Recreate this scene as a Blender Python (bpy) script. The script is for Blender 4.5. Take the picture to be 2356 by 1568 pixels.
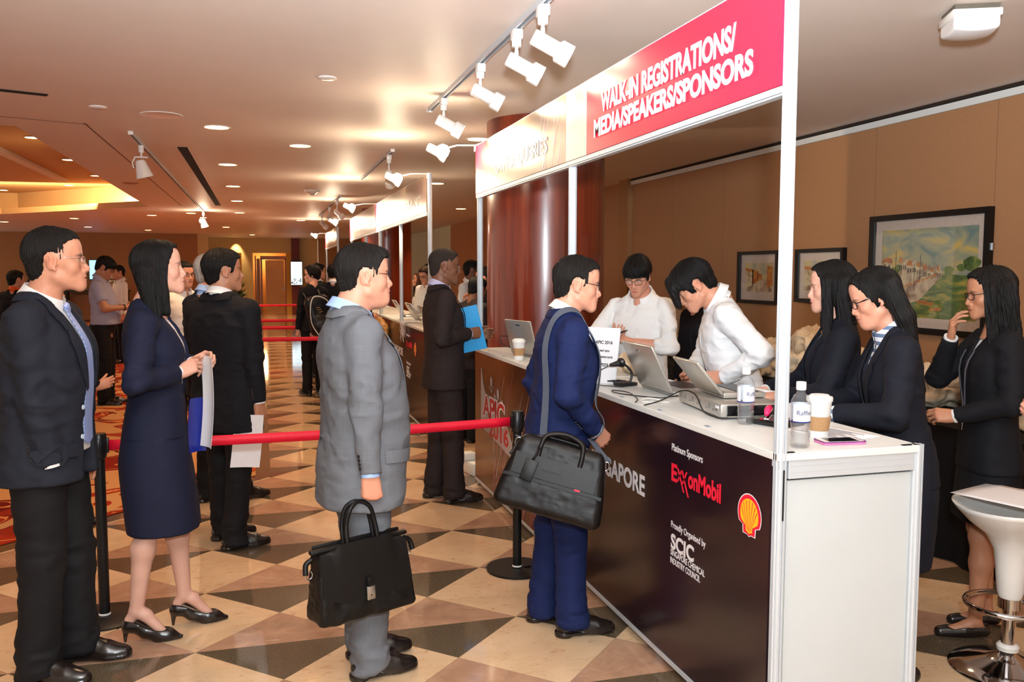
import bpy, bmesh, math, random, time
import numpy as np
from mathutils import Vector, Matrix
for _o in list(bpy.data.objects): bpy.data.objects.remove(_o)
SC = bpy.context.scene
# ------------------------------------------------------------------ camera (metres; +Y runs down the lobby, +X towards the counters)
def _camera():
    yaw, pitch, roll = .2822, .0786, .0015
    cy, sy, cp, sp = math.cos(yaw), math.sin(yaw), math.cos(pitch), math.sin(pitch)
    fwd = Vector((sy * cp, cy * cp, -sp)); right = Vector((cy, -sy, 0)); up = right.cross(fwd)
    r2 = right * math.cos(roll) + up * math.sin(roll); u2 = up * math.cos(roll) - right * math.sin(roll)
    cam = bpy.data.cameras.new('camera'); cam.sensor_width = 36; cam.lens = 2000.9 / 2356 * 36
    cam.clip_start = .05; cam.clip_end = 100
    o = bpy.data.objects.new('camera', cam); SC.collection.objects.link(o)
    M = Matrix((r2, u2, -fwd)).transposed().to_4x4(); M.translation = Vector((0, 0, 1.591))
    o.matrix_world = M
    SC.camera = o
_camera()
# ------------------------------------------------------------------ world, lights, exposure
_w = bpy.data.worlds.new('lobby_air'); SC.world = _w; _w.use_nodes = True
_bg = _w.node_tree.nodes['Background']; _bg.inputs[0].default_value = (1.0, .80, .64, 1); _bg.inputs[1].default_value = .5
SC.view_settings.view_transform = 'Standard'; SC.view_settings.look = 'None'; SC.view_settings.gamma = 1; SC.view_settings.exposure = 0.72
SC.view_settings.use_curve_mapping = False
SC.cycles.max_bounces = 6; SC.cycles.diffuse_bounces = 3; SC.cycles.glossy_bounces = 3; SC.cycles.transmission_bounces = 6; SC.cycles.transparent_max_bounces = 8
SC.cycles.sample_clamp_indirect = 4; SC.cycles.adaptive_threshold = .02; SC.cycles.use_denoising = True; SC.cycles.caustics_reflective = False; SC.cycles.caustics_refractive = False
def lamp(name, typ, loc, energy, color=(1, 1, 1), size=.1, aim=None, spot=None, blend=.5, size_y=None, spread=None):
    L = bpy.data.lights.new(name, typ); L.energy = energy; L.color = color
    if typ == 'AREA':
        L.size = size
        if size_y: L.shape = 'RECTANGLE'; L.size_y = size_y
        if spread: L.spread = spread
    else: L.shadow_soft_size = size
    if typ == 'SPOT': L.spot_size = math.radians(spot); L.spot_blend = blend
    o = bpy.data.objects.new(name, L); SC.collection.objects.link(o); o.location = loc
    if aim is not None: o.rotation_euler = (Vector(aim) - Vector(loc)).to_track_quat('-Z', 'Y').to_euler()
    return o
# the photographer's flash, on the camera with a diffuser: throws light forward and up to the ceiling
lamp('camera_flash', 'POINT', (.02, -.08, 1.84), 185, (.80, .92, 1.0), .06)
lamp('camera_flash_bounce', 'SPOT', (.02, -.08, 1.86), 1250, (.85, .94, 1.0), .08, (.40, .86, 2.85), 124, 1.)
WARM = (1.0, .62, .34); HALO = (1.0, .78, .52)
# recessed ceiling downlights
for _x, _y, _e in ((-.33, 8.1, 60), (-.34, 10.9, 60), (-.35, 13.6, 60), (-.36, 16.4, 60), (-.38, 19.6, 60), (2.0, 8.1, 45), (2.45, 12.3, 60), (3.8, 17.0, 60), (-1.4, 20, 60), (-2.3, 21, 40), (-4.2, 22.8, 60),
                   (-.87, 25.9, 80), (1.0, 22., 60), (-3.2, 28.5, 90), (-.2, 31, 110), (.9, 31.5, 60), (-.33, 5.2, 50), (-2.5, 5.0, 50), (3.4, 5.2, 28), (3.3, 2.4, 22), (-4.5, 12.5, 60), (-4.5, 17, 60)):
    lamp('downlight_lamp', 'SPOT', (_x, _y, 2.83 if not (_x < -2.3 and 9 < _y < 21) else 3.3), _e * (1.7 if _y > 15 else 1.2), WARM, .07, (_x, _y, 0), 110, .6)
lamp('cove_lamp', 'AREA', (-3.6, 19.35, 3.02), 60, (1, .72, .36), 4.2, (-3.55, 20.1, 3.15), size_y=.06)
lamp('cove_lamp', 'AREA', (-2.28, 13.2, 3.0), 14, (1, .66, .3), .06, (-3.2, 13.2, 3.5), size_y=8.5)
# ------------------------------------------------------------------ helpers
COL = bpy.context.scene.collection
V3 = Vector

def link(o, parent=None):
    COL.objects.link(o)
    if parent is not None:
        o.parent = parent
    return o

def tag(o, label=None, cat=None, group=None, kind=None):
    if label: o['label'] = label
    if cat: o['category'] = cat
    if group: o['group'] = group
    if kind: o['kind'] = kind
    return o

def empty(name, loc=(0, 0, 0), rz=0.0, label=None, cat=None, group=None, scale=1.0, rot=None):
    o = bpy.data.objects.new(name, None)
    o.empty_display_size = .1
    o.location = loc
    o.rotation_euler = rot if rot is not None else (0, 0, rz)
    o.scale = (scale,) * 3
    COL.objects.link(o)
    return tag(o, label, cat, group)

def mesh_obj(name, verts, faces, m, parent=None, smooth=False, sharp=None, mats=None, mi=None):
    me = bpy.data.meshes.new(name)
    if isinstance(verts, np.ndarray) and isinstance(faces, np.ndarray) and len(faces):
        nv, nf, k = len(verts), len(faces), faces.shape[1]
        me.vertices.add(nv); me.vertices.foreach_set('co', verts.astype(np.float32).ravel())
        me.loops.add(nf * k); me.loops.foreach_set('vertex_index', faces.astype(np.int32).ravel())
        me.polygons.add(nf)
        me.polygons.foreach_set('loop_start', np.arange(0, nf * k, k, dtype=np.int32))
        me.polygons.foreach_set('loop_total', np.full(nf, k, dtype=np.int32))
        me.update(calc_edges=True); me.validate()
    else:
        me.from_pydata([tuple(v) for v in verts], [], [tuple(f) for f in faces])
        me.update()
    for mm in (mats or [m]):
        me.materials.append(mm)
    if mi is not None:
        me.polygons.foreach_set('material_index', np.array(mi, dtype=np.int32))
    if smooth:
        me.polygons.foreach_set('use_smooth', [True] * len(me.polygons))
        if sharp:
            me.set_sharp_from_angle(angle=math.radians(sharp))
    o = bpy.data.objects.new(name, me)
    return link(o, parent)

class MB:
    """collects shapes, then links them as ONE mesh object"""
    def __init__(s): s.v = []; s.f = []; s.mi = []; s.cur = 0
    def add(s, v, f):
        n = len(s.v); s.v += [tuple(p) for p in v]
        s.f += [tuple(i + n for i in q) for q in f]; s.mi += [s.cur] * len(f)
        return s
    def box(s, c, size, R=None, bev=0.0):
        x, y, z = (a / 2 for a in size)
        if bev > 0:
            b = min(bev, x * .98, y * .98, z * .98)
            pts = []
            bm = bmesh.new()
            bmesh.ops.create_cube(bm, size=1)
            for v in bm.verts: v.co = V3((v.co.x * 2 * x, v.co.y * 2 * y, v.co.z * 2 * z))
            bmesh.ops.bevel(bm, geom=list(bm.edges), offset=b, segments=2, profile=.5, affect='EDGES')
            bm.verts.index_update()
            pts = [v.co.copy() for v in bm.verts]; fs = [[v.index for v in f.verts] for f in bm.faces]
            bm.free()
        else:
            pts = [V3((i * x, j * y, k * z)) for i in (-1, 1) for j in (-1, 1) for k in (-1, 1)]
            fs = [(0, 1, 3, 2), (4, 6, 7, 5), (0, 4, 5, 1), (2, 3, 7, 6), (0, 2, 6, 4), (1, 5, 7, 3)]
        if R is not None: pts = [R @ p for p in pts]
        c = V3(c)
        return s.add([p + c for p in pts], fs)
    def tube(s, pts, r, n=10, caps=True, closed=False):
        pts = [V3(p) for p in pts]; m = len(pts)
        rr = r if isinstance(r, (list, tuple)) else [r] * m
        vs, fs = [], []
        up = None
        for i, p in enumerate(pts):
            a = pts[(i - 1) % m] if (closed or i > 0) else p
            b = pts[(i + 1) % m] if (closed or i < m - 1) else p
            t = (b - a).normalized()
            if up is None:
                up = V3((0, 0, 1)) if abs(t.z) < .9 else V3((1, 0, 0))
            u = (up - t * up.dot(t))
            if u.length < 1e-6: u = t.orthogonal()
            u.normalize(); w = t.cross(u); up = u
            for k in range(n):
                q = 2 * math.pi * k / n
                vs.append(p + (u * math.cos(q) + w * math.sin(q)) * rr[i])
        for i in range(m if closed else m - 1):
            for k in range(n):
                a, b = i * n + k, i * n + (k + 1) % n
                c, d = ((i + 1) % m) * n + (k + 1) % n, ((i + 1) % m) * n + k
                fs.append((a, b, c, d))
        if caps and not closed:
            fs.append(tuple(range(n - 1, -1, -1))); fs.append(tuple((m - 1) * n + k for k in range(n)))
        return s.add(vs, fs)
    def lathe(s, prof, n=32, c=(0, 0, 0), R=None):
        vs, fs = [], []
        c = V3(c)
        for (r, z) in prof:
            for k in range(n):
                q = 2 * math.pi * k / n
                p = V3((r * math.cos(q), r * math.sin(q), z))
                vs.append((R @ p if R is not None else p) + c)
        m = len(prof)
        for i in range(m - 1):
            for k in range(n):
                fs.append((i * n + k, i * n + (k + 1) % n, (i + 1) * n + (k + 1) % n, (i + 1) * n + k))
        if prof[0][0] > 1e-5: fs.append(tuple(range(n - 1, -1, -1)))
        if prof[-1][0] > 1e-5: fs.append(tuple((m - 1) * n + k for k in range(n)))
        return s.add(vs, fs)
    def prism(s, poly, M, d):
        """2D polygon placed by matrix M (4x4), extruded by d along local z"""
        n = len(poly)
        a = [M @ V3((x, y, 0)) for x, y in poly]; b = [M @ V3((x, y, d)) for x, y in poly]
        fs = [tuple(range(n - 1, -1, -1)), tuple(range(n, 2 * n))]
        fs += [(i, (i + 1) % n, n + (i + 1) % n, n + i) for i in range(n)]
        return s.add(a + b, fs)
    def sheet(s, grid, th=0.0, nrm=None):
        """grid[i][j] of points -> a surface; th>0 gives it thickness along nrm or its own normals"""
        m, n = len(grid), len(grid[0])
        G = np.array([[tuple(p) for p in r] for r in grid], float)
        if th:
            du = np.gradient(G, axis=0); dv = np.gradient(G, axis=1)
            N = np.cross(du, dv); N /= np.linalg.norm(N, axis=2, keepdims=True) + 1e-9
            if nrm is not None and (N * np.array(nrm)).sum() < 0: N = -N
            B = G - N * th
        vs = [tuple(p) for p in G.reshape(-1, 3)]
        fs = [(i * n + j, i * n + j + 1, (i + 1) * n + j + 1, (i + 1) * n + j) for i in range(m - 1) for j in range(n - 1)]
        if th:
            k = m * n
            vs += [tuple(p) for p in B.reshape(-1, 3)]
            fs += [tuple(k + q for q in reversed(f)) for f in fs[:]]
            ring = [(0, j) for j in range(n)] + [(i, n - 1) for i in range(1, m)] + [(m - 1, j) for j in range(n - 2, -1, -1)] + [(i, 0) for i in range(m - 2, 0, -1)]
            for a, b in zip(ring, ring[1:] + ring[:1]):
                p, q = a[0] * n + a[1], b[0] * n + b[1]
                fs.append((q, p, k + p, k + q))
        return s.add(vs, fs)
    def build(s, name, m, parent=None, smooth=None, loc=None, mats=None):
        o = mesh_obj(name, s.v, s.f, m, parent, smooth=bool(smooth), sharp=(smooth if smooth and smooth is not True else None), mats=mats, mi=(s.mi if mats else None))
        bm = bmesh.new(); bm.from_mesh(o.data)
        bmesh.ops.recalc_face_normals(bm, faces=bm.faces)
        bm.to_mesh(o.data); bm.free()
        if loc is not None: o.location = loc
        return o

def Rz(a): return Matrix.Rotation(a, 3, 'Z')
def Rx(a): return Matrix.Rotation(a, 3, 'X')
def Ry(a): return Matrix.Rotation(a, 3, 'Y')

# ---- materials
MATS = {}
def nodes(name):
    m = bpy.data.materials.new(name); m.use_nodes = True
    nt = m.node_tree; b = nt.nodes['Principled BSDF']
    return m, nt, b

def N(nt, typ, **kw):
    n = nt.nodes.new(typ)
    for k, v in kw.items():
        if k == 'inp':
            for i, val in v.items(): n.inputs[i].default_value = val
        else: setattr(n, k, v)
    return n

def rgb(r, g=None, b=None):
    """sRGB 0-255 -> linear"""
    f = lambda c: (c / 255 / 12.92) if c <= 10.3 else ((c / 255 + .055) / 1.055) ** 2.4
    return (f(r), f(g), f(b), 1.0)

def mat(name, color, rough=.5, metal=0., noise=.06, nscale=30, bump=0., bscale=200, bdist=.002, spec=.5, sheen=0., coat=0., emit=None, estr=0., trans=0., ior=1.45, alpha=1., stretch=None, sss=0.):
    if name in MATS: return MATS[name]
    m, nt, b = nodes(name)
    tc = N(nt, 'ShaderNodeTexCoord'); src = tc.outputs['Object']
    if stretch:
        mp = N(nt, 'ShaderNodeMapping'); mp.inputs['Scale'].default_value = stretch
        nt.links.new(src, mp.inputs['Vector']); src = mp.outputs['Vector']
    b.inputs['Base Color'].default_value = color
    if noise > 0:
        nz = N(nt, 'ShaderNodeTexNoise', inp={'Scale': nscale, 'Detail': 4.})
        nt.links.new(src, nz.inputs['Vector'])
        mx = N(nt, 'ShaderNodeMix', data_type='RGBA')
        c = color
        mx.inputs[6].default_value = tuple(min(1, x * (1 - noise * 2)) for x in c[:3]) + (1,)
        mx.inputs[7].default_value = tuple(min(1, x * (1 + noise * 2)) for x in c[:3]) + (1,)
        nt.links.new(nz.outputs['Fac'], mx.inputs[0]); nt.links.new(mx.outputs[2], b.inputs['Base Color'])
    if bump > 0:
        n2 = N(nt, 'ShaderNodeTexNoise', inp={'Scale': bscale, 'Detail': 3.})
        nt.links.new(src, n2.inputs['Vector'])
        bp = N(nt, 'ShaderNodeBump', inp={'Strength': bump, 'Distance': bdist})
        nt.links.new(n2.outputs['Fac'], bp.inputs['Height']); nt.links.new(bp.outputs['Normal'], b.inputs['Normal'])
    b.inputs['Roughness'].default_value = rough; b.inputs['Metallic'].default_value = metal
    b.inputs['Specular IOR Level'].default_value = spec
    b.inputs['Sheen Weight'].default_value = sheen; b.inputs['Coat Weight'].default_value = coat
    b.inputs['Coat Roughness'].default_value = .08
    b.inputs['IOR'].default_value = ior; b.inputs['Transmission Weight'].default_value = trans; b.inputs['Alpha'].default_value = alpha
    if sss: b.inputs['Subsurface Weight'].default_value = sss; b.inputs['Subsurface Radius'].default_value = (.01, .004, .002)
    if emit: b.inputs['Emission Color'].default_value = emit; b.inputs['Emission Strength'].default_value = estr
    MATS[name] = m
    return m

def text_mesh(txt, size, name, m, parent, M, align='LEFT', sx=1., bold=0., shear=0., depth=.0012, space=1.):
    cu = bpy.data.curves.new(name, 'FONT'); cu.body = txt; cu.size = size
    cu.align_x = align; cu.offset = bold; cu.shear = shear; cu.extrude = depth / 2; cu.space_character = space
    cu.resolution_u = 4
    t = bpy.data.objects.new(name + '_tmp', cu); COL.objects.link(t)
    dg = bpy.context.evaluated_depsgraph_get()
    me = bpy.data.meshes.new_from_object(t.evaluated_get(dg))
    bpy.data.objects.remove(t); bpy.data.curves.remove(cu)
    S = Matrix.Diagonal((sx, 1, 1, 1))
    me.transform(M @ S)
    me.materials.clear(); me.materials.append(m); me.name = name
    o = bpy.data.objects.new(name, me)
    return link(o, parent)

def frame(o, x, y):
    """4x4 from an origin and two axes"""
    x = V3(x).normalized(); y = V3(y); y = (y - x * y.dot(x)).normalized(); z = x.cross(y)
    return Matrix(((x.x, y.x, z.x, o[0]), (x.y, y.y, z.y, o[1]), (x.z, y.z, z.z, o[2]), (0, 0, 0, 1)))

def copy_thing(root, loc, rz=None, label=None):
    r = root.copy(); COL.objects.link(r); r.location = loc
    if rz is not None: r.rotation_euler = (0, 0, rz)
    if label: r['label'] = label
    for ch in list(root.children):
        c = ch.copy(); COL.objects.link(c); c.parent = r
        for g in list(ch.children):
            d = g.copy(); COL.objects.link(d); d.parent = c
    return r
# ------------------------------------------------------------------ people: implicit shapes -> smooth meshes
def vhash(i, j, k):
    h = (i * 374761393 + j * 668265263 + k * 2147483647) & 0xffffffff
    h = ((h ^ (h >> 13)) * 1274126177) & 0xffffffff
    return ((h ^ (h >> 16)) & 0xffff) / 65535.0
def vnoise(P):
    P = np.asarray(P, float); I = np.floor(P).astype(np.int64); F = P - I; F = F * F * (3 - 2 * F)
    out = 0
    for a in (0, 1):
        for b in (0, 1):
            for c in (0, 1):
                w = (F[:, 0] if a else 1 - F[:, 0]) * (F[:, 1] if b else 1 - F[:, 1]) * (F[:, 2] if c else 1 - F[:, 2])
                out = out + w * vhash(I[:, 0] + a, I[:, 1] + b, I[:, 2] + c)
    return out * 2 - 1
A3 = lambda *p: np.array(p, float)
def rc(a, b, r1, r2, sq=None):
    a = np.array(a, float); b = np.array(b, float)
    def f(P):
        pa = P - a; ba = b - a
        h = np.clip(pa @ ba / (ba @ ba + 1e-12), 0, 1)
        return np.linalg.norm(pa - h[:, None] * ba, axis=1) - (r1 + (r2 - r1) * h)
    return f
def el(c, r, R=None):
    c = np.array(c, float); r = np.array(r, float)
    def f(P):
        q = P - c
        if R is not None: q = q @ R
        k0 = np.linalg.norm(q / r, axis=1); k1 = np.linalg.norm(q / (r * r), axis=1)
        return k0 * (k0 - 1) / (k1 + 1e-9)
    return f
def bx(c, hs, rad=.005, R=None):
    c = np.array(c, float); hs = np.array(hs, float)
    def f(P):
        q = P - c
        if R is not None: q = q @ R
        q = np.abs(q) - (hs - rad)
        return np.linalg.norm(np.maximum(q, 0), axis=1) + np.minimum(q.max(axis=1), 0) - rad
    return f
def smin(a, b, k):
    if k <= 0: return np.minimum(a, b)
    h = np.maximum(k - np.abs(a - b), 0) / k
    return np.minimum(a, b) - h * h * k * .25
def smax(a, b, k): return -smin(-a, -b, k)
def uni(items, k=.01):
    """items: f or (f, k) union, ('-', f, k) subtraction, ('&', f, k) intersection"""
    def F(P):
        d = None
        for it in items:
            op, kk = '+', k
            if isinstance(it, tuple):
                if it[0] in ('-', '&'): op, f, kk = it
                else: f, kk = it
            else: f = it
            v = f(P)
            if d is None: d = v
            elif op == '+': d = smin(d, v, kk)
            elif op == '-': d = smax(d, -v, kk)
            else: d = smax(d, v, kk)
        return d
    return F
def poly2(pts, ax):
    """signed distance (neg inside) to a polygon in the plane of two coordinates ax"""
    pts = np.array(pts, float); n = len(pts)
    def f(P):
        q = P[:, ax]
        d = np.full(len(q), 1e9); s = np.ones(len(q))
        for i in range(n):
            a = pts[i]; b = pts[i - 1]
            e = b - a; w = q - a
            t = np.clip(w @ e / (e @ e + 1e-12), 0, 1)
            bb = w - t[:, None] * e
            d = np.minimum(d, (bb * bb).sum(1))
            c1 = q[:, 1] >= a[1]; c2 = q[:, 1] < b[1]; c3 = e[0] * w[:, 1] > e[1] * w[:, 0]
            s = np.where((c1 & c2 & c3) | (~c1 & ~c2 & ~c3), -s, s)
        return s * np.sqrt(d)
    return f
def nets(f, lo, hi, h):
    lo = np.array(lo, float) - h * 2; hi = np.array(hi, float) + h * 2
    B = 6
    nb = np.ceil((hi - lo) / (h * B)).astype(int)
    cen = [lo[i] + (np.arange(nb[i]) + .5) * h * B for i in range(3)]
    G = np.stack(np.meshgrid(*cen, indexing='ij'), -1).reshape(-1, 3)
    dc = f(G).reshape(nb)
    n = nb * B + 1
    V = np.repeat(np.repeat(np.repeat(np.where(dc > 0, 1., -1.), B, 0), B, 1), B, 2)
    V = np.pad(V, ((0, 1),) * 3, mode='edge').astype(np.float64)
    need = np.zeros(n, bool)
    for (i, j, k) in np.argwhere(np.abs(dc) < h * B * 1.45):
        need[i * B:i * B + B + 1, j * B:j * B + B + 1, k * B:k * B + B + 1] = True
    idx = np.argwhere(need)
    if len(idx) == 0: return np.zeros((0, 3)), np.zeros((0, 4), int)
    for c in range(0, len(idx), 200000):
        ii = idx[c:c + 200000]
        V[ii[:, 0], ii[:, 1], ii[:, 2]] = f(lo + ii * h)
    ins = V < 0
    cs = np.zeros(n - 1, np.int8)
    offs = [(a, b, c) for a in (0, 1) for b in (0, 1) for c in (0, 1)]
    sl = lambda o: tuple(slice(o[i], n[i] - 1 + o[i]) for i in range(3))
    for o in offs: cs += ins[sl(o)]
    act = np.argwhere((cs > 0) & (cs < 8))
    vid = np.full(n - 1, -1, np.int64); vid[act[:, 0], act[:, 1], act[:, 2]] = np.arange(len(act))
    acc = np.zeros((len(act), 3)); cnt = np.zeros(len(act))
    for a in offs:
        for ax in range(3):
            if a[ax]: continue
            b = list(a); b[ax] = 1
            va = V[act[:, 0] + a[0], act[:, 1] + a[1], act[:, 2] + a[2]]
            vb = V[act[:, 0] + b[0], act[:, 1] + b[1], act[:, 2] + b[2]]
            m = (va < 0) != (vb < 0)
            t = np.where(m, va / np.where(m, va - vb, 1), 0)
            p = np.array(a, float) + np.zeros((len(act), 3)); p[:, ax] += t
            acc[m] += p[m]; cnt[m] += 1
    P = lo + (act + acc / cnt[:, None]) * h
    Q = []
    for ax in range(3):
        o1, o2 = [(1, 2), (2, 0), (0, 1)][ax]
        s0 = [slice(1, n[i] - 1) for i in range(3)]; s0[ax] = slice(0, n[ax] - 1)
        s1 = list(s0); s1[ax] = slice(1, n[ax])
        x0 = ins[tuple(s0)]; x1 = ins[tuple(s1)]
        e = np.argwhere(x0 != x1)
        fl = x0[e[:, 0], e[:, 1], e[:, 2]]
        off = np.array([1, 1, 1]); off[ax] = 0
        e = e + off
        q = []
        for (u, v) in ((-1, -1), (0, -1), (0, 0), (-1, 0)):
            c = e.copy(); c[:, o1] += u; c[:, o2] += v
            q.append(vid[c[:, 0], c[:, 1], c[:, 2]])
        q = np.stack(q, 1); q[~fl] = q[~fl][:, ::-1]
        Q.append(q)
    return P, np.concatenate(Q)
def grad(f, P, e=.0015):
    g = np.stack([f(P + np.eye(3)[i] * e) - f(P - np.eye(3)[i] * e) for i in range(3)], 1)
    return g / (np.linalg.norm(g, axis=1, keepdims=True) + 1e-9)
def snap(f, P, off=0., it=6):
    P = np.array(P, float).reshape(-1, 3)
    for _ in range(it):
        g = grad(f, P); P = P - g * (f(P) - off)[:, None] * .9
    return P
def cat_mesh(parts):
    vs, fs, n = [], [], 0
    for v, f in parts:
        vs.append(v); fs.append(f + n); n += len(v)
    return np.concatenate(vs), np.concatenate(fs)
def rotm(v, ang):
    v = np.array(v, float); v /= np.linalg.norm(v); c, s = math.cos(ang), math.sin(ang); x, y, z = v
    return np.array([[c + x * x * (1 - c), x * y * (1 - c) - z * s, x * z * (1 - c) + y * s],
                     [y * x * (1 - c) + z * s, c + y * y * (1 - c), y * z * (1 - c) - x * s],
                     [z * x * (1 - c) - y * s, z * y * (1 - c) + x * s, c + z * z * (1 - c)]])
def unit(v): v = np.array(v, float); return v / (np.linalg.norm(v) + 1e-12)
def mirr(p, s): return (p[0] * s, p[1], p[2])

# ---- head (its own frame: +Y face, +Z up, origin between the eyes and ears)
def head_sdf(g):
    """g: nose, jaw, chin, fat, brow, female factors"""
    fa = g.get('fat', 0); jw = g.get('jaw', 1.); ns = g.get('nose', 1.); fem = g.get('fem', 0)
    it = [el((0, -.014, .034), (.0755 + fa * .004, .098, .0815)),
          (el((0, .026, -.03), (.0585 + fa * .008, .060, .083)), .03)]
    for s in (-1, 1):
        it.append((rc((s * .050 * jw, .002, -.062), (s * .014, .074, -.099), .019 + fa * .004, .0155 + fa * .002), .03))
        it.append((el((s * .040, .056, -.026), (.027 + fa * .003, .024, .027)), .025))
        it.append((el((s * .055, .02, .015), (.018, .03, .03)), .03))
    it.append((rc((-.030, .0765, .0165), (.030, .0765, .0165), .0125, .0125), .02))
    it.append((el((0, .055, .055), (.055, .034, .04)), .03))
    it.append((el((0, .080, -.101), (.017, .016 - .002 * fem, .015)), .022))
    if fa > 0: it.append((el((0, .035, -.108), (.042, .045, .022 + fa * .006)), .03))
    for s in (-1, 1):
        it.append(('-', el((s * .0325, .0985, .0005), (.019, .0185, .0115)), .013))
    for s in (-1, 1):
        it.append((el((s * .032, .0735, .0005), (.0155, .0128, .0118)), .006))
    y1 = .1065 + .006 * (ns - 1) * 2
    it.append((rc((0, .0835, .010), (0, y1, -.034), .0065, .0095 * (.9 + .1 * ns)), .012))
    it.append((rc((0, y1 - .004, -.036), (0, .089, -.046), .0085, .006), .008))
    for s in (-1, 1):
        it.append((el((s * .0125, .0935, -.0395), (.0075, .0105, .0075)), .007))
    it.append((el((0, .079, -.066), (.034, .018, .024)), .026))
    it.append((el((0, .0955, -.0635), (.0215, .0085, .0055)), .006))
    it.append((el((0, .0935, -.0745), (.018, .0085, .0062)), .006))
    it.append(('-', el((0, .104, -.0688), (.0245, .0115, .0013)), .003))
    for s in (-1, 1):
        R = rotm((0, 0, 1), s * -.35) @ rotm((1, 0, 0), -.2)
        it.append((el((s * .0755, -.012, -.006), (.0065, .0185, .0315), R), .007))
        it.append((rc((s * .077, -.006, -.030), (s * .076, .000, -.036), .006, .0055), .006))
        it.append(('-', el((s * .0835, -.008, .0), (.0055, .0105, .0185), R), .005))
        it.append((rc((s * .078, .0, -.012), (s * .075, .004, -.018), .0042, .004), .003))
        it.append((rc((s * .0815, -.016, .012), (s * .0785, -.015, -.018), .0022, .002), .003))
    for s in (-1, 1):
        it.append(('-', el((s * .0325, .092, -.0002), (.0142, .0145, .0050 + g.get('eye', 0))), .002))
    return uni(it)
def head_colors(P, sk, o):
    c = np.tile(np.array(sk[:3]), (len(P), 1))
    n = vnoise(P * 60) * .05 + vnoise(P * 160) * .04
    c *= (1 + n)[:, None]
    red = np.array([1.0, .62, .55])
    def mixin(w, col):
        nonlocal c
        c = c * (1 - w[:, None]) + np.array(col)[None] * w[:, None]
    g = lambda ctr, r: np.exp(-(((P - np.array(ctr)) / np.array(r)) ** 2).sum(1))
    for s in (-1, 1):
        mixin(.22 * g((s * .042, .07, -.028), (.022, .03, .02)), np.array(sk[:3]) * red)
        mixin(.35 * g((s * .078, -.012, -.006), (.012, .02, .03)), np.array(sk[:3]) * red)
    mixin(.25 * g((0, .11, -.036), (.014, .014, .012)), np.array(sk[:3]) * red)
    lip = o.get('lip', None) or tuple(np.array(sk[:3]) * np.array([.78, .42, .40]))
    w = np.clip(1.35 * np.exp(-(((P[:, 0]) / .021) ** 4) - ((P[:, 2] + .069) / .0105) ** 4) - .25, 0, 1) * (P[:, 1] > .078)
    mixin(w * o.get('lipw', .75), lip)
    mixin(.9 * np.exp(-((P[:, 0] / .024) ** 6) - ((P[:, 2] + .0688) / .0016) ** 2) * (P[:, 1] > .082), np.array(lip) * .25)
    hc = o.get('browcol', (.012, .009, .008))
    bz = .0205 - ((np.abs(P[:, 0]) - .030) / .026) ** 2 * .005
    w = np.exp(-((np.abs(P[:, 0]) - .033) / .019) ** 4 - ((P[:, 2] - bz) / .0052) ** 2) * (P[:, 1] > .05)
    w *= .85 + .15 * vnoise(P * np.array([700, 300, 500]))
    mixin(np.clip(w * 1.3 * o.get('brow', .85), 0, 1), hc)
    e = np.exp(-((np.abs(P[:, 0]) - .0325) / .0150) ** 4 - ((P[:, 2] - .0040) / .0019) ** 2) * (P[:, 1] > .06)
    mixin(np.clip(e * .95, 0, 1), (.01, .008, .007))
    if o.get('stubble'):
        w = np.clip(-(P[:, 2] + .035) / .03, 0, 1) * np.clip((P[:, 1] + .0) / .04, 0, 1) * (.6 + .4 * vnoise(P * 500))
        mixin(w * o['stubble'], (.03, .025, .022))
    if o.get('goatee'):
        w = np.exp(-(np.hypot(P[:, 0] / .03, 0)) ** 4) * np.clip((-.052 - P[:, 2]) / .01, 0, 1) * (P[:, 1] > .06) * np.clip(.6 + .6 * vnoise(P * 350), 0, 1)
        w *= ~((np.abs(P[:, 2] + .069) < .011) & (np.abs(P[:, 0]) < .02))
        mixin(np.clip(w * o['goatee'], 0, 1), (.02, .016, .014))
    return np.clip(c, 0, 1)

# hairline polygons in the (y, z) plane of the head
HL = {'short': [(.13, .076), (.068, .072), (.054, .050), (.038, .012), (.026, -.016), (.016, -.014), (.016, .020), (-.012, .032), (-.034, .022), (-.040, -.020), (-.042, -.052), (-.075, -.078), (-.2, -.085), (-.2, .25), (.2, .25), (.2, .066)],
      'recede': [(.13, .086), (.060, .080), (.030, .058), (.034, .014), (.026, -.014), (.016, -.010), (.014, .022), (-.012, .032), (-.034, .022), (-.040, -.024), (-.042, -.056), (-.075, -.082), (-.2, -.085), (-.2, .25), (.2, .25), (.2, .086)],
      'fringe': [(.13, .030), (.084, .026), (.064, .022), (.046, .0), (.034, -.030), (.016, -.028), (.012, .016), (-.012, .030), (-.034, .022), (-.040, -.024), (-.042, -.062), (-.08, -.088), (-.2, -.09), (-.2, .25), (.2, .25), (.2, .03)],
      'girl': [(.13, .096), (.070, .090), (.062, .066), (.052, .038), (.040, .010), (.028, -.02), (.012, -.07), (-.02, -.10), (-.06, -.14), (-.2, -.14), (-.2, .25), (.2, .25), (.2, .062)]}
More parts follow.
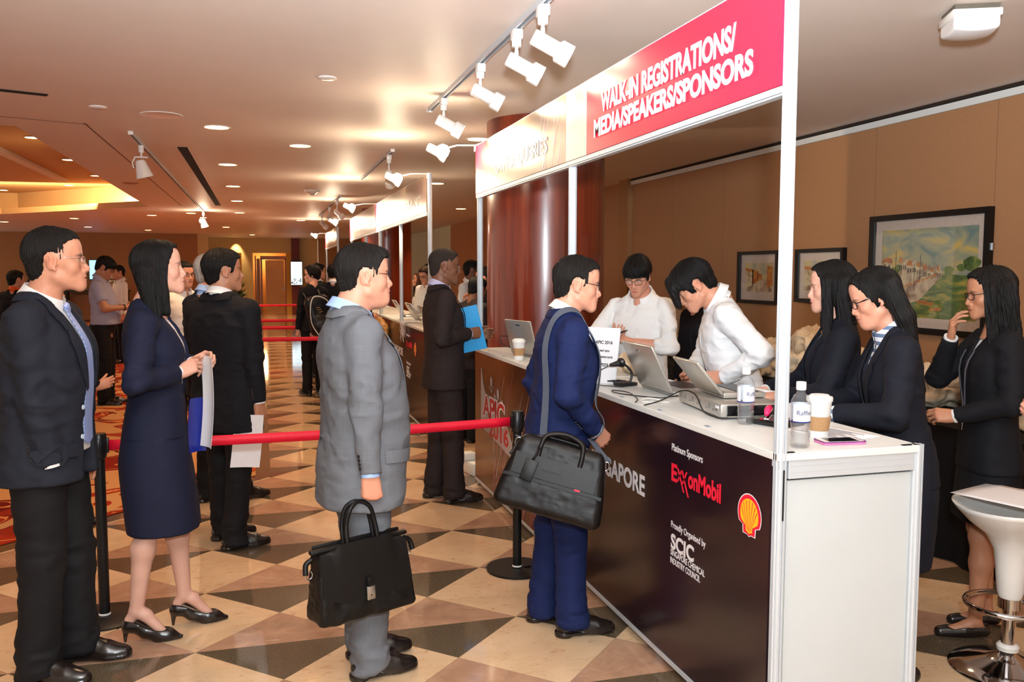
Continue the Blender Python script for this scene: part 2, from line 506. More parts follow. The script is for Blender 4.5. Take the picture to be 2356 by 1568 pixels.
def hair_sdf(h):
    t = h.get('t', .010); top = h.get('top', .016)
    cap = [el((0, -.016, .036), (.0760 + t, .0985 + t, .0820 + top)), (el((0, .018, -.01), (.0635 + t * .55, .066, .075)), .02),
           (el((0, -.062, -.04), (.050 + t * .6, .036 + t * .6, .05)), .03),
           (el((0, .050, .058), (.058 + t, .037 + t, .046 + t * .6)), .03), (el((0, .01, .01), (.074 + t * .5, .07, .06)), .02)]
    if h.get('vol'):
        for (c, r) in h['vol']: cap.append((el(c, r), .02))
    f = uni(cap)
    hl = poly2(h.get('poly') or HL[h.get('line', 'short')], [1, 2])
    wob = h.get('wob', .0018)
    def g(P):
        n = vnoise(P * np.array([230, 230, 60])) * wob
        d = smax(f(P), hl(P) + n, h.get('edge', .012))
        for s in h.get('strands', []):
            d = smin(d, s(P), h.get('sk', .02))
        return d
    return g

# ---- hand
def hand_sdf(o, side):
    """wrist at origin, +Y towards the fingers, palm facing -Z, thumb on side*-X (side=+1 right)"""
    cu = o.get('curl', [25, 28, 32, 36]); sp = o.get('spread', 4.); th = o.get('thumb', (35, 15, 20)); tc = o.get('thumbin', 25)
    it = []
    base = [(-.030, .086, .001), (-.0105, .090, .003), (.0095, .087, .002), (.0275, .079, -.001)]
    wr = [(-.016, 0, 0), (-.006, 0, .001), (.006, 0, .001), (.016, 0, 0)]
    lens = [(.043, .025, .020), (.047, .029, .021), (.043, .027, .020), (.034, .020, .018)]
    rad = [.0092, .0094, .0089, .0078]
    X = side
    for i in range(4):
        b = A3(base[i][0] * X, base[i][1], base[i][2]); w = A3(wr[i][0] * X, wr[i][1], wr[i][2])
        it.append((rc(w, b, .0165, .0112), .016))
    it.append((el((-.022 * X, .040, -.010), (.016, .032, .014)), .014))
    it.append((el((.022 * X, .040, -.008), (.013, .034, .012)), .014))
    tips = []
    fing = []
    for i in range(4):
        p = A3(base[i][0] * X, base[i][1], base[i][2])
        c = cu[i] if isinstance(cu[i], (tuple, list)) else (cu[i], cu[i] * 1.1, cu[i] * .7)
        a = 0; az = math.radians(sp * (i - 1.5)) * X
        for j in range(3):
            a += math.radians(c[j])
            d = A3(math.sin(az) * math.cos(a), math.cos(az) * math.cos(a), -math.sin(a))
            q = p + d * lens[i][j]
            r0 = rad[i] * (1 - .09 * j); r1 = rad[i] * (1 - .09 * (j + 1))
            fing.append((rc(p, q, r0, r1), .005 if j else .011))
            p = q
    p = A3(-.020 * X, .018, -.006)
    az = math.radians(th[0]); a = math.radians(tc)
    for j, (L, r0, r1) in enumerate(((.046, .0135, .0115), (.033, .0112, .0100), (.026, .0098, .0080))):
        d = A3(-math.sin(az) * math.cos(a) * X, math.cos(az) * math.cos(a), -math.sin(a))
        q = p + d * L
        fing.append((rc(p, q, r0, r1), .010 if j == 0 else .005))
        p = q
        if j < 2: az -= math.radians(th[j + 1])
    a_ = uni(it); b_ = []
    def F(P):
        d = a_(P)
        best = None
        for f, k in fing: d = smin(d, f(P), k * .6)
        return d
    return F
# ---- generic loft of a trunk
def trunk(prof, n=2.4, hem=None):
    pr = np.array(prof, float)
    z = pr[:, 0]
    zz = np.linspace(z[0], z[-1], 160)
    def smooth(col):
        v = np.interp(zz, z, col)
        k = np.ones(13) / 13
        return np.convolve(np.pad(v, 6, mode='edge'), k, 'valid')
    w_, f_, b_, c_ = (smooth(pr[:, i]) for i in (1, 2, 3, 4))
    def F(P):
        q = np.clip(P[:, 2], z[0], z[-1])
        w = np.interp(q, zz, w_); y = P[:, 1] - np.interp(q, zz, c_)
        d = np.where(y > 0, np.interp(q, zz, f_), np.interp(q, zz, b_))
        gg = ((np.abs(P[:, 0]) / w) ** n + (np.abs(y) / d) ** n + 1e-12) ** (1 / n)
        return smax(smax((gg - 1) * np.minimum(w, d) * .95, P[:, 2] - z[-1], .03), z[0] - P[:, 2], .004)
    return F
# ---- materials for people
def skin_mat():
    if 'skin' in MATS: return MATS['skin']
    m, nt, b = nodes('skin')
    at = N(nt, 'ShaderNodeAttribute', attribute_name='tint')
    nt.links.new(at.outputs['Color'], b.inputs['Base Color'])
    b.inputs['Roughness'].default_value = .48; b.inputs['Specular IOR Level'].default_value = .38
    tc = N(nt, 'ShaderNodeTexCoord'); nz = N(nt, 'ShaderNodeTexNoise', inp={'Scale': 420., 'Detail': 2.})
    bp = N(nt, 'ShaderNodeBump', inp={'Strength': .10, 'Distance': .001})
    nt.links.new(tc.outputs['Object'], nz.inputs['Vector']); nt.links.new(nz.outputs['Fac'], bp.inputs['Height']); nt.links.new(bp.outputs['Normal'], b.inputs['Normal'])
    MATS['skin'] = m; return m
def hair_mat(name, col, rough=.38, tip=None):
    if name in MATS: return MATS[name]
    m, nt, b = nodes(name)
    at = N(nt, 'ShaderNodeAttribute', attribute_name='strand')
    mp = N(nt, 'ShaderNodeMapping'); mp.inputs['Scale'].default_value = (150, 5, 1)
    nz = N(nt, 'ShaderNodeTexNoise', inp={'Scale': 1., 'Detail': 4.})
    nt.links.new(at.outputs['Vector'], mp.inputs['Vector']); nt.links.new(mp.outputs['Vector'], nz.inputs['Vector'])
    mx = N(nt, 'ShaderNodeMix', data_type='RGBA')
    mx.inputs[6].default_value = tuple(c * .45 for c in col[:3]) + (1,); mx.inputs[7].default_value = tuple(min(1, c * 1.5) for c in (tip or col)[:3]) + (1,)
    nt.links.new(nz.outputs['Fac'], mx.inputs[0]); nt.links.new(mx.outputs[2], b.inputs['Base Color'])
    bp = N(nt, 'ShaderNodeBump', inp={'Strength': .55, 'Distance': .004})
    nt.links.new(nz.outputs['Fac'], bp.inputs['Height']); nt.links.new(bp.outputs['Normal'], b.inputs['Normal'])
    b.inputs['Roughness'].default_value = rough; b.inputs['Specular IOR Level'].default_value = .16
    MATS[name] = m; return m
def cloth(name, col, rough=.8, noise=.12, nscale=900, bump=.25, bscale=700, sheen=.0, check=None, stripe=None):
    """woven cloth; check=(period, strength, colour) windowpane, stripe=(axis, period, width, colour)"""
    if name in MATS: return MATS[name]
    m = mat(name, col, rough=rough, noise=noise, nscale=nscale, bump=bump, bscale=bscale, bdist=.0008, spec=.25, sheen=sheen)
    nt = m.node_tree; b = nt.nodes['Principled BSDF']
    def lines(axis, period, width):
        tc = N(nt, 'ShaderNodeTexCoord'); sp = N(nt, 'ShaderNodeSeparateXYZ'); nt.links.new(tc.outputs['Object'], sp.inputs[0])
        mo = N(nt, 'ShaderNodeMath', operation='PINGPONG', inp={1: period / 2}); nt.links.new(sp.outputs[axis], mo.inputs[0])
        lt = N(nt, 'ShaderNodeMath', operation='LESS_THAN', inp={1: width / 2}); nt.links.new(mo.outputs[0], lt.inputs[0])
        return lt.outputs[0]
    def blend(fac, colr, amt):
        src = b.inputs['Base Color'].links[0].from_socket
        mu = N(nt, 'ShaderNodeMath', operation='MULTIPLY', inp={1: amt}); nt.links.new(fac, mu.inputs[0])
        mx = N(nt, 'ShaderNodeMix', data_type='RGBA'); mx.inputs[7].default_value = colr
        nt.links.new(mu.outputs[0], mx.inputs[0]); nt.links.new(src, mx.inputs[6]); nt.links.new(mx.outputs[2], b.inputs['Base Color'])
    if check:
        for ax in (0, 1, 2): blend(lines(ax, check[0], check[0] * .08), check[2], check[1])
        for ax in (0, 2): blend(lines(ax, check[0] * .2, check[0] * .06), check[2], check[1] * .35)
    if stripe: blend(lines(stripe[0], stripe[1], stripe[2]), stripe[3], 1.)
    return m

def ik(S, W, la, lb, hint):
    S = A3(*S); W = A3(*W); d = W - S; L = np.linalg.norm(d)
    if L > (la + lb) * .999: W = S + d / L * (la + lb) * .999; d = W - S; L = np.linalg.norm(d)
    x = (la * la - lb * lb + L * L) / (2 * L); y = math.sqrt(max(la * la - x * x, 0))
    u = d / L; h = A3(*hint); h = h - u * (h @ u); h = unit(h)
    return S + u * x + h * y, W
def attr(me, name, data, typ='FLOAT_COLOR'):
    a = me.attributes.new(name, typ, 'POINT')
    if typ == 'FLOAT_COLOR':
        d = np.ones((len(data), 4), np.float32); d[:, :3] = data; a.data.foreach_set('color', d.ravel())
    else: a.data.foreach_set('vector', np.asarray(data, np.float32).ravel())

def wrinkle(P, f, amp, sc=(9, 9, 16), seed=0., extra=None):
    n = vnoise(P * np.array(sc) + seed) + .55 * vnoise(P * np.array(sc) * 2.1 + seed * 2 + 7)
    n = 1 - np.abs(n) * 2.1
    m = 1 - np.abs(vnoise(P * np.array(sc) * np.array([1.9, 1.9, 2.6]) + seed * 3 + 11)) * 2.4; n = n + .42 * np.clip(m, -.6, 1)
    a = amp if extra is None else amp + extra(P)
    return P + grad(f, P) * (np.clip(n, -.6, 1) * a)[:, None]

SK = {'asian': rgb(203, 143, 118), 'tan': rgb(178, 122, 92), 'brown': rgb(118, 76, 54), 'pale': rgb(212, 158, 136), 'warm': rgb(198, 138, 110)}
PEOPLE = {}
def person(key, label, loc, heading, H, o, group=None):
    T0 = time.time()
    res = o.get('res', 1.); fem = o.get('fem', 0); bw = o.get('bw', .94 if fem else 1.); sk = o.get('skin', SK['asian'])
    s = H / 1.785
    root = empty('person', loc, -math.radians(heading), label, 'person', group, scale=s)
    lean = math.radians(o.get('lean', 0)); ca, sa = math.cos(lean), math.sin(lean)
    PV = A3(0, 0, .93)
    def bend(p, t=1.):
        c, q = math.cos(lean * t), math.sin(lean * t); y, z = p[1], p[2] - PV[2]
        return A3(p[0], y * c + z * q, -y * q + z * c + PV[2])
    def unbend(P):
        if abs(lean) < 1e-3: return P
        y, z = P[:, 1], P[:, 2] - PV[2]
        zf = y * sa + z * ca
        t = np.clip((zf + .10) / .32, 0, 1); t = t * t * (3 - 2 * t)
        c, q = np.cos(lean * t), np.sin(lean * t)
        return np.stack([P[:, 0], y * c - z * q, y * q + z * c + PV[2]], 1)
    def rotU(v):  # a direction given for the upright trunk
        return A3(v[0], v[1] * ca + v[2] * sa, -v[1] * sa + v[2] * ca)
    # --- joints
    sh = o.get('sh', .170 if not fem else .150) * (bw if not fem else 1)
    shz = 1.415 if not fem else 1.405
    NB = bend((0, -.030, 1.475))
    hp = math.radians(o.get('hpitch', 0)); hy = math.radians(o.get('hyaw', 0)); hr = math.radians(o.get('hroll', 0))
    ntilt = lean * .55 + hp * .45 + math.radians(o.get('neck', 14))
    HC = NB + A3(math.sin(hr) * .05, math.sin(ntilt) * .160, math.cos(ntilt) * .172) + A3(*o.get('hoff', (0, 0, 0)))
    HR = np.array(Rz(-hy) @ Rx(-hp) @ Ry(hr))            # head -> local
    toH = lambda P: (P - HC) @ HR
    frH = lambda p: HR @ A3(*p) + HC
    hs = o.get('hs', 1. if not fem else .955)
    la, lb = (.290, .252) if not fem else (.275, .24)
    arms = {}
    for nm, X in (('L', -1), ('R', 1)):
        a = dict(o.get(nm) or {})
        S = bend((X * sh, -.018, shz))
        W = a.get('w') or (X * (sh + .058), .035, shz - .535)
        E, W = ik(S, W, la, lb, a.get('e', (X * .35, -1, -.1)))
        fd = unit(W - E)
        hd = unit(a['hd']) if 'hd' in a else fd
        zn = A3(*a.get('pn', (X, 0, .0)))
        zn = unit(zn - hd * (zn @ hd)); xn = np.cross(hd, zn)
        arms[nm] = dict(S=S, E=E, W=W, fd=fd, hd=hd, HM=np.stack([xn, hd, zn], 1), X=X, o=a)
    feet = {}
    for nm, X in (('L', -1), ('R', 1)):
        fo = (o.get('feet') or {}).get(nm) or (X * .095, 0, X * 8)
        hh = .065 if o.get('heels') else 0
        A = A3(fo[0], fo[1], .085 + hh); Hp = A3(X * .088 * bw, .0, .90 + hh * .6)
        ll = max(.35, np.linalg.norm(Hp - A) * .5 * (1.0012 + .02 * o.get('knee', 0)))
        K, _ = ik(Hp, A, ll, ll, (X * .12, 1, 0))
        feet[nm] = dict(A=A, K=K, H=Hp, yaw=math.radians(fo[2]), X=X)
    out = dict(root=root, HC=HC, HR=HR, arms=arms, feet=feet, s=s, bend=bend)
    # ------------------------------------------------ body: head and neck, trunk, limbs, hands
    g = o.get('face', {}); hf = head_sdf(dict(g, fem=fem))
    nr = .056 if not fem else .047
    nr *= o.get('neckw', 1.)
    nk = rc(frH((0, -.030, -.055)), NB + A3(0, .005, 0), nr, nr * 1.08)
    nk2 = rc(NB, bend((0, -.008, 1.41)), nr * 1.02, .066)
    face = lambda P: smin(smin(hf(toH(P) / hs) * hs, nk(P), .022), nk2(P), .05)
    c0 = HC
    P, Q = nets(lambda P: smax(face(P), NB[2] - .055 - P[:, 2], .004), np.minimum(c0 - .14, NB - .10), np.maximum(c0 + .145, NB + .1), .0029 * res)
    Hh = toH(P) / hs
    col = head_colors(Hh, sk, dict(o.get('paint', {})))
    body = [(P, Q)]; cols = [col]
    ic = o.get('iris', (.03, .016, .009)); gz = o.get('gaze', (0, -.25))
    for X in (-1, 1):
        nu, nv_ = 18, 14
        u_ = np.linspace(0, math.pi, nv_); ev = np.array([[math.sin(a) * math.cos(2 * math.pi * k / nu), math.cos(a), math.sin(a) * math.sin(2 * math.pi * k / nu)] for a in u_ for k in range(nu)])
        eq = np.array([[i * nu + k, i * nu + (k + 1) % nu, (i + 1) * nu + (k + 1) % nu, (i + 1) * nu + k] for i in range(nv_ - 1) for k in range(nu)])
        gd = unit((gz[0], 1, gz[1])); an = np.arccos(np.clip(ev @ gd, -1, 1))
        ec = np.where((an < .50)[:, None], np.array(ic), np.array((.62, .58, .55))); ec = np.where((an < .22)[:, None], np.array((.004, .004, .004)), ec)
        body.append(((ev * .0119 + A3(X * .0325, .0728, 0)) * hs @ HR.T + HC, eq)); cols.append(ec)
    for nm, a in arms.items():
        ho = a['o'].get('hand', {})
        if ho is None: continue
        f = hand_sdf(ho, a['X']); hsz = o.get('hsz', 1.0 if not fem else .90)
        HM, W = a['HM'], a['W']
        v, q = nets(f, (-.115, -.015, -.125), (.115, .205, .075), .0030 * res)
        vn = vnoise(v * 90) * .05
        cc = np.array(sk[:3])[None] * (1 + vn)[:, None]
        kn = np.exp(-((v[:, 1] - .089) / .012) ** 2) * (v[:, 2] > 0) * .35
        cc = cc * (1 - kn[:, None]) + cc * np.array([1, .72, .66]) * kn[:, None]
        body.append((v * hsz @ HM.T + W, q)); cols.append(cc)
        a['grip'] = lambda p, HM=HM, W=W, hsz=hsz: W + HM @ (A3(*p) * hsz)
        e0 = a['E'] if a['o'].get('sleeve', o.get('sleeve', 1.)) <= .5 else a['E'] * .72 + W * .28
        fa = rc(e0, W + a['hd'] * .012, .043 if not fem else .037, .0245 * hsz)
        if a['o'].get('bare'):
            ua = rc(a['S'] * .4 + a['E'] * .6, a['E'], .048, .043)
            f2 = (lambda P: smin(fa(P), ua(P), .03)) if a['o'].get('sleeve', o.get('sleeve', 1.)) <= .5 else fa
            pts = np.array([a['S'] * .4 + a['E'] * .6, a['E'], W])
            v, q = nets(f2, pts.min(0) - .06, pts.max(0) + .06, .006 * res)
            body.append((v, q)); cols.append(np.array(sk[:3])[None] * (1 + vnoise(v * 40) * .05)[:, None])
    # trunk core, arms and legs as one coarse inner surface
    bt = trunk([(.80, .14, .09, .10, 0), (.95, .14, .09, .10, 0), (1.1, .125, .08, .075, 0), (1.25, .14, .09, .08, 0), (1.38, .135, .07, .08, -.01), (1.45, .06, .04, .05, -.02), (1.47, .05, .04, .04, -.02)])
    core = [lambda P: bt(unbend(P))]
    for a in arms.values():
        core += [(rc(a['S'], a['E'], .042, .036), .04), (rc(a['E'], a['W'], .035, .024), .01)]
    legskin = o.get('bottom') == 'skirt'
    for fo in feet.values():
        core += [(rc(fo['H'], fo['K'], .060, .044), .03)]
        if not legskin: core += [(rc(fo['K'], fo['A'], .045, .034), .01)]
    cf = uni(core)
    v, q = nets(cf, (-.5, -.45, .06), (.5, .75, 1.6), .02 * max(1, res * .8))
    body.append((v, q)); cols.append(np.tile(np.array(sk[:3]), (len(v), 1)))
    if legskin:
        for fo in feet.values():
            A, K, Hp, X = fo['A'], fo['K'], fo['H'], fo['X']
            cy, sy = math.cos(fo['yaw']), math.sin(fo['yaw']); fdir = A3(sy, cy, 0)
            sink = A[2] - .085
            calf = K * .68 + A * .32 - fdir * .012
            f = uni([rc(Hp * .5 + K * .5, K + fdir * .004, .058, .047), (rc(K, calf, .045, .0495), .03), (rc(calf, A - fdir * .004, .0475, .030), .03),
                     (rc(A - fdir * .006 - A3(0, 0, .012), A + fdir * .035 - A3(0, 0, .035), .0285, .027), .012),
                     (rc(A + fdir * .03 - A3(0, 0, .032), A + fdir * .125 * (1 if sink < .03 else .90) + A3(0, 0, .018 - A[2] + .006), .0265, .018), .012),
                     (rc(A - fdir * .034 - A3(0, 0, .05), A - fdir * .006 - A3(0, 0, .012), .023, .026), .012)])
            pts = np.array([Hp, K, A, A + fdir * .16, A - fdir * .06]); lo = pts.min(0) - .07; lo[2] = .012; hi = pts.max(0) + .07; hi[2] = K[2] + .14
            v, q = nets(lambda P: smax(f(P), .012 - P[:, 2], .004), lo, hi, .0065 * res)
            body.append((v, q)); cols.append(np.array(o.get('legcol', sk)[:3])[None] * (1 + vnoise(v * 25) * .05)[:, None])
    v, q = cat_mesh(body)
    b = mesh_obj('body', v, q, skin_mat(), root, smooth=True)
    attr(b.data, 'tint', np.concatenate(cols))
    # ------------------------------------------------ hair
    if o.get('hair') is not None:
        h = o['hair']; f = hair_sdf(h)
        lo, hi = h.get('box', ((-.125, -.16, -.16), (.125, .14, .165)))
        v, q = nets(f, lo, hi, .0034 * res)
        th = np.arctan2(v[:, 0], -(v[:, 1] + .02)); rr = np.hypot(v[:, 0], v[:, 1] + .02)
        st = np.stack([th, v[:, 2] * 3 + rr * 3, rr], 1)
        dsp = vnoise(np.stack([th * 26, v[:, 2] * 14 + rr * 20, rr * 0], 1)) * h.get('rough', .0035) + vnoise(np.stack([th * 60, v[:, 2] * 20, rr * 10], 1)) * h.get('rough', .0035) * .6
        up = grad(f, v)
        v = v + up * dsp[:, None]
        ob = mesh_obj('hair', v * hs @ HR.T + HC, q, h['mat'], root, smooth=True)
        attr(ob.data, 'strand', st, 'FLOAT_VECTOR')
        nst = int(h.get('n', 700) / res / res)
        if nst > 20:   # loose strand ends that break the outline
            rng = np.random.RandomState(len(label) * 7 + 3)
            ok = np.where(poly2(h.get('poly') or HL[h.get('line', 'short')], [1, 2])(v) < -.010)[0] if not h.get('strands') else np.arange(len(v))
            pk = rng.choice(ok, min(nst, len(ok)), replace=False)
            p0 = v[pk]; n0 = up[pk]; fl = A3(0, h.get('flow', .25), -1.)
            tdir = fl[None] + n0 * .0; tdir = tdir - n0 * (tdir * n0).sum(1, keepdims=True); tdir /= np.linalg.norm(tdir, axis=1, keepdims=True) + 1e-6
            tdir = tdir + n0 * h.get('lift', .35) + rng.randn(*p0.shape) * .22
            L = h.get('len', .016) * (.6 + rng.rand(len(p0)))[:, None]
            sd = np.cross(tdir, n0); sd /= np.linalg.norm(sd, axis=1, keepdims=True) + 1e-6
            w = .0011
            a0 = p0 - n0 * .002 - sd * w; a1 = p0 - n0 * .002 + sd * w
            mid = p0 + tdir * L * .5; tip = p0 + tdir * L - n0 * L * .15
            V = np.stack([a0, a1, mid + sd * w * .6, mid - sd * w * .6, tip], 1).reshape(-1, 3)
            k = np.arange(len(p0))[:, None] * 5
            F = np.concatenate([k + np.array([[0, 1, 2, 3]]), k + np.array([[3, 2, 4, 4]])])
            F3 = [tuple(x) for x in (k + np.array([[0, 1, 2, 3]])).tolist()] + [tuple(x) for x in (k + np.array([[3, 2, 4]])).tolist()]
            so = mesh_obj('loose_strands', V * hs @ HR.T + HC, F3, h['mat'], ob)
            attr(so.data, 'strand', np.repeat(st[pk], 5, 0), 'FLOAT_VECTOR')
    # ------------------------------------------------ trousers or skirt, shoes
    bel = o.get('belly', 0.)
    if o.get('bottom', 'trousers') == 'trousers':
        hemz = o.get('hemz', .035); lw = o.get('legw', 1.)
        parts = [el((0, -.005, .95), (.172 * bw, .118 + bel * .5, .14))]
        for fo in feet.values():
            A, K, Hp, X = fo['A'], fo['K'], fo['H'], fo['X']
            end = A3(A[0], A[1] - .004, 0); fdir = A3(math.sin(fo['yaw']), math.cos(fo['yaw']), 0)
            parts += [(rc(Hp, K, .098 * lw, .074 * lw), .025), (rc(K, end + A3(0, 0, .02), .074 * lw, .066 * lw), .012), (rc(end + A3(0, 0, .16), end + fdir * .022 + A3(0, 0, .03), .06 * lw, .062 * lw), .02)]
        tf0 = uni(parts)
        tf = lambda P: smax(smax(tf0(P), hemz - P[:, 2] + .012 * np.sin(P[:, 1] * 20), .004), P[:, 2] - 1.09, .006)
        pts = np.array([x for fo in feet.values() for x in (fo['A'], fo['K'], fo['H'])])
        lo = pts.min(0) - .13; lo[2] = hemz - .03; hi = pts.max(0) + .13; hi[2] = 1.11
        v, q = nets(tf, lo, hi, .0085 * res)
        amp = lambda P: .007 * np.exp(-((P[:, 2] - .09) / .09) ** 2) + .004 * np.exp(-((P[:, 2] - .5) / .12) ** 2)
        v = wrinkle(v, tf, .003, (7, 7, 13), len(label), amp)
        mesh_obj('trousers', v, q, o['bmat'], root, smooth=True)
        if o.get('belt'):
            k = 40; mb = MB(); P0 = np.array([[math.sin(t) * .22, math.cos(t) * .2, 1.045] for t in np.linspace(0, 2 * math.pi, k, endpoint=False)])
            r0 = snap(tf0, P0, .003)
            ring = [[tuple(p * A3(1, 1, 0) + A3(0, 0, 1.03 + dz)) for dz in (0, .034)] for p in r0]; ring.append(ring[0])
            mb.sheet(ring, .003).build('belt', o['belt'], root, smooth=40)
    else:
        hz = o.get('skirt', .47)
        sf0 = trunk([(hz, .182, .132, .122, .01), (.62, .186, .130, .128, .005), (.8, .186, .116, .132, 0), (.92, .170, .100, .118, 0), (1.04, .15, .1, .1, 0), (1.1, .14, .09, .09, 0)], 2.3)
        kd = o.get('skirtdp', 1.); sf = lambda P: smax(sf0(P / np.array([1, kd, 1])), hz - P[:, 2], .004)
        v, q = nets(sf, (-.22, -.20, hz - .02), (.22, .20, 1.1), .0085 * res)
        v = wrinkle(v, sf, .0025, (6, 6, 5), len(label))
        mesh_obj('skirt', v, q, o['bmat'], root, smooth=True)
    for nm, fo in feet.items():
        A, yaw = fo['A'], fo['yaw']
        RM = np.array(Rz(-yaw)); org = A3(A[0], A[1], 0)
        if o.get('shoes', 'oxford') == 'none': continue
        if o.get('heels'):
            up = uni([rc((0, -.035, .075), (0, .0, .072), .034, .036), (rc((0, .03, .045), (0, .12, .020), .034, .032), .02), (rc((0, .10, .018), (0, .178, .010), .034, .010), .03)])
            cut = rc((0, -.005, .125), (0, .095, .058), .040, .027)
            f = lambda P: smin(smin(smax(smax(up(P), -cut(P), .006), .002 - P[:, 2], .003), rc((0, -.052, .07), (0, -.056, .0), .016, .0055)(P), .012), smax(rc((0, .09, .006), (0, .17, .005), .034, .010)(P), np.abs(P[:, 2] - .004) - .004, .002), .004)
            v, q = nets(f, (-.06, -.10, -.002), (.06, .20, .12), .0042 * res)
        elif o.get('shoes') == 'flat':
            up = uni([rc((0, -.04, .04), (0, .02, .035), .036, .037), (rc((0, .05, .03), (0, .15, .018), .038, .028), .02)])
            cut = rc((0, -.03, .08), (0, .09, .06), .033, .03)
            f = lambda P: smax(smax(up(P), -cut(P), .006), .001 - P[:, 2], .003)
            v, q = nets(f, (-.06, -.10, -.002), (.06, .20, .1), .0045 * res)
        else:
            up = uni([el((0, .108, .026), (.047, .098, .036)), (rc((0, -.038, .045), (0, .02, .06), .040, .041), .02), (rc((0, .0, .085), (0, .10, .048), .036, .032), .03), (rc((0, .12, .03), (0, .182, .026), .036, .019), .02)])
            c2 = lambda y, r: (lambda P: np.hypot(P[:, 0], P[:, 1] - y) - r)
            out2 = uni([c2(-.040, .043), (c2(.03, .040), .05), (c2(.11, .050), .05), (c2(.165, .034), .05), (c2(.182, .022), .03)])
            f = lambda P: smin(smin(smax(up(P), .012 - P[:, 2], .004), smax(out2(P), np.abs(P[:, 2] - .016) - .006, .003), .003), smax(smax(c2(-.040, .044)(P), P[:, 1] + .012, .002), np.abs(P[:, 2] - .012) - .012, .002), .002)
            v, q = nets(f, (-.07, -.10, -.003), (.07, .215, .125), .0046 * res)
        mesh_obj('shoe', v @ RM.T + org, q, o.get('smat') or MATS['shoe_leather'], root, smooth=True)
    # ------------------------------------------------ jacket / shirt
    jac = o.get('top', 'jacket') == 'jacket'
    if fem:
        prof = [(.60, .19, .13, .14, 0), (.86, .187, .118, .135, 0), (.98, .168, .108, .115, 0), (1.09, .150, .104, .098, 0), (1.2, .160, .118, .105, 0), (1.30, .172, .128, .108, -.005), (1.40, .150, .088, .098, -.015), (1.46, .09, .05, .066, -.025), (1.50, .06, .035, .05, -.03)]
    else:
        prof = [(.55, .21, .145, .15, 0), (.86, .203, .138, .142, 0), (1.05, .188, .134, .118, 0), (1.2, .196, .138, .125, 0), (1.32, .200, .136, .13, -.005), (1.41, .172, .098, .108, -.015), (1.47, .105, .062, .075, -.025), (1.51, .07, .04, .055, -.03)]
    pr = np.array(prof); pr[:, 1] *= bw
    pr[:, 2] += bel * np.exp(-((pr[:, 0] - 1.02) / .2) ** 2); pr[:, 2] *= o.get('dp', 1.); pr[:, 3] *= o.get('dp', 1.)
    if not jac: pr[:, 1:4] *= .93
    tk = trunk(pr, 2.5)
    sr = o.get('sleeve_r', 1.) * (.9 if fem else 1.) * (1. if jac else .87)
    hem = o.get('hem', .78 if jac else .84)
    arm_f = []
    for nm, a in arms.items():
        S, E, W, fd = a['S'], a['E'], a['W'], a['fd']
        sl = a['o'].get('sleeve', o.get('sleeve', 1.))
        if sl >= 1:
            end = W - fd * a['o'].get('cuff', .004)
            r = uni([rc(S, E, .067 * sr, .055 * sr), (rc(E, end + fd * .05, .055 * sr, .040 * sr), .012)])
            arm_f.append(lambda P, r=r, e=end, fd=fd: smax(r(P), (P - e) @ fd, .004))
        elif sl > .5:     # rolled below the elbow
            end = E + (W - E) * (sl - .5) * 2
            r = uni([rc(S, E, .073 * sr, .058 * sr), (rc(E, end + fd * .06, .058 * sr, .052 * sr), .012)])
            arm_f.append(lambda P, r=r, e=end, fd=fd: smax(r(P), (P - e) @ fd, .004))
        else:
            end = S + (E - S) * sl * 2; ud = unit(E - S)
            r = rc(S, E, .075 * sr, .062 * sr)
            arm_f.append(lambda P, r=r, e=end, ud=ud: smax(r(P), (P - e) @ ud, .004))
    tr = [rc(bend((X * .045, -.035, 1.478)), bend((X * (sh - .012), -.022, shz - .002)), (.034 if not fem else .029) * (1 if jac else .8), .055 * (.9 if fem else 1) * (1 if jac else .86)) for X in (-1, 1)]
    def base(P):
        d = tk(unbend(P))
        for t in tr: d = smin(d, t(P), .05)
        for a in arm_f: d = smin(d, a(P), .022)
        return d
    V = o.get('V')      # (half width at the neck, z of the lowest point, half width at the hem when worn open)
    def garment(P):
        d = base(P); U = unbend(P)
        hz = hem + (o.get('cutaway', .0) * np.clip(1 - np.abs(U[:, 0]) / .12, 0, 1) ** 2 * (U[:, 1] > 0))
        d = smax(d, hz - U[:, 2], .006)
        if V:
            a, zb, wop = V
            pl = [(-a, 1.56), (a, 1.56), (a * 1.0, 1.44), (wop + .004, zb)] + ([(wop + .03, hem - .1), (-wop - .03, hem - .1)] if wop > 0 else []) + [(-wop - .004, zb), (-a, 1.44)]
            w = poly2(pl, [0, 2])(U)
            d = smax(d, -smax(w, .03 - U[:, 1], .002), .004)
        nkr = o.get('neckhole', (.066 if not fem else .058) * (1 if jac else 1.22))
        ncut = rc(bend((0, -.028, 1.47)), bend((0, .0, 1.62)), nkr, nkr * 1.1)
        return smax(d, -ncut(P), .006)
    pts = np.array([x for a in arms.values() for x in (a['S'], a['E'], a['W'])] + [bend((0, -.15, 1.4)), bend((0, .2, 1.3)), A3(0, .2, hem), A3(0, -.2, hem), NB])
    lo = pts.min(0) - .10; hi = pts.max(0) + .10; lo[2] = min(lo[2], hem - .05)
    v, q = nets(garment, lo, hi, o.get('gres', .0075) * res)
    E_ = [a['E'] for a in arms.values()]; S_ = [a['S'] for a in arms.values()]
    def amp(P):
        w = 0
        for e in E_: w = w + .0065 * np.exp(-((P - e) ** 2).sum(1) / .10 ** 2)
        for e in S_: w = w + .003 * np.exp(-((P - e + A3(0, 0, .1)) ** 2).sum(1) / .1 ** 2)
        return w
    wk = o.get('wrinkle', .0035)
    v = wrinkle(v, garment, wk, o.get('wsc', (8, 8, 12)), len(label) * 1.7, amp)
    jm = o['tmat']
    top = mesh_obj('jacket' if jac else o.get('topname', 'shirt'), v, q, jm, root, smooth=True)
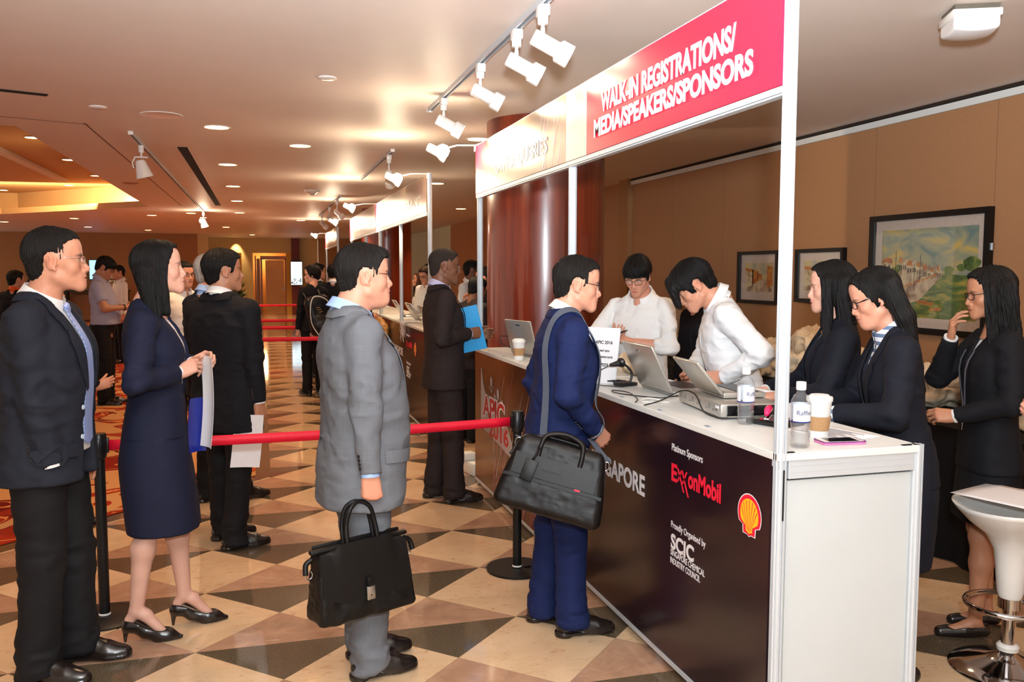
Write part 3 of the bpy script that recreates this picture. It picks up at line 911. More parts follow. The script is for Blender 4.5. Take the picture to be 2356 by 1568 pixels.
    out.update(tk=lambda P: tk(unbend(P)), base=base, garment=garment, top=top, unbend=unbend)
    def onto(pts, off=.004): return snap(base, np.array([bend(p) for p in pts]), off)
    out['onto'] = onto
    if jac and o.get('lapel', 1):
        zb = V[1] if V else 1.15; wop = V[2] if V else 0
        for X in (-1, 1):
            inn = [(0, -.086, 1.510), (.043, -.076, 1.507), (.072, -.038, 1.498), (.076, .01, 1.476), (.062, .06, 1.430), (.050 + wop * .3, .1, 1.36), (.030 + wop * .6, .13, 1.27), (.004 + wop, .14, zb)]
            outr = [(0, -.115, 1.474), (.052, -.105, 1.470), (.090, -.06, 1.462), (.108, .02, 1.438), (.105, .08, 1.385), (.108 + wop * .2, .11, 1.335), (.075 + wop * .5, .14, 1.24), (.014 + wop, .15, zb - .01)]
            if fem: sc = .88
            else: sc = 1.
            tt = np.linspace(0, 7, 36); rows = []
            ia = np.array([[np.interp(t, range(8), [p[k] for p in inn]) for k in range(3)] for t in tt]); oa = np.array([[np.interp(t, range(8), [p[k] for p in outr]) for k in range(3)] for t in tt])
            ia[:, 0] *= X * sc; oa[:, 0] *= X * sc
            G = np.stack([ia + (oa - ia) * u for u in np.linspace(0, 1, 5)], 1)
            sp = onto(G.reshape(-1, 3), .0075).reshape(G.shape)
            B = np.array([bend(p) for p in G[:, 0]])
            wv = np.clip(1 - tt / 3.2, 0, 1)[:, None]
            sp[:, 0] = sp[:, 0] * (1 - wv) + B * wv
            nt_ = 4.55
            for i, t in enumerate(tt):        # the notch between collar and lapel
                if abs(t - nt_) < .16: sp[i, 4] = sp[i, 4] * .45 + sp[i, 2] * .55
            MB().sheet(sp, .004).build('lapel' , jm, top, smooth=60)
    if o.get('buttons'):
        bmat, spots = o['buttons']
        for p in spots:
            c = onto([p], .004)[0]; nn = grad(base, c[None])[0]
            R = V3((0, 0, 1)).rotation_difference(V3(nn)).to_matrix()
            MB().lathe([(.0, .004), (.004, .0035), (.0085, .004), (.0095, .002), (.009, -.003)], 16, c, R).build('button', bmat, top, smooth=40)
    if o.get('pocket'):
        for X in o['pocket']:
            zz, x0, x1, yy = o.get('pz', 0.93), .085, .165, .10
            G = [[(X * (x0 + (x1 - x0) * u), yy - .06 * u, zz - .05 * w) for u in np.linspace(0, 1, 9)] for w in np.linspace(0, 1, 5)]
            g2 = onto(np.array(G).reshape(-1, 3), .006).reshape(5, 9, 3)
            MB().sheet(g2, .003).build('pocket_flap', jm, top, smooth=50)
    if not jac and o.get('placket'):
        ont2 = lambda pts, off=.004: snap(out['tk'], np.array([bend(p) for p in pts]), off)
        zs = np.linspace(1.425, hem + .02, 24); G = ont2(np.array([[(x, .22, z) for x in (-.014, 0, .014)] for z in zs]).reshape(-1, 3), .0030).reshape(24, 3, 3)
        MB().sheet(G, .002).build('placket', jm, top, smooth=60)
        for z in np.linspace(1.40, hem + .06, 7):
            c = ont2([(0, .22, z)], .004)[0]; nn = grad(base, c[None])[0]; R = V3((0, 0, 1)).rotation_difference(V3(nn)).to_matrix()
            MB().lathe([(0, .0025), (.0052, .002), (.0056, 0), (.005, -.002)], 12, c, R).build('shirt_button', M_PAPER, top, smooth=40)
        G = ont2(np.array([[(X_, .2, z) for X_ in np.linspace(-.05, -.135, 6)] for z in np.linspace(1.33, 1.20, 7)]).reshape(-1, 3), .0035).reshape(7, 6, 3)
        MB().sheet(G, .002).build('chest_pocket', jm, top, smooth=60)
    cb = o.get('cuffbuttons')
    if cb:
        for nm in cb[1]:
            a = arms[nm]; side = unit(np.cross(a['fd'], a['HM'][:, 0]) if cb[2:] == () else A3(*cb[2]))
            for k in range(4):
                c = snap(base, (a['W'] - a['fd'] * (.03 + .016 * k) + side * .045)[None], .002)[0]; nn = grad(base, c[None])[0]
                R = V3((0, 0, 1)).rotation_difference(V3(nn)).to_matrix()
                MB().lathe([(0, .003), (.0065, .0025), (.007, 0), (.006, -.002)], 12, c, R).build('cuff_button', cb[0], top, smooth=40)
    # ------------------------------------------------ shirt under the jacket, collar, cuffs, tie
    shm = o.get('shmat')
    if shm:
        sp = pr.copy(); sp[:, 1:4] -= .013
        st = trunk(sp, 2.5); tri = [rc(bend((X * .04, -.03, 1.462)), bend((X * .12, -.02, 1.415)), .036, .04) for X in (-1, 1)]
        def sh_f(P):
            U = unbend(P); d = st(U)
            for t in tri: d = smin(d, t(P), .04)
            nc = o.get('shneck', nr * 1.02)
            d = smax(d, -rc(bend((0, -.028, 1.47)), bend((0, .02, 1.62)), nc, nc)(P), .004)
            return smax(d, .9 - U[:, 2], .004)
        parts = []
        if V and jac:
            f2 = lambda P: smax(sh_f(P), .0 - unbend(P)[:, 1], .004)
            mb = MB()
            v, q = nets(f2, bend((-.13, -.02, .88)) * A3(1, 0, 1) - A3(0, .1, .1), bend((.13, .2, 1.53)) + A3(0, .1, .1), .0085 * res)
            v = wrinkle(v, f2, .002, (10, 10, 6), 3.)
            mb.add(v, q.tolist())
        else: mb = MB()
        if jac:
            for nm, a in arms.items():
                if a['o'].get('showcuff', 1):
                    e = a['W'] - a['fd'] * a['o'].get('cuff', .004)
                    mb.tube([e - a['fd'] * .03, e, e + a['fd'] * .011], [.035 * sr, .0355 * sr, .0355 * sr], 20)
        shp = mb.build('shirt' if jac else 'collar_stand', shm, root, smooth=50) if mb.v else top
        if o.get('collar', 1):
            mb = MB(); til = ntilt * .8 + .12
            Rc = np.array(Rx(-til)); cs = (nr / .056) * o.get('collarw', 1.12 if jac else 1.22)
            rows = []
            op = o.get('colopen', 4. if o.get('tie') else 9.)
            for ph in np.linspace(-180 + op, 180 - op, 49):
                p = math.radians(ph); fr = (1 - math.cos(p)) / 2
                rx, ry = .062 * cs, .064 * cs
                base_p = lambda r, z: Rc @ A3(math.sin(p) * rx * r, -math.cos(p) * ry * r, z) + NB
                top_z = .058 - .022 * fr ** 1.5; tipk = max(0, (fr - .80) / .20)
                dn = .040 + .030 * tipk ** 1.2
                rows.append([base_p(1.0, -.012), base_p(1.0, top_z), base_p(1.05, top_z + .003), base_p(1.13 + .05 * fr, top_z - dn * .45), base_p(1.24 + .12 * fr + .10 * tipk, top_z - dn)])
            MB().sheet(rows, .0022).build('shirt_collar', o.get('colmat') or shm, shp, smooth=60)
        if o.get('tie'):
            tm = o['tie']; zs = np.linspace(1.468, o.get('tiez', .98 if (V and V[2] > 0) else (V[1] if V else 1.1) + .02), 26); G = []
            fb = lambda P: sh_f(P)
            for i, z in enumerate(zs):
                t = i / 25
                w = .017 if i == 0 else (.014 + .028 * min(1, t * 1.5))
                if i == 25: w = .004
                if i < 2: w = .020 - .004 * i
                G.append([(x * w, .22, z) for x in (-1, -.5, 0, .5, 1)])
            g2 = np.array([bend(p) for p in np.array(G).reshape(-1, 3)]); td = unit(bend((0, 1, PV[2])) - PV)
            for _ in range(40):
                st_ = np.maximum(fb(g2) - .006, 0); st_ = np.where(unbend(g2)[:, 1] > .062, st_, 0); g2 = g2 - td[None] * (st_ * .8)[:, None]
            g2 = g2.reshape(26, 5, 3)
            td = bend((0, 1, PV[2])) - PV
            for i in range(26): g2[i] += td * (.012 * math.exp(-i * .8) + .004)
            MB().sheet(g2, .004).build('tie', tm, root, smooth=60)
            kn = g2[0].mean(0)
            kv, kq = nets(el(kn + A3(0, -.004, .0), (.017, .011, .019)), kn - .03, kn + .03, .004)
            mesh_obj('tie_knot', kv, kq, tm, root.children[-1], smooth=True)
    # ------------------------------------------------ glasses
    gl = o.get('glasses')
    if gl:
        gm, lw, lh, wire = gl[:4]; mb = MB(); ln = MB(); full = gl[4] if len(gl) > 4 else True
        for X in (-1, 1):
            ring = []
            for k in range(28):
                t = 2 * math.pi * k / 28; c, s_ = math.cos(t), math.sin(t)
                ring.append(A3(X * .033 + lw * np.sign(c) * abs(c) ** .55, .1015 - abs(X * .033 + lw * c) ** 2 * 3.2, -.001 + lh * np.sign(s_) * abs(s_) ** .6))
            rr = [frH(p * hs) for p in ring]
            if full: mb.tube(rr, wire, 6, closed=True)
            else: mb.tube(rr[1:14], wire, 6)
            ln.add([tuple(x) for x in rr], [tuple(range(28))])
            ex = X * (.033 + lw)
            ey = .1015 - ex * ex * 3.2
            tp = [(ex, ey, lh * .45), (X * .073, ey - .012, lh * .5), (X * .0765, .030, .011), (X * .0760, .010, .017), (X * .0725, -.008, .020)]
            mb.tube([frH(A3(*p) * hs) for p in tp], [wire, wire * 1.15, wire * gl[5] if len(gl) > 5 else wire, wire, wire * .8], 6)
        mb.tube([frH(A3(x, y, z) * hs) for x, y, z in ((-.033 + lw * .92, .1005, .004), (0, .104, .008), (.033 - lw * .92, .1005, .004))], wire, 6)
        go = mb.build('glasses', gm, root, smooth=60)
        ln.build('lens', MATS['lens_glass'], go)
    PEOPLE[key] = out
    out['world'] = lambda p: V3((loc[0], loc[1], loc[2] if len(loc) > 2 else 0)) + Rz(-math.radians(heading)) @ (V3(tuple(p)) * s)
    out['dir'] = lambda d: Rz(-math.radians(heading)) @ V3(tuple(d))
    print('person %-14s %.1fs' % (key, time.time() - T0))
    return out
# ------------------------------------------------------------------ the setting
def mth(nt, op, a, b=None, c=None):
    n = N(nt, 'ShaderNodeMath', operation=op)
    for i, x in enumerate((a, b, c)):
        if x is None: continue
        if isinstance(x, (int, float)): n.inputs[i].default_value = x
        else: nt.links.new(x, n.inputs[i])
    return n.outputs[0]
def mixc(nt, f, a, b):
    m = N(nt, 'ShaderNodeMix', data_type='RGBA')
    for i, x in ((0, f), (6, a), (7, b)):
        if isinstance(x, (tuple, float, int)): m.inputs[i].default_value = x
        else: nt.links.new(x, m.inputs[i])
    return m.outputs[2]
def ramp(nt, src, stops, interp='LINEAR'):
    r = N(nt, 'ShaderNodeValToRGB'); cr = r.color_ramp; cr.interpolation = interp
    while len(cr.elements) < len(stops): cr.elements.new(.5)
    for e, (p, c) in zip(cr.elements, stops): e.position = p; e.color = c if isinstance(c, tuple) else (c, c, c, 1)
    nt.links.new(src, r.inputs[0]); return r.outputs[0]
def marble_floor():
    m, nt, b = nodes('marble_floor'); L = nt.links.new
    tc = N(nt, 'ShaderNodeTexCoord'); sp = N(nt, 'ShaderNodeSeparateXYZ'); L(tc.outputs['Object'], sp.inputs[0])
    u = mth(nt, 'DIVIDE', mth(nt, 'SUBTRACT', sp.outputs[0], .7613), .3504); v = mth(nt, 'DIVIDE', mth(nt, 'SUBTRACT', sp.outputs[1], 3.7637), .3504)
    p = mth(nt, 'MULTIPLY', mth(nt, 'ADD', u, v), .5); q = mth(nt, 'MULTIPLY', mth(nt, 'SUBTRACT', u, v), .5)
    i = mth(nt, 'FLOOR', mth(nt, 'ADD', p, .5)); j = mth(nt, 'FLOOR', mth(nt, 'ADD', q, .5))
    par = mth(nt, 'FLOORED_MODULO', mth(nt, 'ADD', i, j), 2.)
    dp = mth(nt, 'SUBTRACT', p, i); dq = mth(nt, 'SUBTRACT', q, j); dv = mth(nt, 'SUBTRACT', dp, dq)
    up = mth(nt, 'GREATER_THAN', dv, 0.)
    rnd = N(nt, 'ShaderNodeTexWhiteNoise', noise_dimensions='2D'); cb = N(nt, 'ShaderNodeCombineXYZ'); L(i, cb.inputs[0]); L(j, cb.inputs[1]); L(cb.outputs[0], rnd.inputs['Vector'])
    off = N(nt, 'ShaderNodeVectorMath', operation='MULTIPLY_ADD'); L(cb.outputs[0], off.inputs[0]); off.inputs[1].default_value = (3.7, 5.1, 1.9); L(tc.outputs['Object'], off.inputs[2])
    co = off.outputs[0]
    def noise(scale, det=5., rough=.6, dist=0.):
        n = N(nt, 'ShaderNodeTexNoise', inp={'Scale': scale, 'Detail': det, 'Roughness': rough, 'Distortion': dist}); L(co, n.inputs['Vector']); return n.outputs['Fac']
    # cream marble, rust veins
    cream = ramp(nt, noise(3.2), [(.3, rgb(206, 172, 134)), (.7, rgb(226, 196, 160))])
    mpv = N(nt, 'ShaderNodeMapping'); mpv.inputs['Scale'].default_value = (9, 22, 9); mpv.inputs['Rotation'].default_value = (0, 0, .25); L(co, mpv.inputs['Vector'])
    vn = N(nt, 'ShaderNodeTexNoise', inp={'Scale': 1.6, 'Detail': 7., 'Roughness': .72, 'Distortion': .6}); L(mpv.outputs[0], vn.inputs['Vector'])
    vein = ramp(nt, vn.outputs['Fac'], [(.565, 0.), (.65, 1.)])
    cream = mixc(nt, mth(nt, 'MULTIPLY', vein, mth(nt, 'MULTIPLY', noise(2.), .95)), cream, rgb(168, 108, 64))
    # rosy marble, pale veins
    rose = ramp(nt, noise(5., 7., .7, .8), [(.3, rgb(150, 114, 92)), (.55, rgb(178, 140, 114)), (.8, rgb(200, 164, 138))])
    mpr = N(nt, 'ShaderNodeMapping'); mpr.inputs['Scale'].default_value = (5, 16, 5); L(co, mpr.inputs['Vector'])
    rn = N(nt, 'ShaderNodeTexNoise', inp={'Scale': 2.2, 'Detail': 8., 'Roughness': .75, 'Distortion': 1.2}); L(mpr.outputs[0], rn.inputs['Vector'])
    rose = mixc(nt, mth(nt, 'MULTIPLY', ramp(nt, rn.outputs['Fac'], [(.60, 0.), (.70, 1.)]), .6), rose, rgb(214, 182, 152))
    # dark granite with grain
    gran = ramp(nt, noise(260., 2., .7), [(.36, rgb(58, 50, 40)), (.5, rgb(86, 74, 58)), (.64, rgb(120, 104, 82))])
    red = mth(nt, 'GREATER_THAN', rnd.outputs['Value'], .93)
    split = mixc(nt, up, gran, mixc(nt, mth(nt, 'MULTIPLY', red, .5), rose, rgb(178, 92, 60)))
    col = mixc(nt, par, split, cream)
    e = mth(nt, 'MAXIMUM', mth(nt, 'ABSOLUTE', dp), mth(nt, 'ABSOLUTE', dq))
    col = mixc(nt, mth(nt, 'MULTIPLY', mth(nt, 'GREATER_THAN', e, .4965), .45), col, rgb(110, 86, 62))
    L(col, b.inputs['Base Color'])
    L(ramp(nt, noise(7., 3.), [(.3, .055), (.75, .10)]), b.inputs['Roughness'])
    b.inputs['Specular IOR Level'].default_value = .55
    return m
def carpet_mat():
    m, nt, b = nodes('floral_carpet'); L = nt.links.new
    tc = N(nt, 'ShaderNodeTexCoord')
    n1 = N(nt, 'ShaderNodeTexNoise', inp={'Scale': .9, 'Detail': 2., 'Distortion': 1.2}); L(tc.outputs['Object'], n1.inputs['Vector'])
    n2 = N(nt, 'ShaderNodeTexNoise', inp={'Scale': 1.7, 'Detail': 1.2, 'Distortion': 1.5}); L(tc.outputs['Object'], n2.inputs['Vector'])
    base = ramp(nt, n1.outputs['Fac'], [(.0, rgb(134, 32, 16)), (.44, rgb(158, 46, 22)), (.58, rgb(112, 22, 12))], 'CONSTANT')
    leaf = ramp(nt, n2.outputs['Fac'], [(.0, 0.), (.53, 1.)], 'CONSTANT')
    col = mixc(nt, leaf, base, rgb(206, 150, 98))
    rim = ramp(nt, n2.outputs['Fac'], [(.0, 0.), (.44, 1.), (.458, 0.)], 'CONSTANT')
    col = mixc(nt, rim, col, rgb(214, 140, 78))
    L(col, b.inputs['Base Color']); b.inputs['Roughness'].default_value = .95; b.inputs['Specular IOR Level'].default_value = .1
    n3 = N(nt, 'ShaderNodeTexNoise', inp={'Scale': 300., 'Detail': 2.}); L(tc.outputs['Object'], n3.inputs['Vector'])
    bp = N(nt, 'ShaderNodeBump', inp={'Strength': .4, 'Distance': .003}); L(n3.outputs['Fac'], bp.inputs['Height']); L(bp.outputs[0], b.inputs['Normal'])
    return m
def plane(name, pts, m, kind='structure'):
    o = mesh_obj(name, pts, [tuple(range(len(pts)))], m); o['kind'] = kind; return o
M_FLOOR = marble_floor(); M_CARPET = carpet_mat()
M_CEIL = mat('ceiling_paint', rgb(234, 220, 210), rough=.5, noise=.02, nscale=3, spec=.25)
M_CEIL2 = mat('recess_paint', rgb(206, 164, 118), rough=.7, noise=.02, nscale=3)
M_GRAN = mat('granite_strip', rgb(96, 74, 52), rough=.12, noise=.35, nscale=160)
def fabric_wall():
    m, nt, b = nodes('fabric_wall'); L = nt.links.new
    tc = N(nt, 'ShaderNodeTexCoord'); sp = N(nt, 'ShaderNodeSeparateXYZ'); L(tc.outputs['Object'], sp.inputs[0])
    mo = mth(nt, 'PINGPONG', sp.outputs[1], .61); seam = mth(nt, 'LESS_THAN', mo, .003)
    nz = N(nt, 'ShaderNodeTexNoise', inp={'Scale': 170., 'Detail': 4.}); mp = N(nt, 'ShaderNodeMapping'); mp.inputs['Scale'].default_value = (1, 1, .6); L(tc.outputs['Object'], mp.inputs[0]); L(mp.outputs[0], nz.inputs['Vector'])
    c = ramp(nt, nz.outputs['Fac'], [(.3, rgb(166, 118, 80)), (.7, rgb(182, 134, 94))])
    L(mixc(nt, mth(nt, 'MULTIPLY', seam, .5), c, rgb(90, 64, 44)), b.inputs['Base Color']); b.inputs['Roughness'].default_value = .85
    bp = N(nt, 'ShaderNodeBump', inp={'Strength': .2, 'Distance': .002}); L(nz.outputs['Fac'], bp.inputs['Height']); L(bp.outputs[0], b.inputs['Normal'])
    return m
M_WALL = fabric_wall()
M_CREAM = mat('cream_wall', rgb(214, 186, 132), rough=.7, noise=.03, nscale=4)
M_TANW = mat('tan_panel_wall', rgb(166, 120, 76), rough=.7, noise=.04, nscale=3)
M_MAROON = mat('maroon_pillar', rgb(112, 40, 34), rough=.5)
M_WHITE = mat('white_laminate', rgb(226, 228, 226), rough=.35, noise=.015, nscale=6)
M_ALU = mat('anodised_aluminium', rgb(204, 210, 216), rough=.34, metal=.25, noise=.02, nscale=20)
M_ALU2 = mat('groove_aluminium', rgb(150, 168, 190), rough=.35, metal=.5, noise=.02)
M_BLACK = mat('black_plastic', rgb(20, 20, 21), rough=.35, noise=.1)
M_BLACKM = mat('black_metal', rgb(16, 16, 17), rough=.42, noise=.08, metal=.2)
M_CHROME = mat('chrome', rgb(200, 200, 202), rough=.08, metal=1., noise=0)
M_SILVER = mat('silver_plastic', rgb(184, 180, 172), rough=.3, metal=.55, noise=.03, nscale=60)
M_PAPER = mat('paper', rgb(236, 235, 238), rough=.8, noise=.01)
M_WHITEP = mat('white_enamel', rgb(236, 232, 226), rough=.22, noise=.01)
M_INK = mat('black_ink', rgb(24, 23, 25), rough=.6, noise=0)
def floor_poly(name, pts, m, z): return plane(name, [(x, y, z) for x, y in pts], m)
floor_poly('floor', [(-10, -3), (6, -3), (6, 36), (-10, 36)], M_FLOOR, 0)
o = floor_poly('floor_border', [(.055, 6.95), (.055, 30.5), (-10, 30.5), (-10, -3.1)], M_GRAN, .002)
o = floor_poly('floor_carpet', [(-.06, 7.0), (-.06, 30.4), (-10, 30.4), (-10, -2.94)], M_CARPET, .006)
# ceiling with the raised bay on the left
ZC = 2.85
def ceil():
    P = [(-2.0, 8.56), (-2.04, 18.3), (-5.4, 21.6), (-10, 21.6), (-10, 8.56)]
    v = [(x, y, ZC) for x, y in P]; n = len(P)
    outer = [(6, -3, ZC), (6, 36, ZC), (-10, 36, ZC), (-10, -3, ZC)]
    v += outer   # 5..8
    f = [(8, 5, 0, 4), (5, 6, 1, 0), (6, 7, 3, 2, 1)]
    o = mesh_obj('ceiling', v, f, M_CEIL); o['kind'] = 'structure'
    # lip, setback and upper deck of the raised bay
    I = [(-2.42, 8.98), (-2.45, 18.45), (-5.55, 21.48), (-10, 21.48), (-10, 8.98)]
    fl = 2.97
    w = [(x, y, ZC) for x, y in P] + [(x, y, fl) for x, y in P]
    k = len(w); far = [(-2.04, 18.3), (-5.4, 21.6)]
    q = [(i, (i + 1) % 5, 5 + (i + 1) % 5, 5 + i) for i in range(4)]
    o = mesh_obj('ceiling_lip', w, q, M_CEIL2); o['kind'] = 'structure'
    w2 = []; q2 = []
    up = [(-1.75, 8.3), (-1.8, 18.75), (-5.2, 22.15), (-10, 22.15), (-10, 8.3)]
    w2 = [(x, y, fl) for x, y in P] + [(x, y, fl) for x, y in up] + [(x, y, 3.36) for x, y in up]
    for i in range(4):
        j = i + 1
        q2 += [(i, j, 5 + j, 5 + i), (5 + i, 5 + j, 10 + j, 10 + i)]
    q2.append((10, 11, 12, 13, 14))
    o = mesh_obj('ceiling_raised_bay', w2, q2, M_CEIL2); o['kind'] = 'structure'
    mb = MB()
    for a, b2 in (((-3.56, 9), (-3.56, 18.5)),):
        mb.box(((a[0]), (a[1] + b2[1]) / 2, 3.33), (.16, b2[1] - a[1], .05))
    o = mb.build('ceiling_bay_rib', M_CEIL); o['kind'] = 'structure'
ceil()
tr = MB(); tr.box((-1.40, 13.0, ZC - .001), (.012, 9.6, .004)); tr.box((-1.9, 8.1, ZC - .001), (1.1, .012, .004), Rz(.35))
o = tr.build('ceiling_groove', mat('groove', rgb(120, 84, 66), rough=.8)); o['kind'] = 'structure'
# right wall, picture rail
def wall(name, a, b, m, z0=0, z1=ZC, th=.12):
    a = V3((a[0], a[1], 0)); b = V3((b[0], b[1], 0)); d = (b - a).normalized(); nrm = V3((d.y, -d.x, 0)) * th
    v = [a, b, b + nrm, a + nrm]; v = [(p.x, p.y, z0) for p in v] + [(p.x, p.y, z1) for p in v]
    o = mesh_obj(name, v, [(3, 2, 1, 0), (4, 5, 6, 7), (0, 1, 5, 4), (1, 2, 6, 5), (2, 3, 7, 6), (3, 0, 4, 7)], m); o['kind'] = 'structure'; return o
wall('wall_right', (4.87, -1), (4.87, 11.1), M_WALL)
wall('wall_right_far', (4.95, 11.1), (4.95, 23.), M_WALL)
wall('wall_right_end', (4.95, 23.), (4.95, 34.), mat('green_lit_wall', rgb(206, 214, 190), rough=.7, noise=.02))  # same wall plane; greenish light on this stretch is put into its colour
wall('wall_right_pier', (4.80, 10.95), (4.80, 11.25), M_TANW)
mb = MB(); mb.box((4.855, 5.0, ZC - .055), (.03, 12, .05)); o = mb.build('trim_1', M_WHITE); o['kind'] = 'structure'
mb = MB(); mb.box((4.855, 5.0, ZC - .012), (.03, 12, .024)); o = mb.build('trim_shade', mat('shadow_gap', rgb(46, 34, 26), rough=.9)); o['kind'] = 'structure'  # solid dark strip; the shade of the gap is put into its colour
mb = MB(); mb.box((4.86, 5.0, .06), (.02, 12, .12)); o = mb.build('baseboard_right', M_TANW); o['kind'] = 'structure'
# far walls: tan panels on the left, cream with openings beyond the queue
M_DOOR = mat('door_wood', rgb(150, 98, 52), rough=.35, noise=.1, nscale=3, stretch=(6, 6, .6))
M_DARKW = mat('dark_opening', rgb(26, 20, 18), rough=.8)
wall('wall_left', (-10, 31.0), (-1.95, 31.0), M_TANW)
wall('wall_left_pier', (-1.95, 31.0), (-1.62, 31.0), M_CREAM)
Y0 = 34.0
wall('wall_back_left', (-2.9, Y0), (-1.0, Y0), M_CREAM)
wall('wall_back_mid', (-.62, Y0), (-.22, Y0), M_CREAM, 0, 2.3)
wall('wall_back_head', (-1.0, Y0), (1.22, Y0), M_CREAM, 2.30)
wall('wall_back_right', (1.22, Y0), (2.15, Y0), M_CREAM)
wall('wall_back_corner', (2.15, Y0 - .3), (5, Y0 - .3), M_TANW)
wall('wall_back_niche', (-1.05, Y0 + .35), (-.6, Y0 + .35), mat('amber_niche', rgb(222, 168, 70), rough=.7))
wall('wall_back_beyond', (-.8, Y0 + 1.6), (2.0, Y0 + 1.6), mat('amber_room', rgb(196, 134, 66), rough=.7))
wall('wall_back_recess', (1.6, Y0 - .02), (2.1, Y0 - .02), mat('amber_niche', rgb(222, 168, 70)), .0, 2.25, .02)
wall('wall_back_reveal', (.98, Y0 + .05), (1.22, Y0 + .05), mat('amber_niche', rgb(222, 168, 70)), 0, 2.3)
lamp('niche_fill', 'POINT', (.2, Y0 + .9, 2.0), 30, (1, .68, .34), .1)  # added light with no visible fixture, brightens the space behind the opening
lamp('niche_fill', 'SPOT', (-.8, Y0 - .35, 2.8), 60, (1, .7, .36), .05, (-.8, Y0 + .2, 1.2), 60, .6)  # added light with no visible fixture, aimed into the niche
mb = MB(); mb.box((.08, Y0 + .3, 1.05), (.07, .08, 2.1)); mb.box((.98, Y0 + .3, 1.05), (.09, .08, 2.1)); mb.box((.53, Y0 + .3, 2.13), (.97, .08, .14))
o = mb.build('door_1', M_DOOR); o['kind'] = 'structure'
d = MB().box((.57, Y0 + .32, 1.03), (.68, .05, 2.02)).build('door_leaf', mat('door_veneer', rgb(214, 160, 92), rough=.4, noise=.06, nscale=2), o)
MB().box((.86, Y0 + .25, .98), (.06, .06, .02)).box((.88, Y0 + .28, .98), (.02, .04, .12)).build('door_handle', M_CHROME, o)
mb = MB(); mb.box((-.13, Y0 + .5, 1.1), (.05, .3, 2.2)); mb.box((-.03, Y0 + .35, 1.05), (.12, .03, 2.1)); o = mb.build('door_2', M_DOOR); o['kind'] = 'structure'
# ------------------------------------------------------------------ columns
def wood_col():
    m, nt, b = nodes('mahogany_veneer'); L = nt.links.new
    tc = N(nt, 'ShaderNodeTexCoord'); mp = N(nt, 'ShaderNodeMapping'); mp.inputs['Scale'].default_value = (7, 7, .35); L(tc.outputs['Object'], mp.inputs[0])
    n1 = N(nt, 'ShaderNodeTexNoise', inp={'Scale': 1.6, 'Detail': 6., 'Roughness': .65}); L(mp.outputs[0], n1.inputs['Vector'])
    c = ramp(nt, n1.outputs['Fac'], [(.25, rgb(76, 20, 8)), (.5, rgb(114, 36, 14)), (.75, rgb(142, 54, 22))])
    sp = N(nt, 'ShaderNodeSeparateXYZ'); L(tc.outputs['Object'], sp.inputs[0])
    an = mth(nt, 'ARCTAN2', sp.outputs[1], sp.outputs[0]); sm = mth(nt, 'LESS_THAN', mth(nt, 'PINGPONG', an, .26), .004)
    L(mixc(nt, mth(nt, 'MULTIPLY', sm, .5), c, rgb(40, 10, 4)), b.inputs['Base Color'])
    b.inputs['Roughness'].default_value = .28; b.inputs['Coat Weight'].default_value = .8; b.inputs['Coat Roughness'].default_value = .09
    return m
M_COL = wood_col()
for (x, y), lab in (((2.36, 7.12), 'glossy red mahogany column behind the near registration booth'), ((2.47, 17.6), 'red mahogany column behind the far registration booth')):
    root = empty('column', (x, y, 0), 0, lab, 'column')
    MB().lathe([(.5, .10), (.5, ZC)], 72).build('shaft', M_COL, root, smooth=30)
    MB().lathe([(.52, 0), (.52, .09), (.505, .10)], 72).build('base_ring', M_GRAN, root, smooth=30)
root = empty('pillar', (1.32, Y0 - .25, 0), 0, 'square maroon pillar carrying the lit screen at the far end', 'pillar')
MB().box((0, 0, ZC / 2), (.30, .3, ZC)).build('shaft', M_MAROON, root)
# ------------------------------------------------------------------ ceiling fittings
M_EMIT = mat('lamp_glow', (1, .8, .5, 1), noise=0, emit=(1, .70, .38, 1), estr=5.)
M_HOT = mat('halogen_glow', (1, .9, .7, 1), noise=0, emit=(1, .86, .62, 1), estr=60.)
def downlight(x, y, z=ZC, r=.115, lit=True, lab=None, proto=[None]):
    root = empty('downlight', (x, y, z), 0, lab or 'round recessed ceiling downlight', 'downlight', 'recessed downlights in the lobby ceiling')
    MB().lathe([(r * .86, -.001), (r * .9, -.006), (r, -.004), (r * 1.02, .0)], 28).build('trim_ring', M_WHITEP, root, smooth=40)
    MB().lathe([(.0, -.0015), (r * .86, -.0015)], 28).build('bulb_face', M_EMIT if lit else M_WHITEP, root)
    return root
pts = [(-.33, 8.12), (-.33, 10.87), (-.345, 13.57), (-.355, 16.35), (-.38, 19.55), (2.02, 8.13), (2.45, 12.3), (3.87, 17.0), (-1.38, 20.0), (-2.27, 21.0), (-4.18, 22.8), (-6.18, 24.9), (-.87, 25.9), (.42, 9.06), (1.0, 22.), (-3.2, 28.5), (-.2, 31.), (-4.6, 27.0)]
OR = ('nearest', 'second', 'third', 'fourth', 'last')
DL = ['%s downlight of the row of five beside the long black air slot' % w for w in OR] + ['downlight above the far end of the near booth', 'downlight above the space behind the far booth', 'downlight beside the right wall behind the far booth', 'downlight just beyond the far end of the left track', 'downlight left of the far end of the left track', 'downlight in front of the raised bay, far left', 'leftmost downlight beyond the raised bay', 'small downlight nearest the cream far wall', 'unlit-looking cover disc nearest the middle track', 'downlight over the farthest red belt', 'downlight before the tan far left wall', 'downlight washing the cream wall niche', 'downlight over the far left carpet']
for i, (x, y) in enumerate(pts): downlight(x, y, lab=DL[i], r=.115 if y > 8 else .11)
for (x, y) in ((-2.84, 12.95), (-2.86, 15.33), (-2.85, 17.7), (-3.7, 19.8), (-5.3, 21.4)):
    downlight(x, y, 3.355, .10, lab='small downlight glowing up in the raised ceiling bay').update_tag()
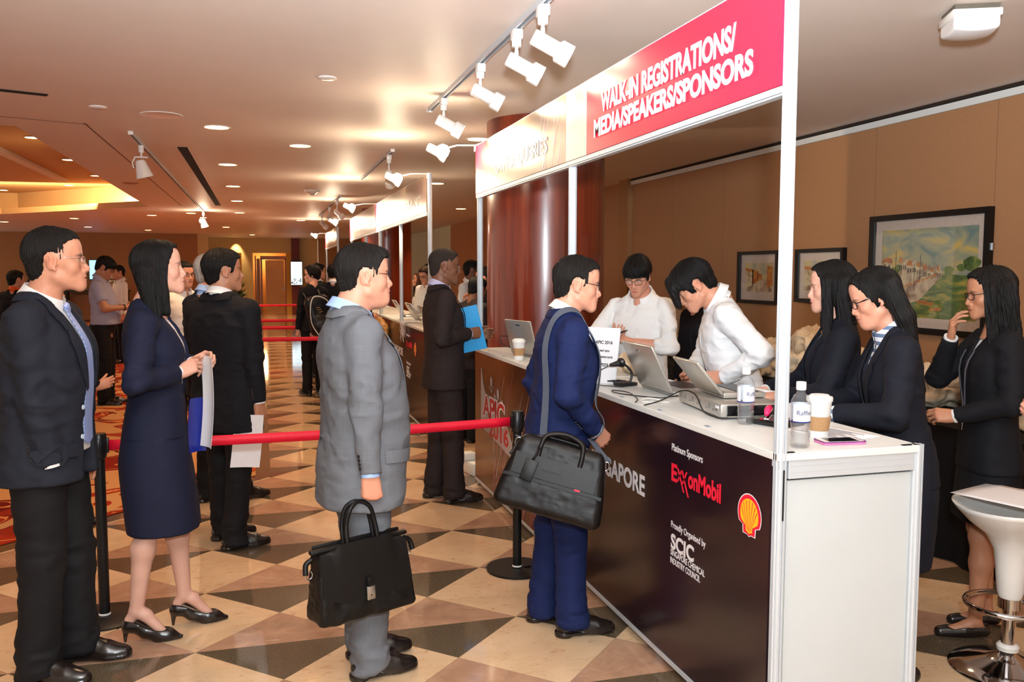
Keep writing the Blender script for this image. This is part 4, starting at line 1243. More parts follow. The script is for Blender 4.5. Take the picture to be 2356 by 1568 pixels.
def disc(name, x, y, r, h, m, lab, cat):
    o = MB().lathe([(0, -h), (r * .8, -h), (r, -h * .5), (r * 1.0, 0)], 28).build(name, m, smooth=40, loc=(x, y, ZC)); return tag(o, lab, cat)
root = empty('ceiling_speaker', (-.73, 7.62, ZC), 0, 'large round grille speaker flush in the left ceiling', 'ceiling speaker')
MB().lathe([(.145, -.004), (.16, -.006), (.165, 0)], 36).build('rim', M_WHITEP, root, smooth=40)
MB().lathe([(0, -.003), (.146, -.003)], 36).build('grille', mat('speaker_grille', rgb(168, 150, 138), rough=.6, noise=.2, nscale=400), root)
disc('sensor', .45, 5.87, .06, .012, M_WHITEP, 'flat white disc sensor alone on the ceiling before the spotlight track', 'sensor')
disc('sensor', -1.16, 7.39, .065, .014, M_WHITEP, 'white disc sensor left of the round ceiling speaker', 'sensor')
disc('sensor', -1.73, 13.5, .11, .01, mat('tan_disc', rgb(170, 120, 96)), 'flush round cover plate beside the raised ceiling bay', 'sensor')
root = empty('smoke_detector', (.81, 13.85, ZC), 0, 'white domed smoke detector hanging under the ceiling', 'smoke detector')
MB().lathe([(0.02, -.07), (.05, -.06), (.08, -.035), (.11, -.03), (.12, 0)], 28).build('dome', M_WHITEP, root, smooth=40)
MB().lathe([(0, -.085), (.03, -.08), (.04, -.06)], 20).build('sensor_head', M_ALU, root, smooth=40)
mb = MB(); a = V3((-.727, 9.5, ZC - .004)); b2 = V3((-.712, 17.5, ZC - .004))
for dx in (-.05, .05): mb.box(((a.x + b2.x) / 2 + dx, 13.5, ZC - .003), (.008, 8, .008))
root = empty('slot_diffuser', (-.72, 13.5, ZC), 0, 'long black air slot in the ceiling beside the left track', 'air slot')
MB().box((0, 0, -.004), (.10, 8.0, .004)).build('slot', mat('slot_black', rgb(10, 9, 9), rough=.9), root)
MB().box((-.053, 0, -.005), (.006, 8.0, .007)).box((.053, 0, -.005), (.006, 8, .007)).build('edge_strip', M_CEIL, root)
root = empty('slot_diffuser', (-1.85, 6.85, ZC), .35, 'short black air slot at the far left of the ceiling', 'air slot')
MB().box((0, 0, -.004), (.9, .07, .004)).build('slot', MATS['slot_black'], root)
# white box light on the right of the ceiling
root = empty('emergency_light', (3.30, 3.50, ZC), -.45, 'white bulkhead light box under the right ceiling', 'emergency light', scale=.66)
MB().box((0, 0, -.018), (.30, .30, .036)).build('back_plate', mat('plate_grey', rgb(96, 88, 76), rough=.5), root)
MB().box((0, 0, -.062), (.335, .335, .055), bev=.012).build('housing', M_WHITEP, root, smooth=30)
cf = lambda P: smax(smax(el((0, 0, -.085), (.30, .30, .115))(P), bx((0, 0, -.2), (.155, .155, .2), .01)(P), .02), P[:, 2] + .088, .003)
v, q = nets(cf, (-.17, -.17, -.21), (.17, .17, -.08), .007)
mesh_obj('diffuser', v, q, mat('opal_cover', rgb(236, 232, 232), rough=.18, noise=.01), root, smooth=True)
# ------------------------------------------------------------------ the shell-scheme booths
XC = 1.533; HC_ = 1.031; ZB, ZT = 2.16, 2.508
def post_poly(r=.02):
    P = []
    for k in range(8):
        a = k * math.pi / 4 + math.pi / 8 * 0
        n = V3((math.cos(a), math.sin(a), 0)); t = V3((-n.y, n.x, 0)); h = r * math.tan(math.pi / 8)
        for (u, d) in ((-h, 0), (-.0028, 0), (-.0028, -.005), (.0028, -.005), (.0028, 0)):
            p = n * (r + d) + t * u; P.append((p.x, p.y))
    return P
def booth_post(x, y, z0, z1, lab):
    root = empty('booth_post', (x, y, z0), 0, lab, 'post', 'white slotted booth posts')
    MB().prism(post_poly(), Matrix.Translation((0, 0, 0)), z1 - z0).build('profile', M_ALU, root)
    MB().lathe([(.0, 0), (.019, 0), (.019, .004), (0, .004)], 16, (0, 0, z1 - z0)).build('end_cap', M_WHITE, root)
    if z0 < .1: MB().lathe([(.0, -.02), (.026, -.02), (.026, -.012), (.008, -.008), (.008, 0)], 16, (0, 0, 0)).build('foot', M_CHROME, root)
    return root
E_TXT = Matrix(((0, 0, -1, 0), (-1, 0, 0, 0), (0, 1, 0, 0), (0, 0, 0, 1)))   # text on a face looking to -X, reading towards the camera
def on_face(x, y, z): return Matrix.Translation((x, y, z)) @ E_TXT
M_SIGNRED = mat('sign_red', rgb(226, 34, 66), rough=.34, noise=.01)
M_SIGNPALE = mat('sign_pale', rgb(214, 196, 186), rough=.34, noise=.01)
M_SIGNGREY = mat('sign_brown', rgb(150, 122, 102), rough=.3, noise=.04, nscale=4)
M_LETTER = mat('white_vinyl', rgb(244, 244, 240), rough=.5, noise=0)
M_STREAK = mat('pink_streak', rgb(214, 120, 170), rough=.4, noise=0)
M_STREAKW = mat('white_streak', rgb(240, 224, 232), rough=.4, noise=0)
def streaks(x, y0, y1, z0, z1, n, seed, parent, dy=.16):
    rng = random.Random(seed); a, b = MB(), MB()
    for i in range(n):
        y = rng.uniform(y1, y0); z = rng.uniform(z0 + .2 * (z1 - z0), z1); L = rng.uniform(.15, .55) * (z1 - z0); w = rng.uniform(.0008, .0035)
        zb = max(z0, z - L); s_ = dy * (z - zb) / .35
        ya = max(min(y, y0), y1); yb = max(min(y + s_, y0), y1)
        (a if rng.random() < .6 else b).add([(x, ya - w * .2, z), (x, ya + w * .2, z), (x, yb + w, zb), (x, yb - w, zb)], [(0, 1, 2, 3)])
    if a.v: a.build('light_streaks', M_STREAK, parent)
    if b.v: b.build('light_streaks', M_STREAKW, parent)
def fascia(y0, y1, kind, lab):
    """board between y0 (near) and y1 (far)"""
    root = empty('fascia_sign', (XC, y0, ZB), 0, lab, 'sign', 'fascia boards over the counters')
    L = y1 - y0; H = ZT - ZB
    def bd(a, b, m, nm, x=0): return MB().box((.012 + x, (a + b) / 2, H / 2), (.018, b - a, H)).build(nm, m, root)
    if kind == 'walkin':
        bd(0, 1.642, M_SIGNRED, 'red_board'); bd(1.644, L, M_SIGNPALE, 'pale_strip')
        o = text_mesh('WALK-IN REGISTRATIONS/', .118, 'lettering', M_LETTER, root, on_face(.0015, 3.815 - y0, 2.334 - ZB), sx=.905, bold=.0042, depth=.001)
        o = text_mesh('MEDIA/SPEAKERS/SPONSORS', .110, 'lettering', M_LETTER, root, on_face(.0015, 3.91 - y0, 2.230 - ZB), sx=.905, bold=.0042, depth=.001)
        for t in [c for c in root.children if c.name.startswith('lettering')]:
            ys = [v.co.y for v in t.data.vertices]; w = max(ys) - min(ys); want = 1.19 if abs(max(ys) - (3.815 - y0)) < .03 else 1.385
            y_ = max(ys)
            for v in t.data.vertices: v.co.y = y_ + (v.co.y - y_) * want / w
    else:
        bd(L - .33, L, M_SIGNRED, 'red_strip'); bd(0, L - .332, M_SIGNGREY, 'brown_board')
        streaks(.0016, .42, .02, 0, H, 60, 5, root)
        o = text_mesh(kind, .125, 'lettering', M_LETTER, root, on_face(.0015, L - .54, .09), sx=.8, bold=.002, depth=.001)
        ys = [v.co.y for v in o.data.vertices]; y_ = max(ys); w = y_ - min(ys); want = L - .54 - .30
        for v in o.data.vertices: v.co.y = y_ + (v.co.y - y_) * want / w
    MB().box((.022, L / 2, -.012), (.034, L, .02)).box((.022, L / 2, -.027), (.030, L, .006)).build('rail', M_ALU, root)
    MB().box((.026, L / 2, H + .006), (.02, L, .012)).build('top_rail', M_ALU, root)
    return root
booth_post(XC + .02, 2.322 + .02, .02, 2.62, 'full height white slotted post at the near corner of the walk-in counter')
booth_post(XC + .03, 4.27, HC_, ZB - .03, 'white slotted post between the two fascia boards of the near booth')
booth_post(XC + .03, 6.24, .02, 2.52, 'white slotted post at the far end of the near booth')
fascia(2.366, 4.305, 'walkin', 'red fascia board reading walk-in registrations media speakers sponsors')
fascia(4.310, 6.26, 'OTHER QUERIES', 'washed-out brown fascia board with a red end on the near booth')
def panel_dark(name, a, bcol):
    m, nt, b = nodes(name); L = nt.links.new
    tc = N(nt, 'ShaderNodeTexCoord'); n1 = N(nt, 'ShaderNodeTexNoise', inp={'Scale': 1.6, 'Detail': 2.}); L(tc.outputs['Object'], n1.inputs['Vector'])
    L(ramp(nt, n1.outputs['Fac'], [(.35, a), (.65, bcol)]), b.inputs['Base Color']); b.inputs['Roughness'].default_value = .22; b.inputs['Specular IOR Level'].default_value = .45
    return m
M_PANEL = panel_dark('dark_graphic', rgb(24, 14, 22), rgb(40, 20, 24)); M_PANEL2 = panel_dark('brown_graphic', rgb(60, 30, 20), rgb(96, 56, 30))
M_RED = mat('logo_red', rgb(226, 30, 58), rough=.45, noise=0); M_YEL = mat('logo_yellow', rgb(252, 190, 30), rough=.45, noise=0); M_LOGOW = mat('logo_white', rgb(232, 228, 232), rough=.5, noise=0)
M_LOGOG = mat('logo_grey', rgb(176, 166, 166), rough=.5, noise=0); M_LOGOR = mat('logo_dull_red', rgb(190, 38, 40), rough=.45, noise=0)
def fit_text(o, y0, y1):
    ys = [v.co.y for v in o.data.vertices]; a = max(ys); w = a - min(ys)
    for v in o.data.vertices: v.co.y = y0 + (v.co.y - a) * (y0 - y1) / w
def flat(parent, name, m, pts, x): return mesh_obj(name, [(x, y, z) for y, z in pts], [tuple(range(len(pts)))], m, parent)
def sponsor_print(root, dy):
    """words and marks printed on a counter front; dy shifts them along the counter; x is local to the counter root"""
    T = lambda s, size, y0, y1, z, m, bold=.0012, sh=0.: fit_text(text_mesh(s, size, 'lettering', m, root, on_face(-.0012, y0 + dy, z), bold=bold, depth=.0006), y0 + dy, y1 + dy)
    T('Platinum Sponsors', .040, 3.042, 2.797, .902, M_LOGOW, .0003)
    T('E', .094, 3.042, 2.995, .785, M_RED, .003); T('onMobil', .094, 2.905, 2.663, .789, M_RED, .003)
    a = MB()     # the interlocked pair of X
    for (ya, za, yb, zb, w) in ((2.988, .842, 2.938, .758, .0065), (2.954, .842, 2.902, .748, .0065), (2.988, .790, 2.956, .842, .0055), (2.948, .790, 2.916, .842, .0055)):
        a.add([(-.0014, ya + dy + w, za), (-.0014, ya + dy - w, za), (-.0014, yb + dy - w, zb), (-.0014, yb + dy + w, zb)], [(0, 1, 2, 3)])
    a.build('lettering', M_RED, root)
    cy, cz = 2.478 + dy, .792
    def fan(R, n=40, low=-.5):
        P = []
        for k in range(n + 1):
            t = math.radians(-28 + 236 * k / n); P.append((cy + R * math.cos(t) * 1.04, cz + .006 + R * math.sin(t)))
        return P
    def shell(s, extra): 
        P = fan(.066 * s)
        P += [(cy - .036 * s - extra, cz - .034), (cy - .034 * s - extra, cz - .060 - extra), (cy - .012, cz - .060 - extra), (cy, cz - .066 - extra), (cy + .012, cz - .060 - extra), (cy + .034 * s + extra, cz - .060 - extra), (cy + .036 * s + extra, cz - .034)]
        return P
    flat(root, 'shell_mark', M_LOGOW, shell(1.06, .003), -.0008); flat(root, 'shell_mark', M_RED, shell(1.0, 0), -.0012); flat(root, 'shell_mark', M_YEL, shell(.80, -.008), -.0016)
    r = MB()
    for k in range(-3, 4):
        t = math.radians(90 + k * 22.); w = .0022
        c = (cy + math.cos(t) * .010, cz - .048); e = (cy + math.cos(t) * .052, cz + .004 + math.sin(t) * .050)
        r.add([(-.0019, c[0] + .0008, c[1]), (-.0019, c[0] - .0008, c[1]), (-.0019, e[0] - w, e[1]), (-.0019, e[0] + w, e[1])], [(0, 1, 2, 3)])
    r.build('shell_mark', M_RED, root)
    T('Proudly Organised by', .038, 3.038, 2.764, .598, M_LOGOW, .0003)
    T('SCIC', .082, 3.038, 2.850, .516, M_LOGOW, .0028)
    sl = MB()
    T('SINGAPORE CHEMICAL', .034, 3.038, 2.766, .488, M_LOGOW, .0004); T('INDUSTRY COUNCIL', .034, 3.040, 2.800, .456, M_LOGOW, .0004)
    T('RENCE SINGAPORE', .118, 4.285, 3.285, .657, M_LOGOW, .0035)
def apic_print(root, dy):
    G = [(6.09, .905), (6.065, .90), (6.035, .815), (5.99, .76), (5.95, .735), (5.90, .70), (5.86, .74), (5.83, .69), (5.78, .66), (5.74, .70), (5.70, .69), (5.66, .62), (5.40, .60), (5.28, .50), (5.28, .415), (5.34, .40), (5.60, .43), (5.86, .455), (6.06, .47), (6.10, .50)]
    flat(root, 'skyline_print', M_LOGOG, [(y + dy, z) for y, z in G], -.0008)
    mb = MB()
    for (y, z, r) in ((5.80, .835, .028), (5.80, .775, .014), (5.845, .79, .010), (5.76, .80, .012), (5.63, .77, .03), (5.52, .72, .022), (5.70, .74, .018)):
        mb.add([(-.0008, y + dy + r * math.cos(t), z + 1.3 * r * math.sin(t)) for t in np.linspace(0, 2 * math.pi, 18, endpoint=False)], [tuple(range(18))])
    mb.build('dot_print', M_LOGOG, root)
    o = text_mesh('APIC', .20, 'lettering', M_LOGOW, root, on_face(-.0010, 6.03 + dy, .575), bold=.017, depth=.0004); fit_text(o, 6.05 + dy, 5.45 + dy)
    o = text_mesh('APIC', .20, 'lettering', M_LOGOR, root, on_face(-.0016, 6.03 + dy, .575), bold=.006, depth=.0004); fit_text(o, 6.03 + dy, 5.47 + dy)
    o = text_mesh('2016', .16, 'lettering', M_LOGOR, root, on_face(-.0016, 5.80 + dy, .455), bold=.004, depth=.0004); fit_text(o, 5.86 + dy, 5.36 + dy)
def counter(y0, y1, lab, m, prints, near_end=False):
    root = empty('reception_counter', (XC, 0, 0), 0, lab, 'counter', 'white counters with dark printed fronts')
    D = .535
    MB().box((D / 2, (y0 + y1) / 2, HC_ - .012), (D, y1 - y0 - .004, .024), bev=.002).build('counter_top', M_WHITE, root)
    ya = y0 + (.042 if near_end else .004); MB().box((.006, (ya + y1 - .004) / 2, .535), (.010, y1 - .004 - ya, .945)).build('front_panel', m, root)
    MB().box((.012, (y0 + y1) / 2, .052), (.03, y1 - y0 - .01, .018)).box((.016, (y0 + y1) / 2, HC_ - .035), (.022, y1 - y0 - .01, .02)).build('frame_rail', M_ALU, root)
    MB().box((D / 2, y1 - .012, .52), (D - .03, .012, .93)).build('end_panel', M_WHITE, root)
    if not near_end: MB().box((D / 2, y0 + .012, .52), (D - .03, .012, .93)).build('end_panel', M_WHITE, root)
    else:
        MB().box((D / 2 + .016, y0 + .026, .49), (D - .062, .012, .90)).build('end_panel', mat('white_pvc_panel', rgb(196, 202, 204), rough=.4, noise=.02, nscale=5), root)
        rb = MB().box((D / 2 + .012, y0 + .018, HC_ - .042), (D - .062, .022, .082), bev=.002)
        for k in (-1, 0, 1): rb.box((D / 2 + .012, y0 + .0068, HC_ - .042 + k * .02), (D - .066, .0012, .0015))
        rb.build('end_rail', M_ALU, root)
        MB().prism(post_poly(), Matrix.Translation((D + .0, y0 + .02, .03)), HC_ - .03).build('corner_post', M_ALU, root)
        MB().box((.045, y0 + .012, HC_ + .0015), (.035, .012, .003)).box((D - .05, y0 + .012, HC_ + .0015), (.035, .012, .003)).build('rail_clip', M_BLACKM, root)
        MB().box((.020, y0 - .0018, .90), (.004, .003, .16)).build('seam_strip', M_BLACKM, root)
    ft = MB()
    for fy in (y0 + .96, y1 - .06): 
        MB().lathe([(0, 0), (.022, 0), (.024, .006), (.012, .012), (.009, .016), (.009, .06)], 18, (.05, fy, 0)).build('levelling_foot', M_CHROME, root, smooth=40)
        MB().lathe([(0, 0), (.022, 0), (.024, .006), (.012, .012), (.009, .016), (.009, .06)], 18, (D - .06, fy, 0)).build('levelling_foot', M_CHROME, root, smooth=40)
    cl = MB()
    for fy in np.linspace(y0 + .5, y1 - .3, 4): cl.box((.03, fy, HC_ + .001), (.012, .03, .002))
    cl.build('top_clip', M_ALU2, root)
    prints(root)
    return root
counter(2.322, 4.30, 'dark fronted counter with sponsor logos and a white end panel', M_PANEL, lambda r: sponsor_print(r, 0), True)
def left_print(r):
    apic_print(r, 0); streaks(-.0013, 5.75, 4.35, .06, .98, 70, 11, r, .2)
    o = text_mesh('CONFE', .118, 'lettering', M_LOGOW, r, on_face(-.0012, 4.66, .657), bold=.0035, depth=.0006); fit_text(o, 4.64, 4.335)
counter(4.32, 6.28, 'brown fronted counter with event logo at the far end of the near booth', M_PANEL2, left_print)
# second booth
for i, (y, z0, z1, w) in enumerate(((8.19, .02, 2.52, 'near end'), (9.95, HC_, ZB - .03, 'second bay'), (11.7, HC_, ZB - .03, 'third bay'), (13.3, HC_, ZB - .03, 'fourth bay'), (15.4, .02, 2.5, 'far end'))):
    booth_post(XC + .03, y, z0, z1, 'white slotted post of the far booth at its ' + w)
counter(8.20, 11.7, 'dark counter of the far booth with draped lanyards', M_PANEL, lambda r: [sponsor_print(r, 6.4)])
counter(11.72, 15.3, 'far half of the dark counter of the far booth', M_PANEL2, lambda r: apic_print(r, 9.0))
fascia(8.22, 12.0, 'SECRETARIAT', 'glaring white fascia board with streaks at the near end of the far booth')
fascia(12.03, 15.5, 'DELEGATES', 'glaring white fascia board at the far half of the far booth')
# third booth, only its lit fascia and two posts show
booth_post(XC + .03, 18.2, .02, 2.5, 'white slotted post at the near end of the farthest booth'); booth_post(XC + .03, 21.3, .02, 2.5, 'white slotted post at the far end of the farthest booth')
fascia(18.2, 21.4, 'REGISTRATION', 'small glaring fascia board of the farthest booth')
# ------------------------------------------------------------------ spotlights
def can_spot(loc, dirv, drop, lab, group, glow=True, power=0, L=.135, hit=None):
    """track spotlight: adapter, stem and a white can"""
    x, y, z = loc
    root = empty('track_spotlight', loc, 0, lab, 'spotlight', group)
    MB().box((0, 0, -.025), (.05, .075, .05), bev=.006).lathe([(0, -.085), (.024, -.085), (.026, -.05), (.026, -.02)], 20).build('adapter', M_WHITEP, root, smooth=40)
    MB().tube([(0, 0, -.08), (0, 0, -.08 - drop * .5)], .009).tube([(0, 0, -.08 - drop * .45), (0, 0, -.08 - drop)], .011).build('stem', M_WHITEP, root, smooth=40)
    d = V3(dirv).normalized(); R = V3((0, 0, 1)).rotation_difference(d).to_matrix()
    c = V3((0, 0, -.08 - drop - .035)) - d * L * .42
    MB().lathe([(0, 0), (.034, 0), (.038, .004), (.038, L), (.054, L + .012), (.055, L + .072), (.050, L + .072), (.046, L + .02), (0, L + .015)], 28, c, R).build('can', M_WHITEP, root, smooth=35)
    MB().lathe([(0, L + .03), (.042, L + .034)], 20, c, R).build('bulb_face', M_HOT if glow else M_WHITEP, root)
    if power: lamp('spot_lamp', 'SPOT', V3(loc) + c + d * (L + .09), power, HALO, .02, hit or V3(loc) + c + d * 2, 46 if not hit else 30, .6)
    return root
def track(x, y0, y1, lab, z=ZC):
    root = empty('lighting_track', (x, y0, z), 0, lab, 'lighting track')
    L = y1 - y0
    MB().box((-.014, L / 2, -.014), (.010, L, .028)).box((.014, L / 2, -.014), (.010, L, .028)).box((0, L / 2, -.003), (.03, L, .006)).build('rail', M_ALU, root)
    MB().box((0, L / 2, -.012), (.012, L, .004)).build('conductor_slot', M_BLACKM, root)
    MB().box((0, -.012, -.015), (.042, .03, .03)).build('end_cap', M_WHITEP, root); MB().box((0, L + .012, -.015), (.042, .03, .03)).build('end_cap', M_WHITEP, root)
track(1.286, 1.2, 6.72, 'silver lighting track with four white spotlights aimed at the red sign')
for i, (y, w) in enumerate(((3.93, 'nearest'), (4.36, 'second nearest'), (5.12, 'third'), (6.19, 'last'))):
    can_spot((1.286, y, ZC - .028), (.80, -.14, -.42), .05, 'white can spotlight, %s on the track over the red sign' % w, 'spotlights on the near track', power=(5, 8, 6, 26)[i], L=.125, hit=(None, (XC, 3.42, 2.42), (XC, 3.86, 2.40), (XC, 5.2, 2.3))[i])
track(1.34, 9.05, 12.0, 'short lighting track before the far booth sign')
can_spot((1.34, 9.3, ZC - .028), (.2, .8, -.6), .10, 'white can spotlight with glare on the middle track', 'spotlights on the middle track', True, 60)
track(1.3, 14.6, 19.6, 'distant lighting track before the farthest booth')
for y in (15.2, 16.9, 18.9): can_spot((1.3, y, ZC - .028), (.6, .5, -.5), .10, 'small white spotlight on the distant track by the glaring signs', 'spotlights on the distant track', True, 40)
track(-1.085, 8.6, 19.6, 'long brass-toned lighting track on the left ceiling')
def cone_spot(loc, lab, glow):
    root = empty('track_spotlight', loc, 0, lab, 'spotlight', 'spotlights on the left track')
    MB().lathe([(0, -.07), (.024, -.07), (.026, -.03), (.026, 0)], 18).build('adapter', M_WHITEP, root, smooth=40)
    MB().tube([(0, 0, -.07), (0, 0, -.11)], .010).box((0, 0, -.115), (.12, .05, .012)).tube([(-.06, 0, -.12), (-.085, 0, -.17), (-.07, 0, -.22)], .007).build('bracket', M_WHITEP, root, smooth=40)
    R = V3((0, 0, 1)).rotation_difference(V3((.25, .15, -1)).normalized()).to_matrix()
    pf = [(0, 0), (.035, 0), (.045, .012)] + [(.047 + .004 * k + (.003 if k % 2 else 0), .02 + .018 * k) for k in range(8)] + [(.082, .17), (.076, .17), (.06, .13), (0, .12)]
    MB().lathe(pf, 26, (-.015, 0, -.14), R).build('ribbed_cone', M_WHITEP, root, smooth=30)
    if glow:
        MB().lathe([(0, .150), (.070, .16)], 20, (-.015, 0, -.14), R).build('bulb_face', M_HOT, root)
        MB().lathe([(0, -.02), (.035, 0), (.05, .04), (.03, .07), (0, .08)], 16, (-.01, -.05, -.22)).build('bulb', M_HOT, root)
cone_spot((-1.085, 9.3, ZC - .028), 'ribbed white cone spotlight unlit at the near end of the left track', False)
cone_spot((-1.085, 19.2, ZC - .028), 'glowing spotlight at the far end of the left track', True)
lamp('spot_lamp', 'POINT', (-1.08, 19.0, 2.55), 10, HALO, .05)
def arm_lamp(y, lab, x=1.18, power=45):
    root = empty('arm_spotlight', (XC + .02, y, 2.50), 0, lab, 'spotlight', 'arm spotlights in front of the signs')
    L = x - XC - .02
    MB().tube([(0, 0, .02), (L * .5, 0, .015), (L + .05, .02, -.015)], .006, 8).build('arm', M_WHITEP, root, smooth=40)
    MB().box((0, 0, .0), (.03, .05, .05), bev=.004).build('clamp', M_WHITEP, root)
    R = V3((0, 0, 1)).rotation_difference(V3((.85, -.25, -.45)).normalized()).to_matrix()
    MB().lathe([(0, 0), (.03, 0), (.034, .01), (.034, .09), (.055, .13), (.056, .15), (.05, .15), (.03, .1), (0, .1)], 24, (L - .06, .03, .0), R).build('shade', M_WHITEP, root, smooth=35)
    o = MB().lathe([(0, -.05), (.035, -.036), (.05, 0), (.035, .036), (0, .05)], 20, (L + .03, -.075, -.04)).build('bulb', M_HOT, root, smooth=True)
    lamp('arm_lamp', 'SPOT', (XC + .02 + L + .03, y - .03, 2.45), power * (1.5 if y < 7 else 4), HALO, .04, (XC, y - .55, 2.3), 120, .7)
    lamp('arm_lamp', 'POINT', (XC + .02 + L - .02, y - .08, 2.47), power * (.09 if y < 7 else .2), HALO, .04)
    return root
arm_lamp(6.30, 'blazing halogen spotlight on an arm at the far post of the near booth', 1.255, 34)
arm_lamp(8.22, 'halogen spotlight on a long dark arm at the near post of the far booth', 1.22, 50)
arm_lamp(12.0, 'blazing halogen spotlight on an arm halfway along the far booth', 1.18, 60)
arm_lamp(15.5, 'blazing halogen spotlight on an arm at the far end of the far booth', 1.25, 60)
arm_lamp(21.4, 'small blazing halogen spotlight on an arm of the farthest booth', 1.27, 60)
# ------------------------------------------------------------------ things on the near counter
ZT_ = HC_
def cup(loc, lab, h=.125, sleeve=True, rz=0):
    root = empty('coffee_cup', loc, rz, lab, 'coffee cup')
    MB().lathe([(0, 0), (.029, 0), (.030, .004), (.0405, h - .012), (.0415, h - .010)], 32).build('cup', M_WHITE, root, smooth=40)
    if sleeve:
        MB().lathe([(.0322, .026), (.0385, .075), (.0392, .075), (.033, .026)], 32).build('sleeve', mat('kraft_card', rgb(172, 132, 92), rough=.85, noise=.1, nscale=150), root, smooth=40)
        g = MB()
        for a in np.linspace(-.5, .5, 7): g.add([(.0372 * math.cos(a - 1.9 + k * .09), .0372 * math.sin(a - 1.9 + k * .09), .05 + z) for k, z in ((-.3, 0), (.3, 0), (.0, .012))], [(0, 1, 2)])
        g.build('leaf_print', mat('leaf_green', rgb(84, 116, 60), rough=.7), root)
    MB().lathe([(0, h + .010), (.030, h + .010), (.034, h + .004), (.0425, h + .003), (.0438, h - .004), (.043, h - .012), (.041, h - .012)], 32).build('lid', mat('cup_lid', rgb(238, 238, 234), rough=.35, noise=0), root, smooth=40)
    return root
cup((1.60, 5.36, ZT_), 'paper coffee cup with kraft sleeve on the far brown counter')
cup((1.825, 2.53, ZT_), 'tall white paper cup behind the water bottle at the near post', .138, True, 2.2)
def thin(name, fac, tint, rough=.03):
    m, nt, b = nodes(name); t0 = N(nt, 'ShaderNodeBsdfTransparent', inp={0: tint}); df = N(nt, 'ShaderNodeBsdfDiffuse', inp={0: (.9, .92, .95, 1)}); t = N(nt, 'ShaderNodeMixShader', inp={0: .05}); nt.links.new(t0.outputs[0], t.inputs[1]); nt.links.new(df.outputs[0], t.inputs[2]); g = N(nt, 'ShaderNodeBsdfGlossy', inp={'Roughness': rough}); mx = N(nt, 'ShaderNodeMixShader'); lw = N(nt, 'ShaderNodeLayerWeight', inp={'Blend': fac})
    nt.links.new(lw.outputs['Facing'], mx.inputs[0]); nt.links.new(t.outputs[0], mx.inputs[1]); nt.links.new(g.outputs[0], mx.inputs[2]); nt.links.new(mx.outputs[0], nt.nodes['Material Output'].inputs[0]); MATS[name] = m; return m
M_PET = thin('clear_plastic', .14, (.98, .985, .99, 1)); M_WATER = thin('water', .20, (.96, .97, .97, 1), .01)
def bottle(loc, lab, fill, rz):
    root = empty('water_bottle', loc, rz, lab, 'water bottle', 'clear labelled water bottles on the counter')
    pf = [(0, .004), (.024, 0), (.030, .006), (.031, .02), (.029, .03), (.031, .045), (.0295, .06), (.0315, .08), (.0318, .135), (.030, .150), (.022, .168), (.0135, .176), (.0135, .190)]
    MB().lathe(pf, 36).build('bottle_body', M_PET, root, smooth=50)
    MB().lathe([(0, fill), (.0285, fill)] [::-1] and [(0, .006), (.0285, .008), (.0295, .02), (.0278, .03), (.0295, .045), (.028, .06), (.0298, .08)][:2] + [(.0295, .02), (.0278, .03), (.0295, .045), (.028, .06), (.0298, .078)] + [(0, .0785)], 36).build('water', M_WATER, root, smooth=50)
    MB().lathe([(0, .212), (.0150, .212), (.0158, .208), (.0158, .189), (.0150, .186), (.012, .186)], 30).build('cap', mat('cap_white', rgb(244, 244, 246), rough=.35, noise=0), root, smooth=40)
    lb = [[(.0323 * math.cos(a), .0323 * math.sin(a), z) for z in (.085, .142)] for a in np.linspace(-math.pi + .35, math.pi - .35 + .4, 40)]
    o = MB().sheet(lb).build('label', mat('label_white', rgb(222, 226, 236), rough=.4, noise=0), root, smooth=True)
    st = [[(.0325 * math.cos(a), .0325 * math.sin(a), z) for z in (.083, .087)] for a in np.linspace(-math.pi, math.pi, 40)]
    MB().sheet(st).build('blue_band', mat('band_blue', rgb(28, 44, 110), rough=.4, noise=0), o, smooth=True)
    t = text_mesh('Raffles', .021, 'lettering', mat('ink_blue', rgb(52, 66, 120), rough=.5, noise=0), o, Matrix.Identity(4), align='CENTER', depth=.0002)
    for v in t.data.vertices:
        a = v.co.x / .0326 - math.pi / 2; z = v.co.y + .108; v.co = (.0327 * math.cos(a), .0327 * math.sin(a), z)
    return root
bottle((1.727, 2.835, ZT_), 'half full labelled water bottle beside the silver printer', .08, .35)
bottle((1.665, 2.405, ZT_), 'nearest labelled water bottle on the corner by the tall post', .08, -.15)
def laptop(loc, rz, w, d, lab, ang=18, screen=True):
    """origin at the hinge; the lid back looks to local -X, keys run to +X"""
    root = empty('laptop', loc, rz, lab, 'laptop')
    MB().box((d / 2, 0, .013), (d, w, .022), bev=.005).build('base', M_SILVER, root, smooth=30)
    MB().box((d / 2 + .02, 0, .0255), (d * .5, w * .88, .002)).build('keyboard', M_BLACK, root)
    a = math.radians(ang); up = V3((-math.sin(a), 0, math.cos(a))); nr = V3((math.cos(a), 0, math.sin(a)))
    R = Matrix((nr, V3((0, 1, 0)), up)).transposed(); L = d * .93
    MB().box(V3((-.004, 0, .018)) + up * L / 2, (.012, w, L), R, .004).build('lid', M_SILVER, root, smooth=30)
    if screen: MB().box(V3((-.004, 0, .02)) + up * L / 2 + nr * .0065, (.001, w * .92, L * .86), R).build('screen', mat('screen_blue', rgb(90, 150, 210), rough=.2, noise=.1, nscale=12, emit=rgb(90, 150, 220), estr=.8), root)
    MB().tube([(0, -w * .46, .020), (0, w * .46, .020)], .010, 12).build('hinge_bar', mat('hinge_grey', rgb(128, 124, 118), rough=.3, metal=.6), root, smooth=40)
    MB().box(V3((-.004, 0, .018)) + up * L * .86 - nr * .0066, (.0006, .055, .008), R).build('lid_badge', M_CHROME, root)
    return root
